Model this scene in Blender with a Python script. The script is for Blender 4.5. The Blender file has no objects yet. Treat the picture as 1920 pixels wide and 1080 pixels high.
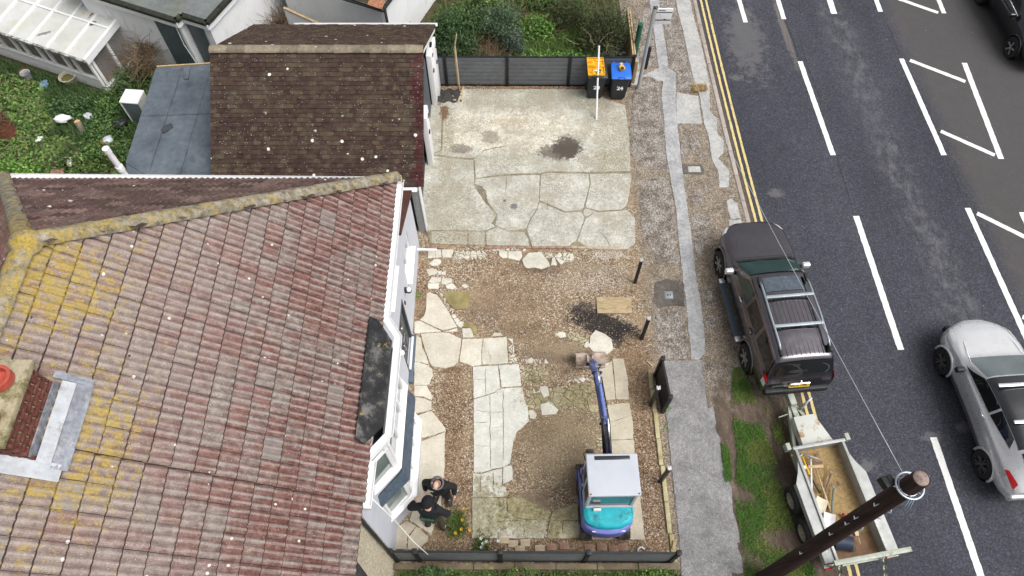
import bpy, bmesh, math, random
import numpy as np
from mathutils import Vector, Matrix, Euler
random.seed(7); rng = np.random.default_rng(7)
S = bpy.context.scene
COL = S.collection
R = math.radians
# ------------------------------------------------------------------ camera
CAM_H = 16.5; CAM_P = R(60.4); CAM_F = 1338.0
cd = bpy.data.cameras.new('camera'); cam = bpy.data.objects.new('camera', cd); COL.objects.link(cam)
cam.location = (0, 0, CAM_H); cam.rotation_euler = (R(90) - CAM_P, 0, 0)
cd.sensor_width = 36.0; cd.lens = CAM_F / 1920 * 36.0; cd.clip_start = 0.1; cd.clip_end = 2000
S.camera = cam
S.render.resolution_x = 1024; S.render.resolution_y = 576
# ------------------------------------------------------------------ overcast sky, weak broad sun
SUN_EL = R(58); SUN_AZ = R(112)          # azimuth clockwise from +Y
w = bpy.data.worlds.new('World'); S.world = w; w.use_nodes = True
nt = w.node_tree; nt.nodes.clear()
out = nt.nodes.new('ShaderNodeOutputWorld'); bg = nt.nodes.new('ShaderNodeBackground')
sky = nt.nodes.new('ShaderNodeTexSky'); sky.sky_type = 'NISHITA'; sky.sun_disc = False
sky.sun_elevation = SUN_EL; sky.sun_rotation = SUN_AZ
sky.air_density = 1.0; sky.dust_density = 6.0; sky.ozone_density = 1.0
hs = nt.nodes.new('ShaderNodeHueSaturation'); hs.inputs['Saturation'].default_value = 0.16
nt.links.new(sky.outputs[0], hs.inputs['Color']); nt.links.new(hs.outputs[0], bg.inputs['Color'])
nt.links.new(bg.outputs[0], out.inputs['Surface']); bg.inputs['Strength'].default_value = 0.13
sl = bpy.data.lights.new('sun', 'SUN'); sl.energy = 1.5; sl.angle = R(40); sl.color = (1.0, 0.97, 0.93)
so = bpy.data.objects.new('sun', sl); COL.objects.link(so)
sd = Vector((math.sin(SUN_AZ) * math.cos(SUN_EL), math.cos(SUN_AZ) * math.cos(SUN_EL), math.sin(SUN_EL)))
so.rotation_euler = sd.to_track_quat('Z', 'Y').to_euler(); so.location = (-10, 0, 30)
vs = S.view_settings; vs.view_transform = 'Standard'; vs.look = 'None'; vs.exposure = 0.30; vs.gamma = 1.0
vs.use_curve_mapping = False

# ------------------------------------------------------------------ survey: a photograph pixel to a point at a real height z
def G(x, y, z=0.0):
    u = x - 960; v = 540 - y; s, c = math.sin(CAM_P), math.cos(CAM_P)
    d = CAM_F * s - v * c; h = CAM_H - z
    return Vector((u / d * h, (CAM_F * c + v * s) / d * h, z))
def GS(pts, ox=0, oy=0, sc=1.0, z=0.0):           # the same for a list read off an enlargement
    return [G(ox + x / sc, oy + y / sc, z) for x, y in pts]
RA = R(2.96); RD = Vector((-math.sin(RA), math.cos(RA), 0)); RN = Vector((math.cos(RA), math.sin(RA), 0))
def RP(t, s, z=0.0):                               # road frame: t across from the kerb side, s along
    p = RN * t + RD * s; return Vector((p.x, p.y, z))

# ------------------------------------------------------------------ node helpers
class NM:
    def __init__(s, name, rough=0.8, spec=0.3, metal=0.0):
        s.m = bpy.data.materials.new(name); s.m.use_nodes = True; s.t = s.m.node_tree
        s.b = s.t.nodes['Principled BSDF']
        s.b.inputs['Roughness'].default_value = rough; s.b.inputs['Specular IOR Level'].default_value = spec
        s.b.inputs['Metallic'].default_value = metal; s._g = None; s._tc = None
    def n(s, k): return s.t.nodes.new(k)
    def l(s, a, b): s.t.links.new(a, b)
    def put(s, inp, v):
        if hasattr(v, 'is_linked') or isinstance(v, bpy.types.NodeSocket): s.l(v, inp)
        elif isinstance(v, (tuple, list)): inp.default_value = tuple(v) + ((1,) if len(v) == 3 and len(inp.default_value) == 4 else ())
        else: inp.default_value = v
    def pos(s):
        if not s._g: s._g = s.n('ShaderNodeNewGeometry')
        return s._g.outputs['Position']
    def obj(s):
        if not s._tc: s._tc = s.n('ShaderNodeTexCoord')
        return s._tc.outputs['Object']
    def map(s, v, scale=(1, 1, 1), rot=(0, 0, 0), loc=(0, 0, 0)):
        n = s.n('ShaderNodeMapping'); s.l(v, n.inputs['Vector'])
        n.inputs['Scale'].default_value = scale; n.inputs['Rotation'].default_value = rot; n.inputs['Location'].default_value = loc
        return n.outputs[0]
    def noise(s, scale, detail=4, rough=0.6, vec=None, dist=0.0, col=False):
        n = s.n('ShaderNodeTexNoise'); n.inputs['Scale'].default_value = scale; n.inputs['Detail'].default_value = detail
        n.inputs['Roughness'].default_value = rough; n.inputs['Distortion'].default_value = dist
        s.l(vec or s.pos(), n.inputs['Vector']); return n.outputs['Color' if col else 'Fac']
    def vor(s, scale, feat='F1', out='Distance', vec=None, rnd=1.0):
        n = s.n('ShaderNodeTexVoronoi'); n.feature = feat; n.inputs['Scale'].default_value = scale
        n.inputs['Randomness'].default_value = rnd; s.l(vec or s.pos(), n.inputs['Vector']); return n.outputs[out]
    def ramp(s, fac, stops, interp='LINEAR'):
        n = s.n('ShaderNodeValToRGB'); n.color_ramp.interpolation = interp; e = n.color_ramp.elements
        while len(e) < len(stops): e.new(0.5)
        for k, (p, c) in zip(e, stops):
            k.position = p; k.color = (c, c, c, 1) if isinstance(c, (int, float)) else tuple(c) + (1,)
        s.put(n.inputs['Fac'], fac); return n.outputs['Color']
    def mix(s, fac, a, b, mode='MIX'):
        n = s.n('ShaderNodeMix'); n.data_type = 'RGBA'; n.blend_type = mode
        s.put(n.inputs[0], fac); s.put(n.inputs[6], a); s.put(n.inputs[7], b); return n.outputs[2]
    def math(s, op, a, b=0.0, clamp=False):
        n = s.n('ShaderNodeMath'); n.operation = op; n.use_clamp = clamp
        s.put(n.inputs[0], a); s.put(n.inputs[1], b); return n.outputs[0]
    def sep(s, v):
        n = s.n('ShaderNodeSeparateXYZ'); s.l(v, n.inputs[0]); return n.outputs
    def attr(s, name, out='Color'):
        n = s.n('ShaderNodeAttribute'); n.attribute_name = name; return n.outputs[out]
    def rnd(s):
        return s.n('ShaderNodeObjectInfo').outputs['Random']
    def sm(s, v, a, b):                                     # smoothstep a..b -> 0..1
        n = s.n('ShaderNodeMapRange'); n.interpolation_type = 'SMOOTHSTEP'
        s.put(n.inputs['Value'], v); n.inputs['From Min'].default_value = a; n.inputs['From Max'].default_value = b
        return n.outputs[0]
    def blob(s, c, rx, ry, ang=0.0, edge=0.55, ns=3.0, amp=0.9):   # stain of its own shape at a place on the ground
        p = s.map(s.pos(), loc=(0, 0, 0)); q = s.n('ShaderNodeVectorMath'); q.operation = 'SUBTRACT'
        s.l(p, q.inputs[0]); q.inputs[1].default_value = (c[0], c[1], 0)
        m = s.map(q.outputs[0], scale=(1 / rx, 1 / ry, 0), rot=(0, 0, 0))
        if ang:
            r = s.n('ShaderNodeVectorRotate'); r.rotation_type = 'Z_AXIS'; r.inputs['Angle'].default_value = -ang
            s.l(q.outputs[0], r.inputs['Vector']); m = s.map(r.outputs[0], scale=(1 / rx, 1 / ry, 0))
        L = s.n('ShaderNodeVectorMath'); L.operation = 'LENGTH'; s.l(m, L.inputs[0])
        nz = s.math('MULTIPLY', s.math('SUBTRACT', s.noise(ns * 1.3, 9, 0.8), 0.5), amp * 3.6)
        nz = s.math('ADD', nz, s.math('MULTIPLY', s.math('SUBTRACT', s.noise(24, 5, 0.8), 0.5), 1.3 * amp))
        return s.sm(s.math('ADD', L.outputs['Value'], nz), 1.0 + edge * 0.45, 1.0 - edge * 0.45)
    def base(s, c): s.put(s.b.inputs['Base Color'], c); return s
    def rough(s, v): s.put(s.b.inputs['Roughness'], v); return s
    def bump(s, h, strength=0.5, dist=0.01):
        n = s.n('ShaderNodeBump'); n.inputs['Strength'].default_value = strength; n.inputs['Distance'].default_value = dist
        s.l(h, n.inputs['Height']); s.l(n.outputs[0], s.b.inputs['Normal']); return s

MATS = {}
def simple(name, col, rough=0.6, metal=0.0, spec=0.4, var=0.12, ns=6.0, dirt=None, dirtamt=0.0, bump=0.0, coat=0.0):
    if name in MATS: return MATS[name]
    k = NM(name, rough, spec, metal)
    f = k.noise(ns, 5, 0.65, vec=k.obj())
    lo = tuple(max(0, c * (1 - var)) for c in col); hi = tuple(min(1, c * (1 + var)) for c in col)
    c = k.ramp(f, [(0.3, lo), (0.7, hi)])
    if dirt:
        d = k.sm(k.noise(ns * 0.6, 6, 0.7, vec=k.map(k.obj(), loc=(3, 7, 1))), 0.75 - 0.35 * dirtamt, 0.85 - 0.25 * dirtamt)
        c = k.mix(k.math('MULTIPLY', d, 0.8), c, dirt)
    k.base(c)
    k.rough(k.ramp(k.noise(ns * 2.3, 4, 0.6, vec=k.obj()), [(0.3, max(0.02, rough - 0.08)), (0.7, min(1, rough + 0.08))]))
    if bump: k.bump(k.noise(ns * 9, 4, 0.7, vec=k.obj()), bump, 0.004)
    if coat: k.b.inputs['Coat Weight'].default_value = coat; k.b.inputs['Coat Roughness'].default_value = 0.05
    MATS[name] = k.m; return k.m
def glassy(name, col, rough=0.04, alpha=None):
    if name in MATS: return MATS[name]
    k = NM(name, rough, 0.6); k.base(k.ramp(k.noise(2.2, 3, 0.5, vec=k.obj()), [(0.3, tuple(c * 0.75 for c in col)), (0.7, col)]))
    if alpha is not None: k.b.inputs['Alpha'].default_value = alpha
    MATS[name] = k.m; return k.m
def vcol(name, rough=0.8, spec=0.2, nz=0.15, ns=30, bump=0.0, trans=0.0):
    if name in MATS: return MATS[name]
    k = NM(name, rough, spec)
    c = k.mix(1.0, k.attr('Col'), k.ramp(k.noise(ns, 4, 0.6), [(0.25, 1 - nz * 2), (0.75, 1 + nz)]), 'MULTIPLY')
    k.base(c)
    if bump: k.bump(k.noise(ns * 3, 4, 0.7), bump, 0.004)
    if trans:
        k.b.inputs['Subsurface Weight'].default_value = 0.0
    MATS[name] = k.m; return k.m

# ------------------------------------------------------------------ mesh helpers
class MB:
    def __init__(s): s.v = []; s.f = []; s.c = []; s.mi = []
    def add(s, vs, fs, col=None, mi=0):
        o = len(s.v); s.v += [tuple(p) for p in vs]
        for f in fs:
            s.f.append([i + o for i in f]); s.c.append(col or (1, 1, 1)); s.mi.append(mi)
        return s
    def box(s, c, d, rot=None, col=None, mi=0, taper=1.0):
        x, y, z = d[0] / 2, d[1] / 2, d[2] / 2
        P = [Vector((a * x * (taper if k > 0 else 1), b * y * (taper if k > 0 else 1), k * z)) for k in (-1, 1) for a, b in ((-1, -1), (1, -1), (1, 1), (-1, 1))]
        if rot is not None:
            M = rot if isinstance(rot, Matrix) else Euler(rot).to_matrix(); P = [M @ p for p in P]
        P = [p + Vector(c) for p in P]
        return s.add(P, [(3, 2, 1, 0), (4, 5, 6, 7), (0, 1, 5, 4), (1, 2, 6, 5), (2, 3, 7, 6), (3, 0, 4, 7)], col, mi)
    def beam(s, a, b, wd, h, up=(0, 0, 1), col=None, mi=0, w2=None, h2=None):
        a, b = Vector(a), Vector(b); d = (b - a).normalized(); u = Vector(up)
        x = d.cross(u); x = x.normalized() if x.length > 1e-5 else Vector((1, 0, 0)); u = x.cross(d).normalized()
        w2 = w2 or wd; h2 = h2 or h
        P = [a - x * wd / 2 - u * h / 2, a + x * wd / 2 - u * h / 2, a + x * wd / 2 + u * h / 2, a - x * wd / 2 + u * h / 2,
             b - x * w2 / 2 - u * h2 / 2, b + x * w2 / 2 - u * h2 / 2, b + x * w2 / 2 + u * h2 / 2, b - x * w2 / 2 + u * h2 / 2]
        return s.add(P, [(0, 1, 2, 3), (7, 6, 5, 4), (4, 5, 1, 0), (5, 6, 2, 1), (6, 7, 3, 2), (7, 4, 0, 3)], col, mi)
    def tube(s, pts, r, n=8, cap=True, col=None, mi=0):
        pts = [Vector(p) for p in pts]; rs = r if isinstance(r, (list, tuple)) else [r] * len(pts)
        V = []; u = None
        for i, p in enumerate(pts):
            d = (pts[min(i + 1, len(pts) - 1)] - pts[max(i - 1, 0)]).normalized()
            if u is None: u = d.cross(Vector((0, 0, 1))) if abs(d.z) < 0.95 else d.cross(Vector((1, 0, 0)))
            u = (u - d * u.dot(d)).normalized(); v = d.cross(u)
            V += [p + (u * math.cos(2 * math.pi * k / n) + v * math.sin(2 * math.pi * k / n)) * rs[i] for k in range(n)]
        F = []
        for i in range(len(pts) - 1):
            for k in range(n):
                a = i * n + k; b = i * n + (k + 1) % n; F.append((a, b, b + n, a + n))
        if cap: F += [tuple(range(n))[::-1], tuple(range((len(pts) - 1) * n, len(pts) * n))]
        return s.add(V, F, col, mi)
    def lathe(s, prof, c=(0, 0, 0), n=20, axis='z', col=None, mi=0):
        V = []
        for r, h in prof:
            for k in range(n):
                a = 2 * math.pi * k / n; p = (r * math.cos(a), r * math.sin(a), h)
                if axis == 'x': p = (h, p[0], p[1])
                elif axis == 'y': p = (p[1], h, p[0])
                V.append(Vector(p) + Vector(c))
        F = [(i * n + k, i * n + (k + 1) % n, (i + 1) * n + (k + 1) % n, (i + 1) * n + k) for i in range(len(prof) - 1) for k in range(n)]
        return s.add(V, F, col, mi)
    def prism(s, poly, z0, z1, M=None, col=None, mi=0):    # poly in xy, extruded z0..z1
        n = len(poly); V = [Vector((p[0], p[1], z0)) for p in poly] + [Vector((p[0], p[1], z1)) for p in poly]
        if M is not None: V = [M @ v for v in V]
        F = [tuple(range(n))[::-1], tuple(range(n, 2 * n))] + [(i, (i + 1) % n, n + (i + 1) % n, n + i) for i in range(n)]
        return s.add(V, F, col, mi)
    def grid(s, P, col=None, mi=0, close=False):          # P[i][j]
        n = len(P[0]); V = [q for r in P for q in r]
        F = [(i * n + j, i * n + j + 1, (i + 1) * n + j + 1, (i + 1) * n + j) for i in range(len(P) - 1) for j in range(n - 1)]
        if close: F += [(i * n + n - 1, i * n, (i + 1) * n, (i + 1) * n + n - 1) for i in range(len(P) - 1)]
        return s.add(V, F, col, mi)
    def mesh(s, name, mats, smooth=False, merge=False, bevel=0.0, seg=2, auto=None):
        me = bpy.data.meshes.new(name); me.from_pydata(s.v, [], s.f)
        for m in (mats if isinstance(mats, (list, tuple)) else [mats]): me.materials.append(m)
        if any(s.mi): me.polygons.foreach_set('material_index', s.mi)
        if any(c != (1, 1, 1) for c in s.c):
            ca = me.color_attributes.new('Col', 'FLOAT_COLOR', 'CORNER'); arr = []
            for f, c in zip(s.f, s.c): arr += [c[0], c[1], c[2], 1.0] * len(f)
            ca.data.foreach_set('color', arr)
        bm = bmesh.new(); bm.from_mesh(me)
        if merge or bevel: bmesh.ops.remove_doubles(bm, verts=bm.verts, dist=1e-5)
        bmesh.ops.recalc_face_normals(bm, faces=bm.faces)
        if bevel:
            es = [e for e in bm.edges if len(e.link_faces) == 2 and e.calc_face_angle(0) > R(25)]
            bmesh.ops.bevel(bm, geom=es, offset=bevel, segments=seg, affect='EDGES', profile=0.6, clamp_overlap=True)
        for f in bm.faces: f.smooth = bool(smooth or bevel)
        if auto or bevel:
            for e in bm.edges:
                if len(e.link_faces) == 2 and e.calc_face_angle(0) > R(auto or 40): e.smooth = False
        bm.to_mesh(me); bm.free(); me.update(); return me
    def obj(s, name, mats, parent=None, smooth=False, **k):
        return link(name, s.mesh(name, mats, smooth, **k), parent)
def link(name, me, parent=None, loc=None, rot=None):
    o = bpy.data.objects.new(name, me); COL.objects.link(o)
    if parent is not None: o.parent = parent
    if loc is not None: o.location = loc
    if rot is not None: o.rotation_euler = rot
    return o
def tag(o, label, cat, group=None):
    o['label'] = label; o['category'] = cat
    if group: o['group'] = group
    return o
def thing(name, label, cat, loc=(0, 0, 0), rz=0.0, group=None):
    o = link(name, None, None, loc, (0, 0, rz)); o.empty_display_size = 0.3
    return tag(o, label, cat, group)
def struct(o): o['kind'] = 'structure'; return o
def stuff(o): o['kind'] = 'stuff'; return o
def npmesh(name, V, F, mat, cols=None, smooth=False, parent=None, link_it=True):   # V (n,3), F (m,k) numpy, cols per face
    me = bpy.data.meshes.new(name); n, m, k = len(V), len(F), F.shape[1]
    me.vertices.add(n); me.vertices.foreach_set('co', np.asarray(V, np.float32).ravel())
    me.loops.add(m * k); me.loops.foreach_set('vertex_index', np.asarray(F, np.int32).ravel())
    me.polygons.add(m); me.polygons.foreach_set('loop_start', np.arange(0, m * k, k, dtype=np.int32))
    me.polygons.foreach_set('loop_total', np.full(m, k, np.int32))
    if smooth: me.polygons.foreach_set('use_smooth', np.ones(m, bool))
    me.update(calc_edges=True)
    if cols is not None:
        ca = me.color_attributes.new('Col', 'FLOAT_COLOR', 'CORNER')
        a = np.ones((m, k, 4), np.float32); a[:, :, :3] = np.asarray(cols)[:, None, :]
        ca.data.foreach_set('color', a.ravel())
    me.materials.append(mat); me.validate()
    return link(name, me, parent) if link_it else me

def jag(poly, step=0.07, amp=0.008, rs=None):             # broken, uneven outline
    rs = rs or random; out = []
    n = len(poly)
    for i in range(n):
        a, b = Vector(poly[i]), Vector(poly[(i + 1) % n]); d = b - a; L = d.length
        k = max(1, int(L / step)); nr = Vector((-d.y, d.x, 0)).normalized() if L > 1e-6 else Vector()
        for j in range(k):
            q = a + d * (j / k)
            out.append(q + nr * rs.uniform(-amp, amp))
    return out
def grow(poly, g):                                          # outline moved outwards by g
    n = len(poly); A = sum(poly[i].x * poly[(i + 1) % n].y - poly[(i + 1) % n].x * poly[i].y for i in range(n)); s = 1 if A > 0 else -1; out = []
    for i in range(n):
        a, b, c = poly[i - 1], poly[i], poly[(i + 1) % n]; d = ((b - a).normalized() + (c - b).normalized()); d = d.normalized() if d.length > 1e-6 else (c - b).normalized()
        out.append(b + Vector((d.y, -d.x, 0)) * g * s)
    return out
def slab(name, poly, z0, z1, mat, parent, amp=0.008, step=0.07, tilt=0.0, cham=0.006):
    p = jag(poly, step, amp); n = len(p)
    cx = sum(q.x for q in p) / n; cy = sum(q.y for q in p) / n
    tx, ty = random.uniform(-tilt, tilt), random.uniform(-tilt, tilt)
    def top(q, s): 
        x = cx + (q.x - cx) * s; y = cy + (q.y - cy) * s
        return x, y
    r = max(0.05, math.sqrt(sum((q.x - cx) ** 2 + (q.y - cy) ** 2 for q in p) / n)); sc = 1 - cham / r
    V = [(q.x, q.y, z0) for q in p] + [(q.x, q.y, z1 - cham + (q.x - cx) * tx + (q.y - cy) * ty) for q in p]
    V += [(*top(q, sc), z1 + (q.x - cx) * tx + (q.y - cy) * ty) for q in p]
    F = [(i, (i + 1) % n, n + (i + 1) % n, n + i) for i in range(n)] + [(n + i, n + (i + 1) % n, 2 * n + (i + 1) % n, 2 * n + i) for i in range(n)]
    F.append(tuple(range(2 * n, 3 * n)))
    m = MB(); m.add(V, F); return m.obj(name, mat, parent)
def pip(x, y, poly):
    c = False; n = len(poly)
    for i in range(n):
        a, b = poly[i], poly[(i + 1) % n]
        if (a[1] > y) != (b[1] > y) and x < (b[0] - a[0]) * (y - a[1]) / (b[1] - a[1]) + a[0]: c = not c
    return c
def pip_np(X, Y, poly):
    c = np.zeros(X.shape, bool); n = len(poly)
    for i in range(n):
        a, b = poly[i], poly[(i + 1) % n]
        if a[1] == b[1]: continue
        c ^= ((a[1] > Y) != (b[1] > Y)) & (X < (b[0] - a[0]) * (Y - a[1]) / (b[1] - a[1]) + a[0])
    return c
def vcells(poly, n, gap=0.012, seed=1, relax=1):           # broken paving: cells of scattered points inside an outline
    rs = random.Random(seed); xs = [p[0] for p in poly]; ys = [p[1] for p in poly]; P = []
    tries = 0
    while len(P) < n and tries < 20000:
        tries += 1; x, y = rs.uniform(min(xs), max(xs)), rs.uniform(min(ys), max(ys))
        if pip(x, y, poly): P.append((x, y))
    cells = []
    R0 = max(max(xs) - min(xs), max(ys) - min(ys))
    for i, (px, py) in enumerate(P):
        c = [(px - R0, py - R0), (px + R0, py - R0), (px + R0, py + R0), (px - R0, py + R0)]
        for j, (qx, qy) in enumerate(P):
            if i == j: continue
            mx, my = (px + qx) / 2, (py + qy) / 2; dx, dy = qx - px, qy - py; L = math.hypot(dx, dy)
            if L < 1e-6: continue
            dx /= L; dy /= L; off = mx * dx + my * dy - gap / 2; nc = []
            for k in range(len(c)):
                a, b = c[k], c[(k + 1) % len(c)]; da = a[0] * dx + a[1] * dy - off; db = b[0] * dx + b[1] * dy - off
                if da <= 0: nc.append(a)
                if da * db < 0: t = da / (da - db); nc.append((a[0] + (b[0] - a[0]) * t, a[1] + (b[1] - a[1]) * t))
            c = nc
            if len(c) < 3: break
        if len(c) < 3: continue
        m = R0
        cc = []
        for a in c:                                        # keep inside the outline
            if pip(a[0], a[1], poly): cc.append(a)
            else:
                t0, t1 = 0.0, 1.0
                for _ in range(10):
                    t = (t0 + t1) / 2
                    if pip(px + (a[0] - px) * t, py + (a[1] - py) * t, poly): t0 = t
                    else: t1 = t
                cc.append((px + (a[0] - px) * t0, py + (a[1] - py) * t0))
        A = abs(sum(cc[k][0] * cc[(k + 1) % len(cc)][1] - cc[(k + 1) % len(cc)][0] * cc[k][1] for k in range(len(cc)))) / 2
        if A > 0.0006: cells.append([Vector((a[0], a[1], 0)) for a in cc])
    return cells
# ================================================================== GROUND MATERIALS
def m_terrain():
    k = NM('terrain_soil', 0.95, 0.1)
    c = k.ramp(k.noise(1.3, 6, 0.7), [(0.3, (0.05, 0.06, 0.02)), (0.5, (0.09, 0.075, 0.045)), (0.7, (0.05, 0.08, 0.025))])
    return k.base(c).bump(k.noise(9, 6, 0.7), 0.8, 0.03).m
def gravel_nodes(k, dark=1.0):
    cellc = k.vor(40, out='Color'); cell = k.sep(cellc)
    stone = k.ramp(cell[0], [(0.0, (0.10, 0.065, 0.040)), (0.3, (0.205, 0.145, 0.095)), (0.62, (0.335, 0.25, 0.17)), (0.88, (0.48, 0.40, 0.30)), (1.0, (0.72, 0.66, 0.58))])
    fine = k.ramp(k.noise(24, 6, 0.85), [(0.30, 0.42), (0.5, 1.0), (0.72, 1.6)])
    c = k.mix(1.0, stone, fine, 'MULTIPLY')
    big = k.noise(0.75, 6, 0.62); med = k.noise(3.2, 5, 0.65)
    c = k.mix(k.sm(big, 0.40, 0.66), c, k.mix(0.6, c, (0.33, 0.24, 0.145)))
    c = k.mix(k.math('MULTIPLY', k.sm(med, 0.52, 0.70), 0.55), c, (0.10, 0.066, 0.042))
    return c
def m_soil():
    k = NM('forecourt_soil', 0.95, 0.12); c = gravel_nodes(k)
    mulch = k.mix(1.0, c, (0.80, 0.74, 0.70), 'MULTIPLY')
    for px, rx, ry, an, am in [((1138, 612), 0.95, 0.33, -0.32, 0.95), ((1095, 585), 0.38, 0.3, 0.0, 0.8), ((1170, 640), 0.5, 0.3, -0.6, 0.8)]:
        soot = k.mix(k.sm(k.vor(70, out='Distance'), 0.05, 0.3), (0.09, 0.085, 0.085), (0.026, 0.025, 0.027))
        c = k.mix(k.math('MULTIPLY', k.blob(G(*px), rx, ry, an, 0.4, 4.0, 0.8), am), c, soot)
    for px, rx, ry, am in [((1140, 478), 0.5, 0.12, 0.75), ((1080, 530), 0.75, 0.35, 0.22), ((1150, 520), 0.7, 0.35, 0.25)]:
        sp = k.sm(k.noise(46, 2, 0.5), 0.47, 0.56)
        c = k.mix(k.math('MULTIPLY', k.math('MULTIPLY', k.blob(G(*px), rx, ry, 0, 0.9, 5.0, 1.0), sp), am), c, (0.72, 0.69, 0.64))
    for px, rx, ry, am, cl in [((1050, 662), 0.9, 0.3, 0.7, (0.19, 0.145, 0.105)), ((1085, 800), 0.7, 0.55, 0.35, (0.21, 0.175, 0.11)), ((1050, 845), 0.75, 0.8, 0.62, (0.33, 0.265, 0.165)), ((1000, 800), 0.5, 0.5, 0.4, (0.17, 0.12, 0.075)), ((880, 560), 0.5, 0.25, 0.4, (0.36, 0.28, 0.18)), ((1090, 500), 0.9, 0.2, 0.35, (0.36, 0.30, 0.215)), ((980, 620), 0.6, 0.3, 0.45, (0.13, 0.088, 0.055)),
                               ((1000, 950), 0.55, 0.35, 0.6, (0.17, 0.135, 0.10)), ((1090, 890), 0.4, 0.8, 0.5, (0.16, 0.125, 0.09)), ((960, 560), 0.9, 0.5, 0.3, (0.15, 0.10, 0.065)),
                               ((1010, 500), 0.7, 0.22, 0.55, (0.10, 0.07, 0.05)), ((905, 590), 0.5, 0.35, 0.3, (0.14, 0.11, 0.085)), ((925, 640), 0.9, 0.2, 0.3, (0.38, 0.29, 0.17)), ((1085, 655), 0.9, 0.18, 0.5, (0.36, 0.29, 0.19))]:
        c = k.mix(k.math('MULTIPLY', k.blob(G(*px), rx, ry, 0, 0.8, 2.5, 0.9), am), c, cl)
    for px, rx, ry in [((845, 790), 0.30, 1.7), ((850, 960), 0.45, 1.0), ((1215, 880), 0.36, 2.4), ((1190, 690), 0.45, 0.9), ((1080, 1025), 3.0, 0.20), ((790, 545), 0.17, 0.9), ((835, 210), 0.22, 0.9), ((1085, 163), 3.2, 0.22)]:
        c = k.mix(k.blob(G(*px), rx, ry, 0, 0.5, 3.0, 0.6), c, mulch)
    x = k.sep(k.pos())
    foot = k.sm(k.math('ADD', x[0], k.math('MULTIPLY', k.noise(2.5, 4, 0.6), 0.5)), 3.55, 4.0)   # stonier grit of the footway
    grit = k.mix(0.72, c, k.mix(1.0, k.ramp(k.sep(k.vor(45, out='Color'))[1], [(0.0, (0.095, 0.078, 0.062)), (0.5, (0.25, 0.215, 0.175)), (1.0, (0.48, 0.43, 0.37))]), k.ramp(k.noise(3, 7, 0.75), [(0.36, 0.5), (0.5, 0.9), (0.64, 1.25)]), 'MULTIPLY'))
    c = k.mix(foot, c, grit)
    k.base(c)
    return k.bump(k.math('ADD', k.vor(62), k.math('MULTIPLY', k.noise(4, 6, 0.7), 2.2)), 0.9, 0.014).m
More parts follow.
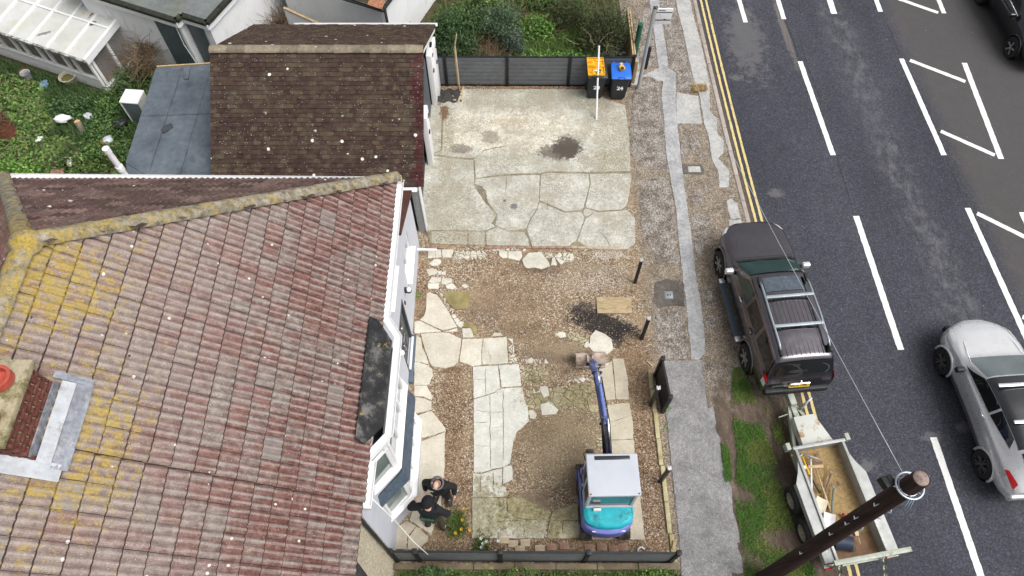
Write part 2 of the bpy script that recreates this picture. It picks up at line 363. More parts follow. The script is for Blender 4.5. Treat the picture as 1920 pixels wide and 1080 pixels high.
def m_concrete():
    k = NM('forecourt_concrete', 0.88, 0.2)
    n1 = k.noise(1.5, 7, 0.7); n2 = k.noise(14, 6, 0.75); n3 = k.noise(75, 4, 0.7)
    c = k.ramp(n1, [(0.28, (0.36, 0.358, 0.325)), (0.48, (0.49, 0.488, 0.46)), (0.66, (0.60, 0.598, 0.57))])
    pale = k.math('MAXIMUM', k.blob(G(965, 245), 2.0, 0.85, 0, 0.8, 1.6, 0.8), k.blob(G(870, 245), 0.8, 0.7, 0, 0.8, 2, 0.8))
    c = k.mix(k.math('MULTIPLY', pale, 0.85), c, k.ramp(k.noise(5, 6, 0.7), [(0.3, (0.54, 0.49, 0.41)), (0.6, (0.70, 0.67, 0.61))]))
    brush = k.noise(1.0, 4, 0.7, vec=k.map(k.pos(), scale=(9, 60, 1), rot=(0, 0, 0.25)), dist=1.2)
    c = k.mix(0.5, c, k.ramp(brush, [(0.3, (0.26, 0.25, 0.20)), (0.7, (0.62, 0.60, 0.54))]), 'OVERLAY')
    c = k.mix(0.75, c, k.ramp(n2, [(0.34, 0.55), (0.5, 1.0), (0.64, 1.22)]), 'MULTIPLY')
    c = k.mix(0.8, c, k.ramp(k.noise(38, 5, 0.85), [(0.34, 0.50), (0.5, 1.0), (0.66, 1.3)]), 'MULTIPLY')
    mossy = k.ramp(k.noise(22, 6, 0.85), [(0.36, (0.11, 0.095, 0.055)), (0.5, (0.27, 0.24, 0.15)), (0.62, (0.50, 0.475, 0.39))])
    ms = [((835, 270), 0.25, 1.6, 0.8), ((840, 400), 0.7, 1.2, 0.55), ((1000, 185), 2.9, 0.45, 0.55), ((1150, 260), 0.55, 1.3, 0.72), ((1140, 305), 0.7, 0.4, 0.7), ((920, 170), 1.0, 0.15, 0.7), ((860, 445), 0.9, 0.3, 0.8), ((1110, 200), 0.5, 0.3, 0.6), ((960, 300), 1.3, 0.25, 0.35)]
    for px, rx, ry, am in ms: c = k.mix(k.math('MULTIPLY', k.blob(G(*px), rx, ry, 0, 0.9, 2.2, 1.1), k.math('MULTIPLY', k.sm(k.noise(17, 6, 0.85), 0.40, 0.56), am * 1.1)), c, mossy)
    c = k.mix(k.math('MULTIPLY', k.sm(k.noise(1.1, 9, 0.8, vec=k.map(k.pos(), loc=(3, 8, 0))), 0.45, 0.60), 0.7), c, k.ramp(k.noise(30, 5, 0.8), [(0.36, (0.20, 0.175, 0.125)), (0.6, (0.42, 0.385, 0.31))]))
    sp = k.sm(k.noise(34, 3, 0.6), 0.53, 0.64)
    c = k.mix(k.math('MULTIPLY', sp, k.sm(k.noise(0.9, 3, 0.5), 0.42, 0.62)), c, (0.17, 0.15, 0.085))
    for px, rx, ry, am, cl in [((920, 258), 0.28, 0.26, 0.6, (0.26, 0.21, 0.15)), ((833, 212), 0.14, 0.3, 0.9, (0.22, 0.115, 0.06)), ((866, 280), 0.3, 0.2, 0.65, (0.13, 0.105, 0.08)), ((955, 230), 0.6, 0.12, 0.35, (0.52, 0.40, 0.20)),
                               ((1062, 278), 0.42, 0.42, 0.93, (0.105, 0.088, 0.075)), ((1050, 286), 0.62, 0.3, 0.75, (0.12, 0.10, 0.08)), ((964, 388), 0.1, 0.1, 0.8, (0.18, 0.18, 0.2)), ((898, 352), 0.12, 0.06, 0.8, (0.2, 0.22, 0.27)), ((946, 378), 0.05, 0.05, 0.8, (0.12, 0.12, 0.13))]:
        d = k.mix(k.sm(k.vor(48), 0.1, 0.35), cl, tuple(q * 0.65 for q in cl))
        c = k.mix(k.math('MULTIPLY', k.blob(G(*px), rx, ry, 0, 0.45, 6.0, 0.8), am), c, d)
    return k.base(c).bump(k.math('ADD', n2, n3), 0.35, 0.006).m
def m_paving(name, lo, hi, moss=0.0, green=None):
    k = NM(name, 0.85, 0.2)
    n1 = k.noise(2.4, 6, 0.65); n2 = k.noise(24, 6, 0.75)
    c = k.ramp(n1, [(0.36, lo), (0.62, hi)])
    c = k.mix(k.math('MULTIPLY', k.math('SUBTRACT', k.rnd(), 0.5), 0.5), c, (0.42, 0.38, 0.30))
    c = k.mix(0.55, c, k.ramp(n2, [(0.36, 0.72), (0.5, 1.0), (0.66, 1.12)]), 'MULTIPLY')
    c = k.mix(0.5, c, k.ramp(k.noise(90, 3, 0.7), [(0.3, 0.72), (0.6, 1.08)]), 'MULTIPLY')
    c = k.mix(k.sm(k.noise(38, 2, 0.5, vec=k.map(k.pos(), loc=(5, 5, 0))), 0.69, 0.73), c, (0.13, 0.11, 0.085))
    mc = k.ramp(k.noise(12, 7, 0.8), [(0.36, (0.085, 0.072, 0.034)), (0.5, (0.22, 0.195, 0.10)), (0.64, (0.40, 0.37, 0.24))])
    if moss: c = k.mix(k.sm(k.noise(1.7, 6, 0.7, vec=k.map(k.pos(), loc=(2, 9, 0))), 0.72 - 0.34 * moss, 0.86 - 0.34 * moss), c, mc)
    if green:
        for px, rx, ry, an, am in green: c = k.mix(k.math('MULTIPLY', k.blob(G(*px), rx, ry, an, 0.6, 2.6, 1.0), am), c, mc)
    return k.base(c).bump(n2, 0.3, 0.005).m
def m_oldasphalt():
    k = NM('old_footway_asphalt', 0.93, 0.15)
    st = k.ramp(k.sep(k.vor(42, out='Color'))[1], [(0.0, (0.13, 0.114, 0.098)), (0.35, (0.255, 0.23, 0.205)), (0.75, (0.37, 0.34, 0.31)), (1.0, (0.55, 0.52, 0.48))])
    c = k.mix(k.sm(k.noise(2.6, 8, 0.8), 0.40, 0.58), k.mix(1.0, st, (0.55, 0.51, 0.48), 'MULTIPLY'), st)
    crk = k.sm(k.vor(3.1, 'DISTANCE_TO_EDGE', vec=k.map(k.noise(2.0, 5, 0.7, col=True), scale=(2.2, 2.2, 2.2))), 0.0, 0.03)
    c = k.mix(crk, k.mix(1.0, c, (0.5, 0.45, 0.4), 'MULTIPLY'), c)
    return k.base(c).bump(k.math('ADD', k.vor(68), k.math('MULTIPLY', k.noise(7, 5, 0.7), 1.5)), 0.7, 0.012).m
def m_patch(name, lo, hi, sp=0.25):
    k = NM(name, 0.9, 0.2)
    c = k.ramp(k.noise(1.9, 8, 0.78), [(0.38, lo), (0.60, hi)])
    c = k.mix(sp * 2, c, k.ramp(k.sep(k.vor(95, out='Color'))[0], [(0.0, 0.55), (0.5, 1.0), (0.93, 1.25), (1.0, 2.2)]), 'MULTIPLY')
    c = k.mix(0.7, c, k.ramp(k.noise(14, 7, 0.8), [(0.36, 0.66), (0.5, 1.0), (0.64, 1.2)]), 'MULTIPLY')
    c = k.mix(k.math('MULTIPLY', k.sm(k.noise(5.5, 4, 0.6, vec=k.map(k.pos(), loc=(8, 3, 0))), 0.68, 0.74), 0.7), c, tuple(q * 0.35 for q in lo))
    return k.base(c).bump(k.vor(95), 0.5, 0.006).m
def m_road():
    k = NM('road_asphalt', 0.86, 0.3)
    rp = k.map(k.pos(), rot=(0, 0, -RA)); t = k.sep(rp)[0]
    n1 = k.noise(0.35, 6, 0.65, vec=k.map(rp, scale=(1.0, 0.3, 1)))
    c = k.ramp(n1, [(0.3, (0.035, 0.036, 0.048)), (0.7, (0.063, 0.064, 0.080))])
    c = k.mix(0.85, c, k.ramp(k.sep(k.vor(38, out='Color'))[0], [(0.0, 0.55), (0.5, 0.95), (0.85, 1.3), (1.0, 2.0)]), 'MULTIPLY')
    c = k.mix(k.sm(t, 13.6, 14.3), c, k.mix(0.75, c, (0.082, 0.077, 0.074)))            # the older centre surfacing
    c = k.mix(k.sm(t, 7.55, 7.35), c, k.mix(k.sm(k.noise(40, 3, 0.6), 0.4, 0.6), (0.05, 0.043, 0.037), (0.14, 0.11, 0.085)))   # grit in the channel
    sx = k.math('SUBTRACT', k.noise(0.5, 5, 0.7, vec=k.map(rp, scale=(0.2, 0.35, 1))), 0.5)
    def streak(t0, wd, lo, hi, am, ss=1.0):
        d = k.math('ABSOLUTE', k.math('SUBTRACT', k.math('ADD', t, k.math('MULTIPLY', sx, 0.9)), t0))
        m = k.math('MULTIPLY', k.sm(d, wd, wd * 0.25), k.sm(k.noise(3.4 * ss, 9, 0.8, vec=k.map(rp, scale=(1.3, 0.7, 1))), lo, hi))
        m = k.math('MULTIPLY', m, k.sm(k.noise(0.12, 2, 0.5, vec=k.map(rp, scale=(0.1, 1, 1), loc=(0, 3.1, 0))), 0.32, 0.5))
        return k.math('MULTIPLY', m, am)
    c = k.mix(streak(12.05, 0.75, 0.44, 0.66, 0.6), c, (0.17, 0.168, 0.175))
    c = k.mix(k.math('MULTIPLY', k.blob(RP(8.75, 18.6), 0.55, 1.6, 0, 0.7, 3.0, 1.4), 0.6), c, (0.14, 0.137, 0.14))
    c = k.mix(k.math('MULTIPLY', k.blob(RP(10.15, 18.8), 0.11, 1.5, RA, 0.5, 5.0, 0.8), 0.55), c, (0.20, 0.175, 0.15))
    c = k.mix(streak(14.1, 0.5, 0.5, 0.7, 0.35), c, (0.15, 0.12, 0.095))
    c = k.mix(k.sm(k.vor(2.6), 0.028, 0.02), c, (0.5, 0.5, 0.5))                       # scattered grit
    for px in [(1455, 362), (1625, 873), (1810, 800), (1380, 145), (1745, 820)]:
        c = k.mix(k.math('MULTIPLY', k.blob(G(px[0], px[1], -.08), 0.2, 0.13, 0, 0.9, 7, 1.4), 0.45), c, (0.19, 0.185, 0.185))
    k.base(c); k.rough(k.ramp(k.noise(2, 4, 0.6), [(0.3, 0.78), (0.7, 0.92)]))
    return k.bump(k.vor(70), 0.6, 0.008).m
def m_paint(name, col, wear=0.5):
    k = NM(name, 0.7, 0.3)
    c = k.mix(0.6, col, k.ramp(k.noise(30, 5, 0.7), [(0.3, 0.78), (0.6, 1.02)]), 'MULTIPLY')
    worn = k.sm(k.noise(9, 9, 0.85), 0.63 - 0.09 * wear, 0.69 - 0.09 * wear)
    c = k.mix(k.math('MULTIPLY', worn, 0.85), c, (0.06, 0.058, 0.06))
    return k.base(c).bump(k.noise(80, 3, 0.7), 0.3, 0.003).m
def m_kerb():
    k = NM('kerb_concrete', 0.88, 0.2)
    c = k.ramp(k.noise(5, 6, 0.7), [(0.3, (0.33, 0.285, 0.26)), (0.7, (0.50, 0.45, 0.42))])
    c = k.mix(k.rnd(), c, k.mix(1.0, c, (0.82, 0.80, 0.78), 'MULTIPLY'))
    c = k.mix(0.5, c, k.ramp(k.noise(60, 4, 0.7), [(0.3, 0.7), (0.7, 1.15)]), 'MULTIPLY')
    return k.base(c).bump(k.noise(60, 4, 0.7), 0.4, 0.005).m
def m_mud():
    k = NM('verge_mud', 0.85, 0.25)
    rp = k.map(k.pos(), rot=(0, 0, -RA))
    n = k.noise(2.2, 7, 0.7, vec=k.map(rp, scale=(2.2, 0.55, 1)))
    c = k.ramp(n, [(0.28, (0.055, 0.04, 0.03)), (0.5, (0.115, 0.085, 0.064)), (0.72, (0.21, 0.165, 0.125))])
    c = k.mix(0.6, c, k.ramp(k.noise(45, 4, 0.7), [(0.3, 0.6), (0.7, 1.3)]), 'MULTIPLY')
    c = k.mix(k.sm(k.vor(9), 0.09, 0.05), c, (0.42, 0.38, 0.32))
    gr = k.mix(1.0, k.ramp(k.sep(k.vor(45, out='Color'))[1], [(0.0, (0.095, 0.078, 0.062)), (0.5, (0.25, 0.215, 0.175)), (1.0, (0.48, 0.43, 0.37))]), k.ramp(k.noise(3, 7, 0.75), [(0.36, 0.5), (0.5, 0.9), (0.64, 1.25)]), 'MULTIPLY')
    c = k.mix(k.sm(k.math('ADD', k.sep(k.pos())[1], k.math('MULTIPLY', k.math('SUBTRACT', k.noise(2.4, 8, 0.8), 0.5), 5.0)), 5.9, 7.4), c, gr)   # turns stony towards the footway
    return k.base(c).bump(k.math('ADD', n, k.noise(22, 5, 0.7)), 0.9, 0.03).m
M_TER = m_terrain(); M_SOIL = m_soil(); M_CON = m_concrete(); M_OLD = m_oldasphalt(); M_ROAD = m_road(); M_KERB = m_kerb(); M_MUD = m_mud()
M_GREY = m_patch('grey_repair_asphalt', (0.27, 0.272, 0.28), (0.42, 0.42, 0.425)); M_GREYL = m_patch('pale_repair_concrete', (0.33, 0.33, 0.325), (0.46, 0.455, 0.44), 0.12)
M_TAR = m_patch('footway_tarmac', (0.185, 0.183, 0.184), (0.285, 0.28, 0.278), 0.4); M_DARKP = m_patch('dark_repair_asphalt', (0.075, 0.068, 0.062), (0.14, 0.125, 0.11), 0.35)
M_FLAG = m_paving('sandstone_flag', (0.52, 0.48, 0.395), (0.64, 0.60, 0.51), 0.15)
GRN = [((910, 965), 0.55, 0.7, 0, 0.75), ((980, 950), 0.7, 0.4, 0, 0.75), ((1050, 735), 1.0, 0.42, 0, 0.6), ((1090, 760), 0.5, 0.6, 0, 0.6), ((1000, 980), 0.8, 0.35, 0, 0.7)]
M_PALE = m_paving('pale_paving', (0.50, 0.495, 0.445), (0.62, 0.612, 0.555), 0.1, GRN)
M_CRAZY = m_paving('crazy_paving', (0.48, 0.455, 0.385), (0.64, 0.615, 0.535), 0.25)
M_MOSSY = m_paving('mossy_paving', (0.33, 0.29, 0.17), (0.52, 0.47, 0.335), 0.75, GRN)
M_OLIVE = m_paving('olive_stained_paving', (0.20, 0.165, 0.075), (0.33, 0.275, 0.13), 0.3)
M_BUFF = m_paving('buff_paving', (0.44, 0.39, 0.30), (0.54, 0.49, 0.385), 0.2)
# ================================================================== GROUND SHEETS
def sheet(name, x0, x1, y0, y1, z, mat, step=0.25, amp=0.0, f=None):
    nx = max(1, int((x1 - x0) / step)); ny = max(1, int((y1 - y0) / step))
    X, Y = np.meshgrid(np.linspace(x0, x1, nx + 1), np.linspace(y0, y1, ny + 1))
    Z = np.full(X.shape, z)
    if amp:
        for q in range(5):
            a, b, ph = rng.uniform(-3, 3) * (q + 1), rng.uniform(-3, 3) * (q + 1), rng.uniform(0, 6)
            Z += amp / (q + 1) * np.sin(a * X + b * Y + ph)
    if f is not None: X, Y = f(X, Y)
    V = np.stack([X, Y, Z], -1).reshape(-1, 3); i = np.arange(ny)[:, None] * (nx + 1) + np.arange(nx)[None]
    F = np.stack([i, i + 1, i + nx + 2, i + nx + 1], -1).reshape(-1, 4)
    return struct(npmesh(name, V, F, mat, smooth=True))
terrain = sheet('ground', -300, 300, -300, 300, -0.22, M_TER, 40)
forecourt = sheet('forecourt', -2.9, 3.7, 2.2, 17.0, 0.0, M_SOIL, 0.1, 0.004)
footway = sheet('footway', 3.7, 6.05, -6, 34, 0.0, M_SOIL, 0.2, 0.004)
def bow(s): return 0.0016 * np.maximum(0, s - 11) ** 2
def roadf(X, Y):
    t = X + bow(Y) * np.clip((20 - X) / 12.7, 0, 1)
    return t * math.cos(RA) - Y * math.sin(RA), t * math.sin(RA) + Y * math.cos(RA)
def vergef(X, Y):                                           # between the footway sheet and the kerb line
    xr = (7.2 + bow(Y)) * math.cos(RA) - Y * math.sin(RA); a = (X - 6.05) / 1.15
    return 6.05 + (xr - 6.05) * a, Y
inner = sheet('footway_edge', 6.05, 7.2, 8.6, 34, -0.001, M_SOIL, 0.12, 0.004, vergef)
inner2 = sheet('verge_edge', 6.05, 7.2, -6, 8.6, -0.015, M_MUD, 0.12, 0.005, vergef)
vb = sheet('verge', 4.75, 6.05, -6, 7.2, 0.022, M_MUD, 0.12, 0.005)
road = sheet('road', 7.2, 34, -12, 60, -0.08, M_ROAD, 0.5, 0.0, roadf)
# ---- forecourt concrete, cracked into slabs
Z8 = dict(ox=800, oy=150, sc=3.2725)
M_JOINT = m_patch('joint_dirt', (0.17, 0.145, 0.10), (0.30, 0.265, 0.19), 0.4)
slab('joint_fill', GS([(30, 150), (215, 70), (985, 70), (1210, 170), (1232, 330), (1250, 560), (1235, 790), (1268, 860), (1270, 1000), (1225, 1030), (20, 1005), (0, 920), (-20, 490)], **Z8), -0.05, 0.022, M_JOINT, forecourt, 0.02, 0.08)
CON = [[(90, 140), (215, 60), (985, 62), (1120, 130), (1215, 160), (1235, 320), (1250, 560), (992, 568), (740, 563), (698, 573), (500, 578), (390, 590), (302, 604), (294, 492), (330, 458), (290, 484), (150, 474), (48, 458), (95, 440), (102, 250), (86, 160)],
       [(-25, 478), (45, 470), (150, 484), (284, 496), (290, 610), (286, 650), (360, 762), (424, 830), (396, 886), (420, 900), (360, 926), (240, 926), (60, 921), (-25, 925)],
       [(300, 614), (395, 602), (500, 592), (692, 587), (686, 740), (674, 790), (634, 850), (607, 914), (500, 926), (424, 894), (436, 830), (376, 752), (364, 680), (297, 640)],
       [(702, 586), (740, 575), (990, 580), (998, 640), (982, 700), (958, 788), (942, 800), (850, 808), (694, 742)],
       [(1000, 580), (1255, 578), (1240, 700), (1225, 772), (1190, 796), (1050, 804), (974, 783), (992, 700), (1007, 640)],
       [(690, 753), (850, 820), (944, 813), (958, 832), (966, 852), (940, 920), (914, 985), (860, 1027), (650, 1032), (634, 980), (616, 920), (643, 857), (682, 797)],
       [(977, 853), (1040, 818), (1190, 807), (1230, 803), (1275, 850), (1277, 1000), (1230, 1040), (1000, 1038), (926, 990), (950, 920)],
       [(970, 792), (1044, 811), (975, 843), (960, 828)],
       [(30, 934), (120, 930), (248, 936), (248, 1012), (30, 1004)], [(258, 938), (354, 932), (354, 1012), (260, 1012)],
       [(362, 936), (430, 906), (500, 934), (600, 936), (624, 985), (628, 1020), (370, 1014)],
       [(10, 150), (78, 160), (90, 250), (84, 436), (40, 452), (-5, 452), (5, 300)]]
for i, p in enumerate(CON):
    slab('concrete_slab', grow(GS(p, **Z8), 0.010), -0.05, 0.035 if i not in (8, 9, 10, 11) else 0.026, M_CON, forecourt, 0.007, 0.04, 0.001, 0.010)
M_SEAM = simple('seam_dirt', (0.07, 0.055, 0.032), 0.95, var=0.4, ns=30)
def seam(pts, wd, z, parent, name='crack', mat=None):
    P = jag([Vector(p) for p in pts] , 0.05, 0.02)[: ]
    pts2 = []
    for a, b in zip(pts[:-1], pts[1:]):
        a, b = Vector(a), Vector(b); kk = max(1, int((b - a).length / 0.06))
        for j in range(kk): pts2.append(a + (b - a) * j / kk + Vector((random.uniform(-.012, .012), random.uniform(-.012, .012), 0)))
    pts2.append(Vector(pts[-1])); L = []; Rr = []
    for i, p in enumerate(pts2):
        d = pts2[min(i + 1, len(pts2) - 1)] - pts2[max(i - 1, 0)]; nr = Vector((-d.y, d.x, 0)).normalized()
        ww = wd * random.uniform(0.4, 1.2) * min(1, (min(i, len(pts2) - 1 - i) + 0.5) / 3); L.append((p.x + nr.x * ww, p.y + nr.y * ww, z)); Rr.append((p.x - nr.x * ww, p.y - nr.y * ww, z))
    m = MB(); m.grid([L, Rr]); return m.obj(name, mat or M_SEAM, parent)
seam(GS([(330, 458), (352, 437), (400, 425), (490, 410)], **Z8), 0.012, 0.0385, forecourt)
seam(GS([(1060, 935), (1090, 965), (1110, 990), (1130, 1035)], **Z8), 0.008, 0.0385, forecourt)
seam(GS([(490, 590), (485, 700)], **Z8), 0.008, 0.0385, forecourt)
seam(GS([(740, 745), (744, 830)], **Z8), 0.006, 0.0385, forecourt)
# ---- sandstone flags, pale paving and crazy paving
Z1 = dict(ox=780, oy=440, sc=5.4); Z2 = dict(ox=960, oy=440, sc=4.5); Z3 = dict(ox=780, oy=600, sc=4.909); Z4 = dict(ox=960, oy=640, sc=4.5); Z5 = dict(ox=860, oy=800, sc=4.32); ZB = dict(ox=640, oy=720, sc=3.0)
PV = [(Z1, M_FLAG, [[(110, 640), (105, 720), (95, 800), (80, 830), (40, 865), (150, 920), (270, 972), (415, 938), (320, 770), (232, 640), (200, 610), (150, 590), (112, 600)], [(-12, 882), (40, 877), (262, 984), (-12, 1002)], [(290, 985), (360, 968), (415, 950), (420, 985)]]),
      (Z3, M_FLAG, [[(45, 132), (200, 118), (300, 122), (416, 178), (404, 280), (388, 388), (350, 422), (270, 446), (152, 428), (132, 398), (92, 300), (62, 200)], [(-14, 135), (40, 168), (58, 260), (88, 320), (118, 412), (40, 390), (-14, 380)],
                    [(-14, 388), (40, 396), (100, 420), (148, 452), (153, 510), (130, 570), (118, 598), (-14, 602)], [(-14, 608), (95, 608), (128, 660), (147, 700), (142, 738), (60, 706), (-14, 700)], [(-14, 708), (140, 748), (147, 828), (60, 850), (-14, 862)],
                    [(-14, 890), (20, 880), (140, 840), (192, 900), (268, 995), (272, 1022), (150, 1062), (40, 1090), (-14, 1090)], [(430, 178), (614, 174), (600, 300), (604, 412), (520, 428), (462, 402), (402, 388)]]),
      (Z3, M_CRAZY, [[(622, 174), (832, 162), (840, 290), (846, 398), (750, 412), (612, 412), (608, 300)], [(360, 28), (436, 20), (436, 55), (410, 78)], [(425, 85), (500, 78), (535, 160), (432, 166)], [(700, 150), (720, 122), (780, 120), (800, 148)], [(1030, 370), (1060, 350), (1080, 380), (1070, 400), (1035, 400)]]),
      (Z3, M_OLIVE, [[(440, 32), (500, 30), (558, 72), (560, 130), (532, 140), (504, 72), (432, 72)]]),
      (Z3, M_PALE, [[(524, 434), (752, 422), (772, 628), (720, 666), (532, 726)], [(764, 420), (945, 410), (970, 608), (790, 622)], [(532, 736), (722, 676), (780, 636), (980, 622), (996, 740), (1024, 790), (1036, 930), (1000, 968), (930, 1028), (908, 1074), (890, 1140), (876, 1240), (868, 1320), (796, 1355), (700, 1372), (618, 1402), (534, 1396)]]),
      (Z5, M_PALE, [[(118, 380), (190, 387), (270, 360), (350, 340), (352, 478), (380, 492), (382, 572), (112, 572)], [(360, 325), (432, 318), (438, 425), (358, 470)], [(110, 580), (384, 580), (392, 690), (460, 738), (530, 758), (700, 758), (716, 772), (688, 905), (110, 905)]]),
      (Z5, M_MOSSY, [[(392, 590), (470, 560), (560, 600), (640, 640), (745, 690), (715, 755), (530, 750), (462, 732), (400, 690)], [(735, 772), (762, 690), (1000, 612), (1080, 600), (1080, 905), (715, 908)]]),
      (ZB, M_FLAG, [[(425, 328), (450, 325), (582, 273), (580, 470), (560, 640), (562, 695), (505, 845), (385, 765), (432, 640), (424, 480)]]), (ZB, M_BUFF, [[(300, 812), (372, 772), (420, 800), (370, 860), (365, 928), (288, 930), (262, 890)], [(426, 803), (490, 862), (484, 882), (430, 932), (374, 930), (378, 865)]]),
      (Z4, M_BUFF, [[(850, 150), (938, 150), (976, 330), (984, 495), (880, 488)], [(736, 300), (842, 160), (872, 488), (792, 500), (780, 420)], [(806, 540), (988, 520), (1018, 700), (1020, 825), (812, 835)], [(816, 842), (1024, 832), (1034, 960), (1062, 1180), (830, 1180)], [(830, 1190), (1064, 1190), (1118, 1672), (790, 1672)], [(610, 1340), (780, 1300), (782, 1672), (580, 1672)]]),
      (Z4, M_CRAZY, [[(655, 20), (660, -40), (705, -92), (790, -55), (838, -15), (850, 65), (800, 110), (690, 100), (650, 50)], [(735, 250), (745, 195), (818, 180), (815, 245), (770, 255)], [(605, 45), (620, 10), (642, 0), (648, 40), (625, 55)], [(240, 540), (310, 510), (390, 580), (370, 615), (250, 625)], [(145, 590), (170, 580), (205, 620), (195, 655), (150, 650)], [(180, 400), (230, 390), (232, 430), (185, 440)], [(238, 385), (300, 385), (312, 460), (270, 480), (240, 420)]]),
      (Z1, M_CRAZY, [[(125, 155), (195, 155), (195, 237), (125, 240)], [(201, 155), (255, 155), (260, 234), (200, 236)], [(264, 155), (385, 158), (352, 233), (268, 234)], [(842, 175), (924, 170), (928, 234), (880, 240), (842, 215)], [(936, 172), (1060, 172), (1072, 218), (1042, 268), (934, 240)],
                     [(135, 295), (190, 252), (250, 257), (253, 288), (215, 318), (160, 316)], [(106, 357), (160, 347), (213, 362), (211, 398), (130, 422)], [(221, 376), (257, 374), (256, 412), (223, 409)], [(264, 381), (298, 377), (298, 409), (267, 413)],
                     [(122, 488), (160, 437), (257, 437), (248, 480), (180, 494)], [(121, 500), (233, 492), (224, 554), (125, 549)], [(265, 442), (360, 447), (368, 480), (300, 512), (257, 500)], [(302, 520), (370, 492), (410, 540), (370, 559), (312, 549)], [(462, 520), (500, 502), (533, 530), (500, 546)],
                     [(360, 820), (395, 812), (412, 838), (380, 852)], [(385, 862), (420, 848), (448, 872), (420, 890), (392, 885)], [(408, 900), (455, 880), (488, 892), (455, 930), (425, 935)]]),
      (Z1, M_OLIVE, [[(272, 602), (400, 577), (538, 592), (543, 738), (480, 758), (400, 758), (332, 700)]]),
      (Z2, M_CRAZY, [[(87, 213), (140, 157), (243, 152), (308, 230), (318, 268), (250, 293), (190, 278), (120, 283), (97, 253)], [(482, 162), (515, 167), (519, 210), (490, 228)], [(372, 845), (400, 822), (445, 830), (455, 865), (410, 875)]])]
for Zc, mt, polys in PV:
    for p in polys: slab('paving_slab', grow(GS(p, **Zc), 0.005), -0.04, 0.028 + random.uniform(-.004, .006), mt, forecourt, 0.007, 0.05, 0.004)
FR = [(Z1, [(392, 172), (550, 166), (722, 166), (715, 215), (660, 248), (560, 256), (420, 253), (352, 240)], 34, M_CRAZY), (Z2, [(255, 152), (480, 155), (520, 215), (400, 262), (322, 262)], 16, M_CRAZY), (Z3, [(842, 168), (890, 172), (905, 290), (928, 370), (925, 400), (856, 400)], 12, M_CRAZY),
      (Z4, [(90, 150), (300, 150), (310, 190), (100, 190)], 9, M_CRAZY), (Z4, [(75, 200), (240, 200), (320, 260), (290, 330), (100, 370), (60, 260)], 22, M_MOSSY), (Z4, [(115, 395), (330, 380), (540, 360), (690, 350), (720, 520), (740, 600), (640, 600), (560, 560), (440, 540), (400, 600), (300, 500), (220, 600), (140, 640), (125, 560)], 38, M_MOSSY),
      (Z4, [(420, 345), (560, 305), (680, 305), (690, 345), (560, 355)], 9, M_CRAZY), (Z4, [(700, 740), (760, 740), (780, 930), (720, 930)], 5, M_MOSSY), (Z2, [(280, 830), (640, 830), (650, 870), (600, 940), (540, 900), (420, 880), (300, 860)], 16, M_MOSSY), (Z1, [(790, 120), (1080, 140), (1190, 140), (1190, 168), (760, 168)], 14, M_CRAZY), (Z1, [(230, 590), (260, 590), (460, 900), (440, 930)], 10, M_CRAZY)]
for i, (Zc, p, n, mt) in enumerate(FR):
    for c in vcells(GS(p, **Zc), n, 0.016, 40 + i): slab('paving_fragment', c, -0.03, 0.016 + random.uniform(0, .012), mt, forecourt, 0.005, 0.05, 0.02, 0.005)
# tile joints scored in the pale slab
for a, b in [((640, 436), (640, 700)), ((524, 556), (640, 556)), ((680, 690), (690, 1390)), ((530, 830), (680, 855)), ((803, 640), (806, 1300)), ((690, 855), (806, 850)), ((530, 950), (690, 942)), ((690, 990), (806, 986)), ((920, 752), (1000, 744)), ((955, 860), (1010, 850)), ((945, 935), (1000, 968)), ((535, 1165), (690, 1165)), ((622, 200), (640, 290)), ((660, 250), (690, 400))]:
    seam(GS([a, b], **Z3), 0.005, 0.0375, forecourt, 'scored_joint')
for a, b in [((175, 390), (178, 570)), ((280, 360), (284, 570)), ((290, 770), (520, 762)), ((525, 762), (530, 900)), ((180, 690), (230, 705)), ((230, 705), (290, 680)), ((840, 760), (845, 905)), ((735, 765), (1010, 765)), ((390, 600), (392, 690))]:
    seam(GS([a, b], **Z5), 0.007, 0.0375, forecourt, 'scored_joint')
seam(GS([(860, 1190), (890, 1340)], **Z4), 0.008, 0.0375, forecourt); seam(GS([(810, 690), (1000, 630)], **Z4), 0.005, 0.0375, forecourt)
# brick edging under the fence and below the upper slab
M_BRK = simple('old_brick', (0.30, 0.175, 0.125), 0.9, var=0.3, ns=9, dirt=(0.36, 0.32, 0.26), dirtamt=0.8, bump=0.5)
M_BRKP = simple('pale_brick', (0.45, 0.37, 0.26), 0.9, var=0.25, ns=9, dirt=(0.34, 0.20, 0.14), dirtamt=0.5, bump=0.5)
x = -2.25
while x < 3.0:
    y = G(960, 466).y; L = random.uniform(0.17, 0.23)
    if not (-2.0 < x < -0.9): MB().box((0, 0, 0), (L, 0.07, 0.07)).obj('edging_brick', M_BRK if x < 1.6 else M_BRKP, forecourt, bevel=0.008).location = (x + L / 2, y + random.uniform(-.01, .01) + 0.02, 0.01)
    x += L + 0.012
for p in [(945, 1013, 60), (962, 1020, 0), (985, 1018, 15), (975, 1030, 0), (1012, 1029, 3), (1034, 1026, -3), (1058, 1024, 5), (1105, 1028, 2), (1128, 1026, -3), (1150, 1030, 4), (1168, 1026, 0)]:
    q = G(p[0], p[1]); MB().box((0, 0, 0), (0.215, 0.15, 0.07)).obj('edging_brick', M_BRKP if p[0] < 1015 else M_BRK, forecourt, bevel=0.01).location = (q.x, q.y, 0.0)
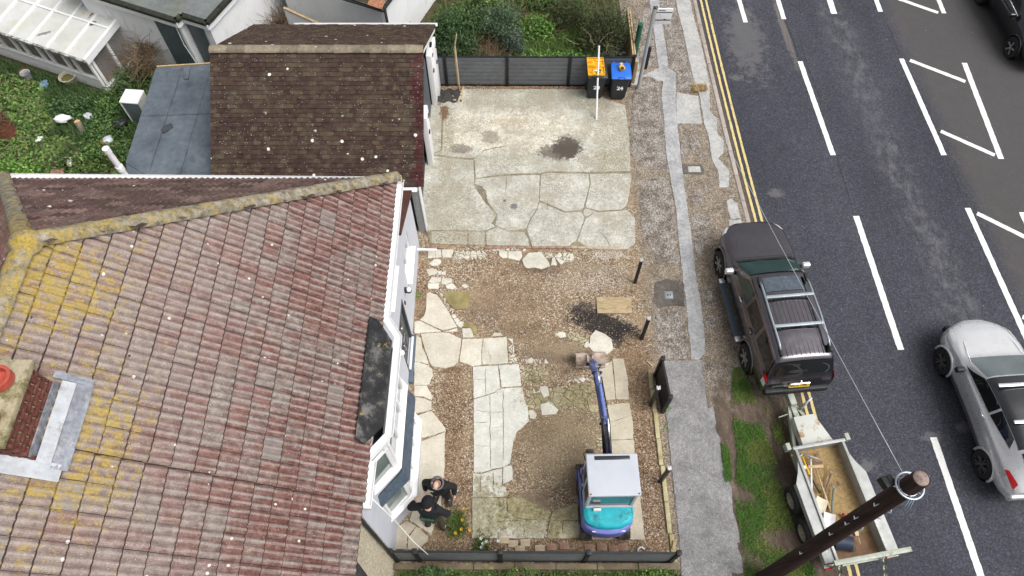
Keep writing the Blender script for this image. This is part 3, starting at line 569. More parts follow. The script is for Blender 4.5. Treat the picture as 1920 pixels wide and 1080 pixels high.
# mossy edging along the footway
M_EDG = m_paving('lichened_edging', (0.36, 0.31, 0.15), (0.52, 0.47, 0.30), 0.5)
ya = 7.0
while ya > 2.5:
    L = random.uniform(0.5, 0.9); fr = (7.0 - ya) / 4.5
    MB().box((0, 0, 0), (0.10, L - 0.015, 0.12)).obj('edging_stone', M_EDG, forecourt, bevel=0.012).location = (3.44 + 0.10 * fr + random.uniform(-.01, .01), ya - L / 2, 0.0)
    ya -= L
# ---- footway surfacing patches
Z6 = dict(ox=1180, oy=120, sc=3.377); Z7 = dict(ox=1180, oy=400, sc=3.3727); ZT = dict(ox=1080, oy=0, sc=4.5); Z0 = dict(ox=0, oy=0, sc=1.0)
FP = [('old_asphalt', M_OLD, 0.012, [(Z6, [(75, 95), (185, 90), (200, 180), (218, 420), (238, 600), (250, 690), (130, 660), (60, 640), (10, 560), (8, 400), (20, 200)]), (Z6, [(60, 760), (150, 720), (245, 720), (272, 840), (286, 1000), (300, 1180), (318, 1270), (230, 1255), (180, 1240), (120, 1150), (80, 1060), (70, 900)]),
       (Z7, [(162, 622), (200, 602), (330, 600), (352, 700), (376, 905), (300, 922), (205, 918), (172, 820), (166, 700)]), (ZT, [(590, 20), (618, 20), (646, 240), (672, 480), (680, 540), (600, 578), (560, 560), (520, 400), (510, 260), (560, 120)]), (ZT, [(600, -60), (612, -60), (618, 16), (585, 16)]),
       (ZT, [(705, -60), (832, -60), (838, 60), (874, 200), (938, 470), (982, 690), (860, 690), (852, 620), (790, 575), (775, 470), (742, 240), (712, 60)]), (Z6, [(302, 30), (378, 0), (405, 160), (345, 172), (302, 165)]), (Z6, [(372, 455), (440, 452), (455, 540), (400, 545), (375, 510)]), (Z6, [(318, 480), (362, 470), (372, 530), (395, 560), (340, 600), (322, 560)]), (Z6, [(400, 560), (450, 545), (498, 604), (450, 600)]),
       (Z6, [(388, 950), (430, 945), (518, 962), (500, 1020), (505, 1070), (470, 1130), (490, 1200), (430, 1230), (405, 1100)]), (Z7, [(456, 482), (500, 490), (552, 522), (545, 578), (492, 603), (465, 560)]), (Z7, [(482, 632), (520, 628), (550, 652), (543, 718), (487, 738)]), (Z6, [(405, 790), (455, 785), (470, 820), (492, 860), (440, 890), (400, 890), (385, 840), (420, 830)]),
       (Z6, [(305, 395), (322, 395), (325, 440), (306, 440)]), (Z6, [(345, 425), (370, 420), (368, 445), (350, 448)]), (Z6, [(500, 765), (530, 770), (525, 800), (505, 800)]), (Z6, [(440, 728), (466, 725), (462, 752), (442, 752)]), (Z6, [(470, 765), (492, 760), (490, 790), (472, 795)]), (Z6, [(362, 765), (385, 770), (382, 790), (364, 788)])]),
      ('dark_repair', M_DARKP, 0.009, [(Z7, [(160, 440), (230, 415), (300, 420), (346, 440), (350, 590), (260, 585), (180, 600), (150, 560)])]),
      ('repair_strip', M_GREY, 0.018, [(Z0, [(1214, -20), (1233, -20), (1236, 2), (1243, 53), (1251, 105), (1253, 128), (1267, 136), (1267.5, 208), (1272, 256), (1278, 310), (1284, 357), (1290, 400), (1296, 440), (1300, 478), (1306, 524), (1315, 578), (1321, 637), (1322, 661), (1310, 675), (1296, 674), (1293, 640), (1284, 550), (1275, 478), (1271, 430), (1267, 390), (1256, 330), (1249, 285), (1243, 208), (1240, 178), (1243, 154), (1234, 124), (1225, 53), (1218, 2)]),
       (ZT, [(445, 605), (530, 600), (560, 640), (715, 572), (732, 688), (690, 685), (640, 655), (560, 650), (445, 640)]), (ZT, [(450, 650), (540, 650), (540, 720), (470, 725), (448, 700)]), (ZT, [(470, 380), (525, 385), (532, 590), (445, 595), (450, 500)])]),
      ('repair_patch', M_GREYL, 0.015, [(Z6, [(297, 182), (435, 203), (458, 380), (376, 380), (297, 377)]), (Z0, [(1264, -20), (1290, -20), (1295, 10), (1303, 40), (1312, 75), (1320, 107), (1330, 158), (1331, 208), (1345, 224), (1344, 250), (1357, 265), (1356, 286), (1346, 298), (1367, 321), (1366, 351), (1349, 352), (1346, 321), (1335, 300), (1331, 274), (1328, 253), (1320, 232), (1311, 178), (1301, 150), (1290, 105), (1281, 60), (1270, 20)]),
       (Z6, [(612, 872), (642, 852), (680, 882), (706, 978), (640, 985)]), (Z6, [(628, 992), (708, 985), (720, 1050), (640, 1060)])]),
      ('tarmac_path', M_TAR, 0.02, [(Z0, [(1239, 677), (1318, 676), (1324, 690), (1326, 720), (1340, 780), (1349, 815), (1352, 860), (1371, 915), (1374, 960), (1386, 1000), (1393, 1080), (1405, 1200), (1290, 1200), (1278, 1080), (1272, 1000), (1262, 900), (1250, 790), (1245, 740)])])]
for nm, mt, z, L in FP:
    for Zc, p in L: slab(nm, GS(p, **Zc), -0.03, z + random.uniform(-.003, .003), mt, footway, 0.035 if mt == M_OLD else 0.014, 0.07, 0.0, 0.012 if mt == M_OLD else 0.006)
# straw coloured grass clump at the patch edge is built with the plants
# service covers
M_STEEL = simple('cast_cover_steel', (0.27, 0.30, 0.33), 0.55, 0.6, var=0.2, ns=20, bump=0.4)
cv = thing('inspection_cover', 'small square grey metal cover in the dark patch of footway', 'cover', G(1254, 553, 0.008))
MB().box((0, 0, 0.004), (0.22, 0.22, 0.012)).obj('frame', M_STEEL, cv, bevel=0.004); MB().box((0, 0, 0.013), (0.17, 0.17, 0.008)).obj('lid', M_STEEL, cv, bevel=0.003)
M_BLACK = simple('black_iron', (0.03, 0.03, 0.032), 0.6, var=0.3, ns=20)
for dx in (-.03, .035): MB().box((dx, -.01, 0.018), (0.03, 0.045, 0.003)).obj('key_slot', M_BLACK, cv)
cv = thing('inspection_cover', 'rectangular drain cover with dark tar frame between kerb and grey strip', 'cover', G(1299, 318, 0.004))
slab('tar_frame', [Vector(p) for p in ((-.30, -.18, 0), (.30, -.18, 0), (.33, 0, 0), (.27, .19, 0), (-.3, .18, 0))], -0.03, 0.015, M_DARKP, cv, 0.01); MB().box((0.04, 0, 0.016), (0.36, 0.21, 0.016)).obj('lid', M_GREYL, cv, bevel=0.006)
# ---- kerb stones
kerb = struct(link('kerb', None)); s0 = 8.7
km = MB().box((0, 0, 0), (0.125, 0.9, 0.25)).mesh('kerb_stone', M_KERB, bevel=0.015)
while s0 < 34:
    t = 7.22 + float(bow(s0)); p = RP(t, s0, -0.105); o = link('kerb_stone', km, kerb, p, (0, 0, RA - 0.0032 * max(0, s0 - 11)))
    s0 += 0.912
# ---- road markings, each its own sheet
M_WHITE = m_paint('road_paint_white', (0.80, 0.80, 0.78), 0.4); M_YEL = m_paint('road_paint_yellow', (0.62, 0.50, 0.22), 0.7)
def mark(a, b, wd, mat=None, name='road_marking', z=-0.076):
    a, b = Vector(a), Vector(b); d = (b - a); L = d.length; d.normalize(); nr = Vector((-d.y, d.x, 0)); n = max(2, int(L / 0.08)); A = []; B = []
    for i in range(n + 1):
        q = a + d * L * i / n; j1, j2 = random.uniform(-.006, .006), random.uniform(-.006, .006)
        A.append((q.x + nr.x * (wd / 2 + j1), q.y + nr.y * (wd / 2 + j1), z)); B.append((q.x - nr.x * (wd / 2 + j2), q.y - nr.y * (wd / 2 + j2), z))
    return MB().grid([A, B]).obj(name, mat or M_WHITE, road)
for x0, y0, x1, y1, wd in [(1500, 115, 1562, 291, .16), (1605, 405, 1689, 656, .165), (1750, 820, 1840, 1083, .165), (1446, -40, 1470, 36, .15), (1374, -40, 1398, 42, .15), (1543, -40, 1564, 26, .2), (1628, -40, 1651, 22, .16),
                           (1690, 110, 1770, 291, .16), (1814, 390, 1940, 668, .16), (1808, 118, 1877, 298, .17), (1706, 113, 1810, 153, .14), (1764, 246, 1865, 291, .14), (1832, 400, 1935, 451, .14), (1916, 398, 1940, 452, .17), (1685, -2, 1759, 24, .14), (1748, -30, 1770, 25, .15), (1917, 594, 1960, 612, .14)]:
    mark(G(x0, y0, -.08), G(x1, y1, -.08), wd)
for off in (7.47, 7.645):
    s0 = -3.0
    while s0 < 34:
        L = random.uniform(1.2, 3.0); mark(RP(off + float(bow(s0)), s0), RP(off + float(bow(s0 + L)), s0 + L - 0.012), 0.072, M_YEL); s0 += L
M_SEAL = simple('crack_sealant', (0.018, 0.018, 0.02), 0.7, var=0.3, ns=30)
def rc(pts, wd=0.008): seam([G(x, y, -.08) for x, y in pts], wd, -0.0755, road, 'road_crack', M_SEAL)
rc([(1470, 36), (1487, 75), (1497, 105), (1503, 118)], 0.013); rc([(1498, 66), (1510, 110), (1513, 118), (1520, 140), (1535, 175), (1540, 200)], 0.007); rc([(1567, 292), (1578, 325), (1588, 355), (1602, 404)], 0.01); rc([(1652, 24), (1670, 60), (1682, 90), (1688, 108)], 0.008); rc([(1772, 292), (1795, 345), (1812, 388)], 0.006); rc([(1475, 60), (1480, 90), (1490, 110)], 0.006); rc([(1735, 730), (1730, 690), (1715, 660)], 0.004)
q = G(1573, 14, -.076); gc = MB().box((0, 0, 0), (0.22, 0.32, 0.004)).obj('road_drain_cover', simple('dark_cover', (0.06, 0.06, 0.065), 0.6, 0.3, var=0.3, ns=40), road); gc.location = q; gc.rotation_euler.z = RA
# ---- loose stones on the soil
def pebbles(name, polys, n, r0, r1, pal, z, parent, seed=3, white=0.04):
    g = np.random.default_rng(seed); polys = [[(p[0], p[1]) for p in q] for q in polys]
    xs = [p[0] for q in polys for p in q]; ys = [p[1] for q in polys for p in q]
    X = g.uniform(min(xs), max(xs), n * 3); Y = g.uniform(min(ys), max(ys), n * 3); ok = np.zeros(len(X), bool)
    for q in polys: ok |= pip_np(X, Y, q)
    X, Y = X[ok][:n], Y[ok][:n]; n = len(X)
    B = np.array([(1, 0, 0), (0, 1, 0), (-1, 0, 0), (0, -1, 0), (0, 0, 1)], float)[None] * (1 + g.uniform(-.35, .35, (n, 5, 1)))
    a = g.uniform(0, 6.28, n); r = r0 + (r1 - r0) * g.random(n) ** 2.5; e = g.uniform(0.55, 1.0, n)
    x = B[..., 0] * r[:, None]; y = B[..., 1] * (r * e)[:, None]; zz = B[..., 2] * (r * 0.6)[:, None]
    V = np.stack([x * np.cos(a)[:, None] - y * np.sin(a)[:, None] + X[:, None], x * np.sin(a)[:, None] + y * np.cos(a)[:, None] + Y[:, None], zz + z], -1).reshape(-1, 3)
    T = np.array([(0, 1, 4), (1, 2, 4), (2, 3, 4), (3, 0, 4)]); F = (np.arange(n)[:, None, None] * 5 + T[None]).reshape(-1, 3)
    pal = np.array(pal); c = pal[g.integers(0, len(pal), n)] * g.uniform(0.7, 1.25, (n, 1)); c[g.random(n) < white] = (0.72, 0.69, 0.64)
    return stuff(npmesh(name, V, F, vcol('loose_stone', 0.9), np.repeat(c, 4, 0), parent=parent))
PAL = [(0.10, 0.065, 0.04), (0.19, 0.125, 0.075), (0.30, 0.21, 0.13), (0.38, 0.29, 0.19), (0.22, 0.12, 0.07), (0.13, 0.09, 0.06), (0.45, 0.38, 0.29)]
pebbles('gravel', [GS([(800, 470), (1200, 470), (1235, 680), (800, 680)]), GS([(805, 690), (890, 690), (885, 1030), (760, 1035), (830, 900)]), GS([(880, 780), (1110, 700), (1110, 960), (960, 900)]), GS([(1180, 640), (1235, 670), (1265, 1045), (890, 1045), (890, 1015), (1200, 1012)])], 22000, 0.005, 0.019, PAL, 0.003, forecourt, 5, 0.03)
pebbles('footway_grit', [GS([(1185, 160), (1300, 140), (1330, 200), (1400, 430), (1420, 600), (1480, 720), (1330, 690), (1200, 690)])], 12000, 0.006, 0.02, [(0.16, 0.125, 0.095), (0.30, 0.25, 0.19), (0.42, 0.36, 0.28), (0.24, 0.16, 0.10)], 0.004, footway, 6, 0.03)
# ================================================================== BUILDINGS: MATERIALS
def m_tile():
    k = NM('roof_tile_concrete', 0.92, 0.15)
    P = k.pos(); cc = k.sep(k.attr('Col')); hgt = cc[0]; r = k.rnd()
    n = k.noise(0.9, 5, 0.6); n2 = k.noise(9, 6, 0.7); n3 = k.noise(55, 5, 0.8); r2 = k.math('FRACT', k.math('MULTIPLY', r, 17.31))
    st = k.noise(1.0, 4, 0.65, vec=k.map(P, scale=(1.6, 17, 1.6)))
    red = k.ramp(n2, [(0.34, (0.075, 0.028, 0.023)), (0.5, (0.165, 0.072, 0.060)), (0.66, (0.26, 0.145, 0.125))])
    gry = k.ramp(n2, [(0.34, (0.10, 0.085, 0.073)), (0.5, (0.205, 0.182, 0.162)), (0.66, (0.31, 0.285, 0.258))])
    x = k.sep(P)[0]
    worn = k.sm(x, -2.9, -5.6)                               # bleached and lichened up towards the ridge
    f = k.math('ADD', k.math('ADD', k.math('MULTIPLY', r, 0.18), k.math('MULTIPLY', n, 0.52)), k.math('ADD', k.math('MULTIPLY', worn, 0.16), k.math('MULTIPLY', st, 0.75)))
    c = k.mix(k.sm(f, 0.66, 0.95), red, gry)
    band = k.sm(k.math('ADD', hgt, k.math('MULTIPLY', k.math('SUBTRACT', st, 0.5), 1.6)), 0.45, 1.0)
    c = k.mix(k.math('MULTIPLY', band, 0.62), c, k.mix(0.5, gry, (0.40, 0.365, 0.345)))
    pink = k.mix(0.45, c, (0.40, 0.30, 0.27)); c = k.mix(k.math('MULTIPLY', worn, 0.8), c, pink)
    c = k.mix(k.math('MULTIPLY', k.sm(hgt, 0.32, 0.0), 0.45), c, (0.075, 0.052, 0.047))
    c = k.mix(1.0, c, k.ramp(n3, [(0.30, 0.55), (0.5, 1.0), (0.72, 1.4)]), 'MULTIPLY')
    c = k.mix(k.math('MULTIPLY', k.sm(r2, 0.955, 0.985), 0.45), c, (0.25, 0.245, 0.235))
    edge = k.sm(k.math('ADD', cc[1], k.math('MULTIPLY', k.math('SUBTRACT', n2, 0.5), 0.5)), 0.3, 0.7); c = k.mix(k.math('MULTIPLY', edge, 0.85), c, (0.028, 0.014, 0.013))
    # yellow lichen, thickest near ridge and hips
    yl = k.ramp(k.noise(30, 3, 0.6), [(0.3, (0.30, 0.21, 0.045)), (0.6, (0.42, 0.31, 0.06)), (0.8, (0.44, 0.39, 0.17))])
    lim = k.math('ADD', k.noise(7.5, 8, 0.8), k.math('MULTIPLY', k.sm(x, -3.6, -6.4), 0.13))
    lim = k.math('ADD', lim, k.math('MULTIPLY', k.blob((-5.3, 2.7), 0.5, 0.9, 0, 1.0, 3, 0.5), 0.10))
    lim = k.math('ADD', lim, k.math('MULTIPLY', k.blob((-6.1, 4.7), 0.7, 0.6, 0, 1.0, 3, 0.5), 0.09))
    c = k.mix(k.math('MULTIPLY', k.sm(lim, 0.63, 0.74), 0.75), c, yl)
    c = k.mix(k.math('MULTIPLY', k.sm(k.noise(11, 5, 0.7, vec=k.map(P, loc=(4, 1, 2))), 0.66, 0.71), 0.6), c, (0.42, 0.30, 0.17))
    c = k.mix(k.sm(k.noise(7.5, 4, 0.6, vec=k.map(P, loc=(9, 1, 2))), 0.71, 0.74), c, (0.055, 0.06, 0.018))
    vd = k.vor(5.5); vr = k.sep(k.vor(5.5, out='Color'))[0]
    c = k.mix(k.math('MULTIPLY', k.sm(k.math('SUBTRACT', k.math('ADD', vd, k.math('MULTIPLY', k.noise(30, 4, 0.7), 0.12)), k.math('MULTIPLY', vr, 0.09)), 0.115, 0.085), k.sm(vr, 0.86, 0.90)), c, (0.66, 0.62, 0.58))
    c = k.mix(k.sm(k.vor(16), 0.10, 0.07), c, (0.50, 0.46, 0.42))
    return k.base(c).bump(k.math('ADD', n2, n3), 0.5, 0.006).m
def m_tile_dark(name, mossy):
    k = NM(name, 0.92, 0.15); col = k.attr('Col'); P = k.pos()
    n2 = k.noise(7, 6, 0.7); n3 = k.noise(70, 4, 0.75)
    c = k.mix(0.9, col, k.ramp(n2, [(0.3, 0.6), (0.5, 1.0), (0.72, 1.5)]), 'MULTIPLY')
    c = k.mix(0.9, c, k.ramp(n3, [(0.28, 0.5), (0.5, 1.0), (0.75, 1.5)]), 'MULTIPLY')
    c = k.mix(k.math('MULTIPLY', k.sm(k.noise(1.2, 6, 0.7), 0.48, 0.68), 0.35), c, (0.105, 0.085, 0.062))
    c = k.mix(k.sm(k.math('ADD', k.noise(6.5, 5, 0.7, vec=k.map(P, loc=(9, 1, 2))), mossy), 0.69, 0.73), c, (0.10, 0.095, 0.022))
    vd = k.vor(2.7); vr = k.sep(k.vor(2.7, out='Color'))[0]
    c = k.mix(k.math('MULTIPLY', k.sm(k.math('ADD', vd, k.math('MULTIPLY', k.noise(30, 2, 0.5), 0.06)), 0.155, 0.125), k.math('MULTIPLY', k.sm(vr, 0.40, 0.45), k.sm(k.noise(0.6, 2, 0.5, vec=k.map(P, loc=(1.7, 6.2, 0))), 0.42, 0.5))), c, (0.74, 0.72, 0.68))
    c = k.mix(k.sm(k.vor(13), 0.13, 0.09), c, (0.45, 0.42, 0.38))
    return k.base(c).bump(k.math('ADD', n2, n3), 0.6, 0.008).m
def m_ridge():
    k = NM('ridge_tile', 0.92, 0.15); P = k.pos()
    c = k.ramp(k.noise(8, 6, 0.7), [(0.34, (0.10, 0.085, 0.06)), (0.5, (0.23, 0.205, 0.155)), (0.66, (0.36, 0.335, 0.275))])
    yl = k.ramp(k.noise(26, 3, 0.6), [(0.3, (0.27, 0.19, 0.045)), (0.6, (0.42, 0.31, 0.08)), (0.8, (0.46, 0.42, 0.22))])
    apex = k.blob((-6.3, 5.0), 1.2, 1.2, 0, 1.0, 3, 0.6)
    c = k.mix(k.sm(k.math('ADD', k.noise(5.5, 8, 0.8), k.math('MULTIPLY', apex, 0.08)), 0.50, 0.66), c, yl)
    c = k.mix(0.8, c, k.ramp(k.noise(70, 4, 0.75), [(0.28, 0.5), (0.5, 1.0), (0.75, 1.4)]), 'MULTIPLY')
    return k.base(c).bump(k.noise(40, 5, 0.75), 0.7, 0.01).m
def m_render(name, col, dirt=(0.55, 0.55, 0.5), amt=0.3):
    k = NM(name, 0.85, 0.25)
    c = k.ramp(k.noise(1.6, 6, 0.7), [(0.3, tuple(q * 0.90 for q in col)), (0.7, col)])
    c = k.mix(k.math('MULTIPLY', k.sm(k.noise(3.0, 7, 0.75, vec=k.map(k.pos(), scale=(1, 1, 0.35))), 0.52, 0.75), amt), c, dirt)
    c = k.mix(0.25, c, k.ramp(k.noise(60, 3, 0.7), [(0.3, 0.85), (0.7, 1.1)]), 'MULTIPLY')
    return k.base(c).bump(k.noise(90, 3, 0.7), 0.25, 0.004).m
def m_pebbledash():
    k = NM('pebbledash', 0.95, 0.15)
    c = k.ramp(k.sep(k.vor(55, out='Color'))[0], [(0.0, (0.30, 0.24, 0.15)), (0.4, (0.50, 0.44, 0.32)), (0.8, (0.66, 0.60, 0.47)), (1.0, (0.80, 0.76, 0.66))])
    c = k.mix(k.math('MULTIPLY', k.sm(k.noise(2.5, 5, 0.7), 0.5, 0.7), 0.4), c, (0.33, 0.27, 0.17))
    return k.base(c).bump(k.vor(55), 1.0, 0.012).m
def m_felt(name, lo, hi, green=None):
    k = NM(name, 0.75, 0.3)
    c = k.ramp(k.noise(1.1, 6, 0.7), [(0.3, lo), (0.7, hi)])
    c = k.mix(0.7, c, k.ramp(k.noise(6, 6, 0.7), [(0.3, 0.7), (0.7, 1.25)]), 'MULTIPLY')
    c = k.mix(0.6, c, k.ramp(k.noise(110, 3, 0.7), [(0.3, 0.7), (0.7, 1.3)]), 'MULTIPLY')
    if green: c = k.mix(k.math('MULTIPLY', k.sm(k.noise(2.6, 6, 0.7), 0.48, 0.7), 0.7), c, green)
    return k.base(c).bump(k.noise(100, 3, 0.7), 0.35, 0.004).m
def m_baymoss():
    k = NM('bay_felt', 0.7, 0.35)
    c = k.ramp(k.noise(3, 6, 0.7), [(0.40, (0.008, 0.008, 0.010)), (0.52, (0.022, 0.022, 0.024)), (0.64, (0.13, 0.125, 0.12))])
    c = k.mix(k.sm(k.noise(4.2, 8, 0.8), 0.61, 0.66), c, (0.40, 0.31, 0.03))
    return k.base(c).bump(k.noise(50, 4, 0.7), 0.5, 0.006).m
M_TILE = m_tile(); M_TILEN = m_tile_dark('back_slope_tile', 0.05); M_TILEG = m_tile_dark('garage_tile', 0.0); M_RIDGE = m_ridge()  # M_TILEN: mossy tile of the north and west slopes, coloured per tile
M_WALL = m_render('white_render', (0.58, 0.60, 0.66)); M_WALL2 = m_render('old_white_render', (0.82, 0.83, 0.84), (0.42, 0.43, 0.38), 0.55); M_PEB = m_pebbledash()
M_UPVC = simple('white_upvc', (0.80, 0.80, 0.81), 0.35, var=0.04, ns=4, dirt=(0.5, 0.48, 0.42), dirtamt=0.15); M_WOODW = simple('white_painted_timber', (0.76, 0.76, 0.74), 0.6, var=0.07, ns=8, dirt=(0.35, 0.32, 0.27), dirtamt=0.35)
M_ANTH = simple('anthracite_paint', (0.055, 0.065, 0.078), 0.5, var=0.12, ns=6); M_PANE = glassy('window_pane', (0.20, 0.25, 0.23), 0.05); M_SLATE = simple('blue_slate_cladding', (0.075, 0.10, 0.135), 0.55, var=0.3, ns=7, bump=0.4)
M_LEAD = simple('lead_flashing', (0.22, 0.235, 0.27), 0.6, 0.1, var=0.4, ns=9, dirt=(0.42, 0.41, 0.40), dirtamt=0.6, bump=0.4); M_LEADW = simple('bleached_flashing', (0.42, 0.44, 0.47), 0.6, 0.0, var=0.2, ns=8, dirt=(0.22, 0.215, 0.20), dirtamt=0.6, bump=0.4); M_MORT = m_paving('flaunching_mortar', (0.30, 0.25, 0.15), (0.46, 0.41, 0.30), 0.9)
M_GUTB = simple('black_gutter_plastic', (0.022, 0.022, 0.024), 0.4, var=0.2); M_FELTG = m_felt('grey_roof_felt', (0.07, 0.085, 0.105), (0.14, 0.165, 0.195)); M_FELTB = m_baymoss(); M_UNDER = simple('roof_underlay', (0.05, 0.035, 0.03), 0.95, var=0.2)
M_REDBR = simple('chimney_brick', (0.13, 0.045, 0.033), 0.9, var=0.6, ns=14, dirt=(0.30, 0.26, 0.05), dirtamt=0.45, bump=0.5); M_CLAY = simple('clay_pot', (0.40, 0.075, 0.05), 0.8, var=0.2, ns=9, dirt=(0.5, 0.45, 0.4), dirtamt=0.3)
M_LAMPW = simple('opal_glass', (0.85, 0.85, 0.85), 0.2, var=0.03)
# ================================================================== THE HOUSE
XE, YE, ZE, A, XW, PIT = -2.36, 9.12, 4.9, 4.0, -2.55, 0.94     # eave x, north eave y, eave z, run, wall x, rise per run
XR, YA, ZR = XE - A, YE - A, ZE + A * PIT; YP = 2.62             # ridge x, hip apex y, ridge z, party line
SL = math.hypot(A, A * PIT); CT, ST = A / SL, A * PIT / SL
house = thing('house', 'white rendered house with red brown lichened tile roof and bay window', 'house', (-2.55, 6.0, 0))
neigh = thing('house', 'cream pebbledash house joined on at the bottom left corner', 'house', (-2.55, 0.6, 0))
def hp(o, par): o.matrix_parent_inverse = Matrix.Translation(par.location).inverted(); return o
class Pt:                                                   # attaches parts whose meshes are given in world coordinates
    def __init__(s, par): s.p = par; s.off = Vector(par.location)
    def put(s, mb, name, mat, parent=None, **k):
        o = mb.obj(name, mat, parent or s.p, **k)
        if parent is None: o.location = -s.off
        return o
HP = Pt(house); NP = Pt(neigh)
def quadwall(mb, y0, y1, z0, z1, x=XW, holes=()):           # flat wall facing +X with rectangular openings
    ys = sorted({y0, y1} | {h[0] for h in holes} | {h[1] for h in holes}); zs = sorted({z0, z1} | {h[2] for h in holes} | {h[3] for h in holes})
    for a, b in zip(ys[:-1], ys[1:]):
        for c, d in zip(zs[:-1], zs[1:]):
            if any(h[0] <= a and b <= h[1] and h[2] <= c and d <= h[3] for h in holes): continue
            mb.add([(x, a, c), (x, b, c), (x, b, d), (x, a, d)], [(0, 1, 2, 3)])
    for h in holes:
        for (p, q) in (((h[0], h[2]), (h[1], h[2])), ((h[1], h[2]), (h[1], h[3])), ((h[1], h[3]), (h[0], h[3])), ((h[0], h[3]), (h[0], h[2]))):
            mb.add([(x, p[0], p[1]), (x, q[0], q[1]), (x - .14, q[0], q[1]), (x - .14, p[0], p[1])], [(0, 1, 2, 3)])
DOOR = (6.92, 7.92, 0.12, 2.05); W_UP = (6.92, 7.95, 3.4, 4.5); W_LO = (8.74, 9.76, 1.40, 2.18)
wb = MB(); quadwall(wb, YP, 10.75, 0, 2.32, holes=(DOOR, W_LO)); quadwall(wb, YP, 8.95, 2.32, 4.86, holes=(W_UP,))
wb.add([(XW, 8.95, 2.32), (XW, 10.75, 2.32), (XW, 8.95, 3.18)], [(0, 1, 2)])
wb.add([(XW, 10.75, 0), (-6.2, 10.75, 0), (-6.2, 10.75, 2.32), (XW, 10.75, 2.32)], [(0, 1, 2, 3)])
wb.add([(XW, 8.95, 2.32), (-10.3, 8.95, 2.32), (-10.3, 8.95, 4.86), (XW, 8.95, 4.86)], [(0, 1, 2, 3)])
wb.add([(-6.2, 8.95, 0), (-10.3, 8.95, 0), (-10.3, 8.95, 2.32), (-6.2, 8.95, 2.32)], [(0, 1, 2, 3)])
wb.add([(-10.3, 8.95, 0), (-10.3, YP, 0), (-10.3, YP, 4.86), (-10.3, 8.95, 4.86)], [(0, 1, 2, 3)])
wall = HP.put(wb, 'wall', M_WALL)
def window(P, name, w, x=XW, panes=2):
    y0, y1, z0, z1 = w; f = MB(); t = 0.06
    for b in ((y0, y1, z0, z0 + t), (y0, y1, z1 - t, z1), (y0, y0 + t, z0 + t, z1 - t), (y1 - t, y1, z0 + t, z1 - t)):
        f.box((x - .07, (b[0] + b[1]) / 2, (b[2] + b[3]) / 2), (0.07, b[1] - b[0], b[3] - b[2]))
    for i in range(1, panes): f.box((x - .07, y0 + (y1 - y0) * i / panes, (z0 + z1) / 2), (0.06, 0.05, z1 - z0 - 2 * t))
    o = P.put(f, name, M_UPVC)
    for i in range(panes):
        a, b = y0 + (y1 - y0) * i / panes + .03, y0 + (y1 - y0) * (i + 1) / panes - .03
        MB().box((x - .085, (a + b) / 2, (z0 + z1) / 2), (0.012, b - a, z1 - z0 - t)).obj('pane', M_PANE, o)
    MB().box((x + .02, (y0 + y1) / 2, z0 - .025), (0.20, y1 - y0 + .08, 0.05), (0, 0.08, 0)).obj('sill', M_UPVC, o, bevel=0.006)
    return o
window(HP, 'window', W_LO); window(HP, 'window', W_UP)
# front door with step
d = HP.put(MB().box((XW - .08, (DOOR[0] + DOOR[1]) / 2, 1.08), (0.05, 0.86, 1.90)), 'door', M_ANTH, bevel=0.004)
for yy in (7.20, 7.63):
    for zz in (0.62, 1.45): MB().box((XW - .05, yy, zz), (0.02, 0.28, 0.55)).obj('door_panel', simple('door_dark', (0.03, 0.035, 0.04), 0.35), d, bevel=0.006)
fr = MB()
for b in ((6.92, 6.985, .12, 2.05), (7.855, 7.92, .12, 2.05), (6.985, 7.855, 1.99, 2.05)): fr.box((XW - .04, (b[0] + b[1]) / 2, (b[2] + b[3]) / 2), (0.10, b[1] - b[0], b[3] - b[2]))
fr.obj('door_frame', M_ANTH, d)
M_CHR = simple('chrome', (0.75, 0.76, 0.78), 0.15, 1.0, var=0.05)
MB().tube([(XW - .03, 7.12, 0.85), (XW + .03, 7.12, .87), (XW + .03, 7.12, 1.20), (XW - .03, 7.12, 1.22)], 0.012, 8).obj('handle', M_CHR, d, smooth=True)
MB().box((XW - .04, 7.42, 1.05), (0.03, 0.26, 0.05)).obj('letterbox', M_CHR, d, bevel=0.004)
MB().lathe([(0.05, 0), (0.055, 0.01), (0.03, 0.02), (0, 0.02)], (XW - .035, 7.42, 1.52), 14, 'x').obj('knocker', M_CHR, d, smooth=True)
HP.put(MB().box((XW + .055, 7.30, 0.06), (0.11, 1.30, 0.12)), 'step', simple('slate_step', (0.085, 0.115, 0.155), 0.5, var=0.15), bevel=0.008)
HP.put(MB().box((XW + .03, 7.42, 0.145), (0.06, 0.9, 0.045)), 'threshold', M_UPVC, bevel=0.005)
for (yy, zz, l) in ((8.32, 1.75, 1), (6.58, 1.95, 0)):
    a = HP.put(MB().box((XW + .03, yy, zz), (0.06, 0.09, 0.15)), 'wall_lamp', M_BLACK, bevel=0.006)
    MB().lathe([(0.0, -.07), (0.045, -.055), (0.062, 0), (0.045, 0.055), (0, 0.07)], (XW + .10, yy, zz + .02), 14).obj('lamp_globe', M_LAMPW, a, smooth=True)
    MB().lathe([(0.066, 0.04), (0.05, 0.085), (0.0, 0.10)] if l == 0 else [(0.066, -.06), (0.066, -.02), (0.05, -.10), (0.0, -.11)], (XW + .10, yy, zz + .02), 14).obj('lamp_cap', M_BLACK if l else M_LAMPW, a, smooth=True)
HP.put(MB().box((XW + .015, 8.05, 1.62), (0.03, 0.05, 0.12)), 'doorbell', M_BLACK, bevel=0.004)
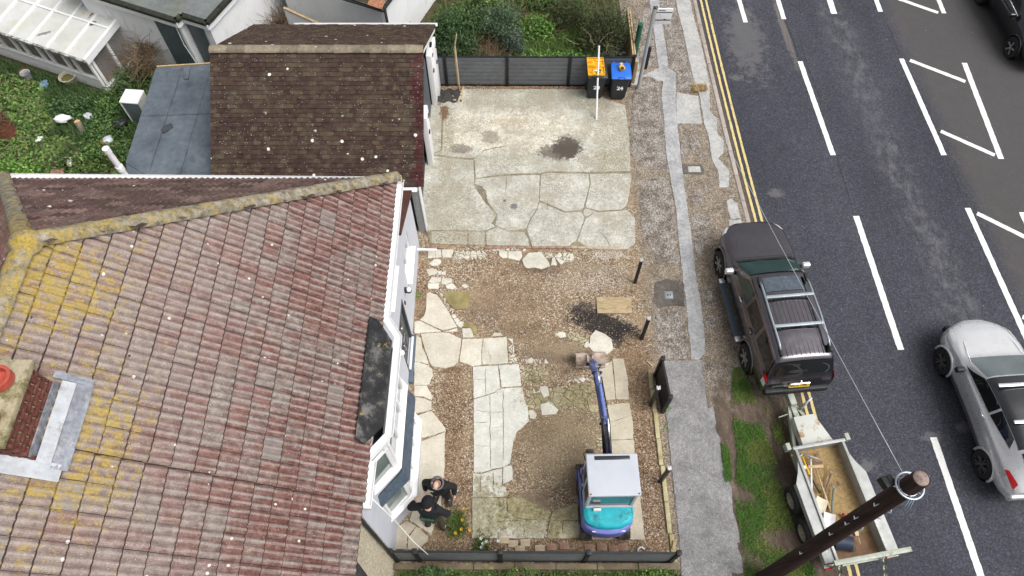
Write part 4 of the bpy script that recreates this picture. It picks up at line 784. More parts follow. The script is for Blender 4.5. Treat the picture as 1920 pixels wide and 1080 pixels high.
# ---- bay: two storeys, canted
BP = [(-2.62, 3.18), (-2.14, 3.74), (-2.14, 5.36), (-2.62, 5.92)]
def boff(o):                                                # plan of the bay grown by o
    return [(-2.62, 3.18 - o * 1.15), (-2.14 + o, 3.74 - o * 0.45), (-2.14 + o, 5.36 + o * 0.45), (-2.62, 5.92 + o * 1.15)]
def bband(mb, o0, z0, o1, z1, mi=0):
    a, b = boff(o0), boff(o1)
    for i in range(3): mb.add([(*a[i], z0), (*a[i + 1], z0), (*b[i + 1], z1), (*b[i], z1)], [(0, 1, 2, 3)], None, mi)
bay = HP.put(MB().box((-2.75, 4.55, 2.4), (0.1, 2.3, 4.6)), 'bay_window', M_WALL)
m = MB(); bband(m, 0, 0, 0, 0.86); m.obj('bay_wall', M_WALL, bay); m = MB(); bband(m, 0, 2.18, 0, 2.3); m.obj('bay_lintel', M_WALL, bay)
m = MB(); bband(m, 0.0, 0.86, 0.09, 0.87); bband(m, 0.09, 0.87, 0.09, 0.91); bband(m, 0.09, 0.91, -.04, 0.945); m.obj('sill', M_UPVC, bay)
m = MB(); bband(m, -.02, 2.74, -.02, 3.02); bband(m, -.02, 3.02, 0.045, 3.03); bband(m, .045, 3.03, 0.045, 3.06); bband(m, .045, 3.06, -.06, 3.09); m.obj('sill', M_UPVC, bay)
m = MB(); bband(m, -.05, 4.52, 0.02, 4.53); bband(m, .02, 4.53, .02, 4.82); m.obj('fascia', M_UPVC, bay)
for zz0, zz1, oo in ((0.945, 2.18, -.05), (3.09, 4.52, -.06)):
    p = boff(oo)
    for i in range(3):
        a, b = Vector((*p[i], 0)), Vector((*p[i + 1], 0)); dd = (b - a); L = dd.length; dd.normalize(); nn = Vector((dd.y, -dd.x, 0)); f = MB(); t = 0.085
        if i == 0: a = a + dd * 0.03
        Z0, Z1 = Vector((0, 0, zz0)), Vector((0, 0, zz1)); nl = 3 if i == 1 else 1
        for q, r in ((a + Z0 + Vector((0, 0, t / 2)), b + Z0 + Vector((0, 0, t / 2))), (a + Z1 - Vector((0, 0, t / 2)), b + Z1 - Vector((0, 0, t / 2)))): f.beam(q, r, 0.07, t)
        for j in range(nl + 1):
            q = a + (b - a) * (j / nl); q = q + dd * (t / 2 if j == 0 else (-t / 2 if j == nl else 0))
            f.beam(q + Z0 + Vector((0, 0, t)), q + Z1 - Vector((0, 0, t)), t, 0.07, up=nn)
        o = f.obj('window_frame', M_UPVC, bay)
        for j in range(nl):
            q0 = a + (b - a) * (j / nl) - nn * .015; q1 = a + (b - a) * ((j + 1) / nl) - nn * .015
            g = MB(); g.add([q0 + Z0 * 1.02, q1 + Z0 * 1.02, q1 + Z1 * .99, q0 + Z1 * .99], [(0, 1, 2, 3)])
            pn = MB().beam(q0 + (Z0 + Z1) / 2, q1 + (Z0 + Z1) / 2, 0.012, zz1 - zz0 - .1); pn.obj('pane', M_PANE, o)
            if zz0 > 2: MB().beam(q0 + nn * .03 + Z0 + Vector((0, 0, 1.12)), q1 + nn * .03 + Z0 + Vector((0, 0, 1.12)), 0.05, 0.06).obj('transom', M_UPVC, o)
# slate hung skirt, each slate its own piece
sk = MB(); bband(sk, .10, 2.30, 0.0, 2.74); bband(sk, 0, 2.29, .10, 2.30); sko = sk.obj('skirt', M_SLATE, bay)
for c_ in range(4):
    f0, f1 = c_ / 4, (c_ + 1) / 4; o0, o1 = .10 * (1 - f0) + .012, .10 * (1 - f1) + .006; z0, z1 = 2.30 + .44 * f0, 2.30 + .44 * f1
    a, b = boff(o0), boff(o1)
    for i in range(3):
        n = 4 if i != 1 else 8; sh = 0.5 if c_ % 2 else 0
        for j in range(n + (1 if sh else 0)):
            t0, t1 = max(0, (j - sh) / n), min(1, (j + 1 - sh) / n - .012)
            if t1 <= t0: continue
            A0 = [a[i][q] + (a[i + 1][q] - a[i][q]) * t0 for q in (0, 1)]; A1 = [a[i][q] + (a[i + 1][q] - a[i][q]) * t1 for q in (0, 1)]
            B0 = [b[i][q] + (b[i + 1][q] - b[i][q]) * t0 for q in (0, 1)]; B1 = [b[i][q] + (b[i + 1][q] - b[i][q]) * t1 for q in (0, 1)]
            MB().add([(*A0, z0), (*A1, z0), (*B1, z1), (*B0, z1), (A0[0] - .02, A0[1], z0), (A1[0] - .02, A1[1], z0)], [(0, 1, 2, 3), (4, 5, 1, 0)]).obj('slate', M_SLATE, sko)
rp_ = [(-2.545, 3.60, 5.225), (-2.42, 3.56, 5.11), (-2.17, 3.90, 4.96), (-2.145, 5.48, 4.96), (-2.38, 5.80, 5.09), (-2.53, 5.84, 5.215)]
def felt_roof(pts, th=0.06):
    m = MB(); n = len(pts); m.add(list(pts) + [(p[0], p[1], p[2] - th) for p in pts], [tuple(range(n)), tuple(range(2 * n - 1, n - 1, -1))] + [(i, n + i, n + (i + 1) % n, (i + 1) % n) for i in range(n)]); return m
felt_roof(rp_).obj('bay_roof', M_FELTB, bay)
# gutters
def gutter(P, pts, mat, name='gutter', r=0.06, parent=None):
    m = MB(); n = 7; V = []
    pts = [Vector(p) for p in pts]
    for i, p in enumerate(pts):
        dd = (pts[min(i + 1, len(pts) - 1)] - pts[max(i - 1, 0)]).normalized(); s = dd.cross(Vector((0, 0, 1))).normalized()
        V.append([p + s * r * math.cos(math.pi * k / n) - Vector((0, 0, 1)) * r * math.sin(math.pi * k / n) for k in range(n + 1)] + [p + s * (r - .008) * math.cos(math.pi * k / n) - Vector((0, 0, 1)) * (r - .008) * math.sin(math.pi * k / n) + Vector((0, 0, .002)) for k in range(n, -1, -1)])
    m.grid(V, close=True); return P.put(m, name, mat, parent)
for g in ([(XE + .075, 9.13, 4.88), (XE + .06, 6.02, 4.87)], [(XE + .03, 6.02, 4.86), (-2.06, 5.62, 4.84), (-2.07, 3.80, 4.84), (-2.44, 3.34, 4.84)], [(XE + .06, 3.34, 4.87), (XE + .04, 2.60, 4.86)], [(-10.42, 9.26, 4.86), (XE + .06, 9.17, 4.86)]):
    gutter(HP, g, M_UPVC, r=0.075)
fm = MB(); fm.box((XE - .015, 5.86, 4.79), (0.03, 6.5, 0.20)); fm.box(((XE - 10.3) / 2, 9.05, 4.80), (7.9, 0.03, 0.20)); HP.put(fm, 'fascia', M_UPVC)
for yy in (5.80, 3.40): HP.put(MB().box((-2.40, yy, 4.86), (0.09, 0.09, 0.10)), 'gutter_clip', M_BLACK)
HP.put(MB().box((XE + .04, 2.585, 4.82), (0.13, 0.05, 0.16)), 'gutter_end', M_UPVC, bevel=0.01)
HP.put(MB().lathe([(0.0, 0.10), (0.07, 0.09), (0.09, 0.05), (0.09, -.08), (0.0, -.1)], (XE + .02, 9.14, 4.93), 14), 'gutter_corner', M_UPVC, smooth=True)
# soil vent pipe on the back garden side
sp = MB(); sp.tube([(-8.08, 9.42, 2.0), (-8.08, 9.42, 5.52)], 0.062, 14); sp.tube([(-8.08, 9.42, 5.42), (-8.08, 9.42, 5.54)], 0.072, 14); sp.tube([(-8.08, 9.42, 4.86), (-8.08, 9.42, 5.0)], 0.078, 14)
HP.put(sp, 'vent_pipe', M_UPVC, smooth=True, auto=40)
# ---- roof: underlay and tiles
ZB = ZE - 0.03
def under(P, pts): return P.put(MB().add(pts, [tuple(range(len(pts)))]), 'roof', M_UNDER)
YS = 0.6
ur = MB(); ur.add([(XE, YP, ZB), (XE, YE, ZB), (XR, YA, ZR - .03), (XR, YP, ZR - .03), (XE - 2 * A, YE, ZB), (XE - 2 * A, YP, ZB)], [(0, 1, 2, 3), (1, 4, 2), (4, 5, 3, 2)])
roof = HP.put(ur, 'roof', M_UNDER)
ur = MB(); ur.add([(XE - .03, YS, ZB - .03), (XE - .03, YP, ZB - .03), (XR, YP, ZR - .05), (XR, YS, ZR - .05), (XE - 2 * A, YS, ZB), (XE - 2 * A, YP, ZB)], [(0, 1, 2, 3), (3, 2, 5, 4)])
nroof = NP.put(ur, 'roof', M_UNDER)
NR, TW = 3, 0.36; NC = 18; GA = SL / NC
def tile_geo(tw=TW, ga=GA, nr=NR, lap=0.06, th=0.034, rh=0.030):
    V = []; F = []; C = []; n = nr * 6
    prof = [(i / n * tw, 0.5 - 0.5 * math.cos(2 * math.pi * i / 6)) for i in range(n + 1)]
    for u, h in prof: V.append((u, 0.0, th - 0.026 + h * rh))
    for u, h in prof: V.append((u, 0.024, th + h * rh))
    for u, h in prof: V.append((u, ga + lap, h * rh))
    q = n + 1
    for i in range(n):
        hh = (prof[i][1] + prof[i + 1][1]) / 2
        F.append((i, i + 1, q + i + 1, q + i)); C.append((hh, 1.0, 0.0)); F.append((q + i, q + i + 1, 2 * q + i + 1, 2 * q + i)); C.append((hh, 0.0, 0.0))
    return V, F, C
tV, tF, tC = tile_geo(TW - .006)
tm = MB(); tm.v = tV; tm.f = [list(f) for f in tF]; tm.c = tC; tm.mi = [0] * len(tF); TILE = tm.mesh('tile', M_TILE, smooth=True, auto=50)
BAS = Matrix(((0, -CT, ST), (1, 0, 0), (0, ST, CT)))        # local u along +Y, v up the slope, n out
hipn = Vector((1, -1, 0)).normalized()                       # keeps the front slope: x - XE >= -(YE - y) ... 
CH = (-5.72, 2.42, 3.38)                                     # chimney east face x, y range
nt_ = 0; ny = int((YE - YS) / TW) + 1
for j in range(ny):
    y0 = YE - (j + 1) * TW
    for i in range(NC):
        v = i * GA; x0 = XE + .005 - v * CT; z0 = ZE - .002 + v * ST
        hy = YE - v * CT                                      # hip position at this height
        if y0 > hy + .02: continue
        if y0 < YS: continue
        mine = y0 + TW / 2 > YP
        P, rf = (HP, roof) if mine else (NP, nroof)
        if not mine: x0 -= .035; z0 -= .02
        if x0 < CH[0] - .1 and CH[1] - .05 < y0 + TW / 2 < CH[2] + .05: continue
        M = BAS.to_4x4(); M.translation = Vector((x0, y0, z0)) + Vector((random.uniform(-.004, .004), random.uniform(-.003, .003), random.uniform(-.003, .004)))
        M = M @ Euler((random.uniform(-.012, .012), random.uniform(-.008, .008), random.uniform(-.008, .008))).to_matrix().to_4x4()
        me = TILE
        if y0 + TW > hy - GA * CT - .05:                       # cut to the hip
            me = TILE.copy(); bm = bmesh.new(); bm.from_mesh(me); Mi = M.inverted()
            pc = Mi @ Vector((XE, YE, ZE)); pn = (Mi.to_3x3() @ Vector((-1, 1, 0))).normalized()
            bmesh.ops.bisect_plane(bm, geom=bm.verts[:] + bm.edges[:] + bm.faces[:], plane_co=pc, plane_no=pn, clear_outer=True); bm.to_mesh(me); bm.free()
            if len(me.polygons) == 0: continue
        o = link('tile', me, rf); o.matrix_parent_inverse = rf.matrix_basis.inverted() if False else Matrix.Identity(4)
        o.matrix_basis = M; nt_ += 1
# north and west slopes: one field of tiles each
def tile_field(org, U, Vd, N, width, nc, ga, tw, tri0, tri1, mat, parent, name, cols, nr=NR, rh=0.026):
    V, F, C = tile_geo(tw - .006, ga, nr, 0.05, 0.02, rh); m = MB(); U, Vd, N = Vector(U), Vector(Vd), Vector(N); org = Vector(org)
    for i in range(nc):
        v = i * ga; a = tri0 * v; b = width - tri1 * v; j = 0
        while j * tw < width:
            u0 = j * tw; j += 1
            if u0 + tw * .5 < a or u0 + tw * .5 > b: continue
            c = Vector(random.choice(cols)) * random.uniform(0.75, 1.25); dz = random.uniform(-.003, .004)
            m.add([org + U * (u0 + p[0]) + Vd * (v + p[1]) + N * (p[2] + dz) for p in V], F, tuple(c))
    return stuff(m.obj(name, mat, parent))
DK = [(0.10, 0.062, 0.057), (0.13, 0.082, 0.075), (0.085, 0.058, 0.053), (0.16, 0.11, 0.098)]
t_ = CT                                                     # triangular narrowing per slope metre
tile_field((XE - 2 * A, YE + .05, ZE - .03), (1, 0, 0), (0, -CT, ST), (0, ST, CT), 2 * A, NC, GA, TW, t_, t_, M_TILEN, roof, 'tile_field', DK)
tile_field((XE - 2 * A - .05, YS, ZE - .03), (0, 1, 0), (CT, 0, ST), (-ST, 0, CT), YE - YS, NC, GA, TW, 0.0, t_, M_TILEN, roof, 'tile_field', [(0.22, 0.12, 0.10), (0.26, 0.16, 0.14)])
# ridge and hip tiles
def ridge_run(a, b, n, parent, r=0.115, mat=None, flat=0.6):
    a, b = Vector(a), Vector(b); L = (b - a).length / n; d = (b - a).normalized(); s = d.cross(Vector((0, 0, 1))).normalized(); u = s.cross(d)
    for i in range(n):
        m = MB(); r0, r1 = r * random.uniform(.96, 1.04), r * 0.97
        for sgn in (1,):
            G_ = []
            for (q, rr) in ((0, r0 + .006), (0.02, r0 + .006), (L * .97, r1), (L * 1.02, r1 - .004)):
                c = a + d * (i * L + q); G_.append([c + s * rr * 1.25 * math.cos(math.pi * k / 8) + u * rr * flat * 1.3 * math.sin(math.pi * k / 8) - u * .05 for k in range(9)])
            m.grid(G_)
        o = m.obj('ridge_tile', mat or M_RIDGE, parent, smooth=True)
ridge_run((XE + .03, YE + .05, ZE + .10), (XR, YA, ZR + .10), 15, roof, 0.105, None, 0.85); ridge_run((XE - 2 * A - .03, YE + .05, ZE + .10), (XR, YA, ZR + .10), 15, roof, 0.105, None, 0.85)
ridge_run((XR, YA + .06, ZR + .07), (XR, CH[2] + .02, ZR + .07), 4, roof, 0.125); ridge_run((XR, CH[1] - .02, ZR + .06), (XR, YS, ZR + .06), 4, nroof, 0.125)
MB().lathe([(0.0, 0.13), (0.12, 0.10), (0.20, 0.02), (0.22, -.08)], (XR, YA, ZR + .06), 16).obj('ridge_cap', M_RIDGE, roof, smooth=True)
# ---- chimney stack in courses of brick
cb = HP.put(MB().box((-6.26, 2.9, 7.9), (1.04, 0.92, 1.58)), 'chimney', simple('chimney_mortar', (0.36, 0.30, 0.22), 0.95, var=0.3, ns=12, dirt=(0.36, 0.34, 0.08), dirtamt=0.8))
zc = 7.60; k_ = 0
while zc < 8.66:
    y = 2.42 + (0.0 if k_ % 2 else -.11)
    while y < 3.37:
        a, b = max(y, 2.43), min(y + .215, 3.37)
        if b - a > .03: MB().box((-5.725, (a + b) / 2, zc + .03), (0.045, b - a - .02, .050)).obj('brick', M_REDBR, cb, bevel=0.005)
        y += .225
    x = -6.75 + (0 if k_ % 2 else .11)
    while x < -5.75:
        MB().box((x + .1, 2.425, zc + .03), (0.20, 0.045, .050)).obj('brick', M_REDBR, cb, bevel=0.005); x += .225
    zc += .075; k_ += 1
fl = MB(); fl.box((-6.24, 2.9, 8.72), (1.16, 1.06, 0.09)); fl.obj('coping', M_MORT, cb, bevel=0.02)
MB().box((-6.26, 2.9, 8.78), (0.95, 0.84, 0.06), taper=0.8).obj('flaunching', M_MORT, cb, bevel=0.03)
for yy in (3.14, 2.66): MB().lathe([(0.15, 8.80), (0.15, 8.90), (0.16, 8.91), (0.12, 8.91), (0.11, 8.82), (0, 8.81)], (-5.90, yy, 0), 18).obj('chimney_pot', M_CLAY, cb, smooth=True, auto=40)
def on_slope(x, y, up): return (x + ST * up, y, ZE + (XE - x) * PIT + CT * up)
def lead(pts, name='flashing'):
    HP.put(MB().add([on_slope(x, y, u) for x, y, u in pts], [tuple(range(len(pts)))]), name, M_LEAD, parent=None)
def leadgrid(x0, x1, y0, y1, up=0.065, amp=.008, name='flashing', nx=7, ny=9, mat=None):
    HP.put(MB().grid([[on_slope(x0 + (x1 - x0) * i / nx, y0 + (y1 - y0) * j / ny, up + random.uniform(-amp, amp)) for j in range(ny + 1)] for i in range(nx + 1)]), name, mat or M_LEAD, smooth=True)
leadgrid(-5.72, -5.60, 2.38, 3.42, 0.11, 0.006, mat=M_LEADW); leadgrid(-5.595, -5.45, 2.34, 3.46, 0.085, 0.010); leadgrid(-6.3, -5.50, 2.20, 2.41, 0.09, 0.010, mat=M_LEADW); leadgrid(-5.80, -5.46, 3.43, 3.53, 0.085, 0.01)
HP.put(MB().box((-5.695, 2.9, 8.14), (0.02, 0.95, 0.16)), 'flashing_upstand', M_LEAD)
# ---- extension roof
ex = MB(); ex.add([(XW + .06, 8.95, 3.22), (XW + .06, 10.86, 2.30), (-6.3, 10.86, 2.30), (-6.3, 8.95, 3.22), (XW + .06, 8.95, 3.14), (XW + .06, 10.86, 2.22), (-6.3, 10.86, 2.22), (-6.3, 8.95, 3.14)], [(0, 1, 2, 3), (7, 6, 5, 4), (0, 4, 5, 1), (1, 5, 6, 2)])
HP.put(ex, 'extension_roof', m_felt('brown_sheet_roof', (0.065, 0.028, 0.022), (0.11, 0.052, 0.04)))
gutter(HP, [(-6.3, 10.92, 2.26), (XW + .18, 10.92, 2.25)], M_UPVC, r=0.07)
pp = MB(); pp.tube([(XW - .02, 10.40, 0.30), (XW + .52, 10.40, 0.28)], 0.035, 10); HP.put(pp, 'waste_pipe', M_UPVC, smooth=True, auto=40)
# ================================================================== NEIGHBOUR (pebbledash)
nb = MB(); nb.add([(XW - .005, -2.5, 0), (XW - .005, YP, 0), (XW - .005, YP, 4.8), (XW - .005, -2.5, 4.8)], [(0, 1, 2, 3)]); NP.put(nb, 'wall', M_PEB)
gutter(NP, [(XE - .13, 2.60, 4.70), (XE - .13, -1, 4.68)], M_GUTB, r=0.06)
NP.put(MB().tube([(XW + .05, 2.50, 4.6), (XW + .05, 2.50, 0.1)], 0.035, 8), 'downpipe', M_GUTB, smooth=True)
NP.put(felt_roof([(-2.72, -.5, 5.06), (-2.72, 1.90, 5.06), (-2.50, 1.90, 4.90), (-2.20, 1.55, 4.82), (-2.20, -.5, 4.82)]), 'bay_roof', M_FELTB)
for z0, z1, nm, mt in ((0, 0.9, 'bay_wall', M_PEB), (0.9, 2.2, 'bay_pane', M_PANE), (2.2, 3.1, 'bay_wall', M_PEB), (3.1, 4.4, 'bay_pane', M_PANE), (4.4, 4.78, 'bay_fascia', M_UPVC)):
    i_ = .03 if nm == 'bay_pane' else 0
    NP.put(MB().add([(XW, 1.80 - i_, z0), (-2.28 - i_, 1.50 - i_, z0), (-2.28 - i_, 1.50 - i_, z1), (XW, 1.80 - i_, z1), (-2.28 - i_, -.5, z0), (-2.28 - i_, -.5, z1)], [(0, 1, 2, 3), (1, 4, 5, 2)]), nm, mt)
# ================================================================== GARAGE
gar = thing('garage', 'tiled garage with dark front and white doors beyond the house', 'garage', (-5.0, 13.9, 0)); GP = Pt(gar)
GX0, GX1, GY0, GY1, GYR, GZE, GZR = -7.5, -2.2, 11.0, 16.85, 13.92, 2.28, 4.02; gs = math.hypot(GYR - GY0, GZR - GZE)
m = MB(); xw = -2.55
m.add([(xw, 11.4, 0), (xw, 16.6, 0), (xw, 16.6, 2.3), (xw, GYR, 3.95), (xw, 11.4, 2.45)], [(0, 1, 2, 3, 4)]); m.add([(-7.35, 11.4, 0), (-7.35, 16.6, 0), (-7.35, 16.6, 2.3), (-7.35, GYR, 3.95), (-7.35, 11.4, 2.45)], [(0, 1, 2, 3, 4)])
m.add([(xw, 11.4, 0), (-7.35, 11.4, 0), (-7.35, 11.4, 2.45), (xw, 11.4, 2.45)], [(0, 1, 2, 3)]); m.add([(xw, 16.6, 0), (-7.35, 16.6, 0), (-7.35, 16.6, 2.3), (xw, 16.6, 2.3)], [(0, 1, 2, 3)])
GP.put(m, 'wall', M_ANTH)
m = MB(); m.add([(GX0, GY0, GZE - .03), (GX1, GY0, GZE - .03), (GX1, GYR, GZR - .03), (GX0, GYR, GZR - .03), (GX0, GY1, GZE - .03), (GX1, GY1, GZE - .03)], [(0, 1, 2, 3), (3, 2, 5, 4)]); groof = GP.put(m, 'roof', M_UNDER)
def plain_tiles(org, U, Vd, N, width, nc, ga, tw, edge):
    m = MB(); org, U, Vd, N = map(Vector, (org, U, Vd, N)); V0 = [(0, 0), (1, 0), (1, 1), (0, 1)]
    for i in range(nc):
        sh = tw / 2 if i % 2 else 0; n = int(width / tw) + 2
        for j in range(n):
            u0 = max(0, j * tw - sh); u1 = min(width, j * tw - sh + tw - .004)
            if u1 - u0 < .02: continue
            v0, v1 = i * ga, (i + 1) * ga + .05; lf = random.uniform(0.016, 0.024)
            c = Vector(random.choice(GCOL)) * random.uniform(0.85, 1.15)
            if edge and u0 > width - .3 + random.uniform(-.1, .1): c = Vector((0.060, 0.022, 0.023)) * random.uniform(.8, 1.2)
            P = [org + U * u0 + Vd * v0 + N * lf, org + U * u1 + Vd * v0 + N * lf, org + U * u1 + Vd * v1, org + U * u0 + Vd * v1, org + U * u0 + Vd * v0 - N * .004, org + U * u1 + Vd * v0 - N * .004]
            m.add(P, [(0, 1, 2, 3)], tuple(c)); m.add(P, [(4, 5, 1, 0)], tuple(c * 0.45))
    return m
GCOL = [(0.054, 0.036, 0.029), (0.060, 0.041, 0.031), (0.050, 0.032, 0.027), (0.066, 0.048, 0.034), (0.078, 0.059, 0.041), (0.052, 0.032, 0.028)]
gc_, gst = (GYR - GY0) / gs, (GZR - GZE) / gs
stuff(plain_tiles((GX0, GY0, GZE), (1, 0, 0), (0, gc_, gst), (0, -gst, gc_), GX1 - GX0, 30, gs / 30, 0.165, True).obj('tile_field', M_TILEG, groof))
gs2 = math.hypot(GY1 - GYR, GZR - GZE); g2c, g2s = (GY1 - GYR) / gs2, (GZR - GZE) / gs2
stuff(plain_tiles((GX0, GY1, GZE), (1, 0, 0), (0, -g2c, g2s), (0, g2s, g2c), GX1 - GX0, 30, gs2 / 30, 0.165, False).obj('tile_field', M_TILEG, groof))
ridge_run((GX0, GYR, GZR + .04), (GX1 - .01, GYR, GZR + .04), 12, groof, 0.105, m_tile_dark('garage_ridge', 0.02))
for o in groof.children:
    if o.name.startswith('ridge_tile'):
        o.data.color_attributes.new('Col', 'FLOAT_COLOR', 'CORNER'); a = np.tile(np.array([0.22, 0.19, 0.14, 1], np.float32) * np.array([*([random.uniform(.8, 1.25)] * 3), 1]), len(o.data.loops)); o.data.color_attributes['Col'].data.foreach_set('color', a)
gutter(GP, [(-6.35, GY1 + .05, GZE - .02), (GX1 + .03, GY1 + .05, GZE - .02)], M_UPVC, r=0.065)
for (ya, yb, za, zb) in ((GY1, GYR, GZE, GZR), (GY0, GYR, GZE, GZR)):
    GP.put(MB().beam((GX1 - .06, ya, za - .12), (GX1 - .06, yb, zb - .12), 0.03, 0.16), 'bargeboard', M_WOODW if ya == GY1 else M_ANTH)
DL = [(13.72, 0.06, 0.50, 0), (16.10, 0.05, 0.60, 0), (16.46, 0.12, 0.45, 0.04)]
for yy, dx, wd, rz in DL:
    o = GP.put(MB().box((xw + .10 + dx, yy + wd / 2 - .2, 1.0), (0.15, wd, 1.95)), 'door', M_UPVC, bevel=0.006)
    MB().box((xw + .19 + dx, yy - .1, 1.35), (0.04, 0.12, 0.07)).obj('handle', M_BLACK, o, bevel=0.005); MB().box((xw + .18 + dx, yy + .12, 1.75), (0.03, 0.16, 0.05)).obj('hinge', M_BLACK, o)
pl = GP.put(MB().box((-2.49, 11.30, 1.03), (0.20, 0.22, 2.06)), 'side_panel', simple('grey_ribbed_panel', (0.42, 0.45, 0.46), 0.6, var=0.15, ns=9))
for i in range(5): MB().box((-2.565 + i * .036, 11.185, 1.03), (0.012, 0.012, 2.04)).obj('rib', simple('grey_ribbed_panel', (0.42, 0.45, 0.46)), pl)
MB().box((-2.375, 11.28, 1.04), (0.03, 0.24, 2.10)).obj('edge_trim', M_UPVC, pl, bevel=0.004); MB().box((-2.48, 11.2, 2.09), (0.24, 0.3, 0.05)).obj('top_trim', M_UPVC, pl, bevel=0.004)
GP.put(MB().box((xw + .03, 14.9, 1.0), (0.03, 1.9, 1.9)), 'inner_doorway', simple('dark_interior_panel', (0.07, 0.085, 0.10), 0.6), bevel=0.004)  # shaded garage interior put in as a dark panel between the open doors
# ================================================================== FELTED OUTHOUSE
sh = thing('outhouse', 'low outhouse with flat grey felt roof beside the tiled garage', 'outhouse', (-8.7, 12.5, 0)); SP = Pt(sh)
sr = felt_roof([(-9.92, 11.85, 2.16), (-7.52, 10.3, 2.2), (-7.52, 15.38, 2.24), (-9.98, 15.22, 2.16)], 0.08)
so_ = SP.put(sr, 'roof', M_FELTG); SP.put(felt_roof([(-9.90, 11.83, 2.15), (-9.2, 9.3, 2.12), (-7.5, 9.3, 2.14), (-7.5, 10.28, 2.16)], 0.06), 'roof_extension', M_FELTG)
m = MB(); wl = [(-9.85, 11.9), (-9.9, 15.15), (-7.55, 15.3)]
for a, b in zip(wl[:-1], wl[1:]): m.add([(*a, 0), (*b, 0), (*b, 2.12), (*a, 2.12)], [(0, 1, 2, 3)])
m.add([(-9.85, 11.9, 0), (-9.1, 9.4, 0), (-9.1, 9.4, 2.1), (-9.85, 11.9, 2.1)], [(0, 1, 2, 3)]); SP.put(m, 'wall', M_WALL2)
M_FSEAM = simple('felt_seam', (0.05, 0.055, 0.065), 0.8, var=0.2)
for a, b in (((-9.2, 15.25), (-9.2, 11.5)), ((-8.4, 15.3), (-8.4, 11.0)), ((-9.9, 13.4), (-7.6, 13.5))): seam([(a[0], a[1], 0), (b[0], b[1], 0)], 0.008, 2.232, so_, 'felt_lap', M_FSEAM).location = (0, 0, -.012)
for c, r, zz in (((-9.1, 13.0), 0.16, 2.215), ((-9.15, 12.9), 0.10, 2.222)):
    slab('felt_patch', [Vector((c[0] + r * math.cos(t) * random.uniform(.6, 1.2), c[1] + r * math.sin(t) * random.uniform(.6, 1.2), 0)) for t in [i * .7 for i in range(9)]], zz - .02, zz, M_FSEAM, so_, 0.01)
slab('felt_patch', [Vector(p) for p in ((-9.15, 15.2, 0), (-9.05, 14.75, 0), (-8.93, 14.75, 0), (-8.98, 15.2, 0))], 2.2, 2.235, M_FELTG, so_, 0.004)
SP.put(MB().beam((-9.95, 15.27, 2.16), (-7.55, 15.42, 2.22), 0.04, 0.07), 'edge_batten', simple('raw_batten', (0.48, 0.34, 0.19), 0.8, var=0.2, ns=10))
# ================================================================== CONSERVATORY, FLAT ROOFED ANNEXE AND FAR HOUSE (turned 22.5 degrees)
D1 = Vector((-0.924, 0.382, 0)); D2 = Vector((0.382, 0.924, 0))
def FR_(o, a, b, z): p = Vector(o) + D1 * a + D2 * b; return Vector((p.x, p.y, z))
CO = Vector((-12.75, 16.5, 0)); con = thing('conservatory', 'white framed conservatory with stained translucent roof in the back garden', 'conservatory', CO); CP = Pt(con)
def crf():
    k = NM('polycarbonate_roof', 0.35, 0.4)
    c = k.ramp(k.noise(1.2, 6, 0.7), [(0.3, (0.46, 0.46, 0.41)), (0.6, (0.57, 0.575, 0.56)), (0.8, (0.66, 0.66, 0.66))])
    c = k.mix(k.math('MULTIPLY', k.sm(k.noise(1.9, 6, 0.7, vec=k.map(k.pos(), loc=(7, 2, 0))), 0.55, 0.72), 0.65), c, (0.50, 0.47, 0.26))
    c = k.mix(k.blob(G(190, 18, 1.5), 0.5, 0.06, 1.15, 0.4, 6, 0.5), c, (0.24, 0.12, 0.02)); c = k.mix(k.blob(G(175, 47, 1.5), 0.12, 0.09, 0, 0.3, 9, 1.0), c, (0.05, 0.05, 0.05)); c = k.mix(k.blob(G(82, 61, 1.5), 0.25, 0.05, 0.3, 0.4, 9, 1.0), c, (0.2, 0.2, 0.19))
    return k.base(c).m
M_POLY = crf(); LEN = 5.0; WID = 2.35; EZ, RZ = 1.42, 1.70
ro = CP.put(MB().add([FR_(CO, -.12, -.12, EZ), FR_(CO, LEN, -.12, EZ), FR_(CO, LEN, WID, RZ), FR_(CO, -.12, WID, RZ), FR_(CO, -.12, -.12, EZ - .05), FR_(CO, LEN, -.12, EZ - .05), FR_(CO, LEN, WID, RZ - .05), FR_(CO, -.12, WID, RZ - .05)], [(0, 1, 2, 3), (7, 6, 5, 4), (0, 4, 5, 1), (3, 7, 4, 0)]), 'roof', M_POLY)
for i in range(8): a = -.10 + i * .7; MB().beam(FR_(CO, a, -.12, EZ + .02), FR_(CO, a, WID, RZ + .02), 0.05, 0.04).obj('glazing_bar', M_UPVC, ro)
MB().beam(FR_(CO, -.1, 1.15, EZ + .165), FR_(CO, LEN, 1.15, EZ + .165), 0.06, 0.03).obj('glazing_bar', M_UPVC, ro)
MB().beam(FR_(CO, -.15, -.15, EZ - .03), FR_(CO, LEN, -.15, EZ - .03), 0.07, 0.07).obj('eaves_gutter', simple('mouldy_gutter', (0.55, 0.55, 0.53), 0.6, var=0.2, ns=10, dirt=(0.02, 0.02, 0.018), dirtamt=1.1), ro)
MB().beam(FR_(CO, -.12, -.12, EZ - .08), FR_(CO, -.12, WID, RZ - .08), 0.06, 0.22).obj('fascia', M_UPVC, ro)
m = MB()
for i in range(14): m.beam(FR_(CO, .05, -.01, .05 + i * .035), FR_(CO, LEN, -.01, .05 + i * .035), 0.02, 0.034)
m.beam(FR_(CO, 0, .02, .25), FR_(CO, LEN, .02, .25), 0.04, 0.5); CP.put(m, 'low_wall', M_WOODW)
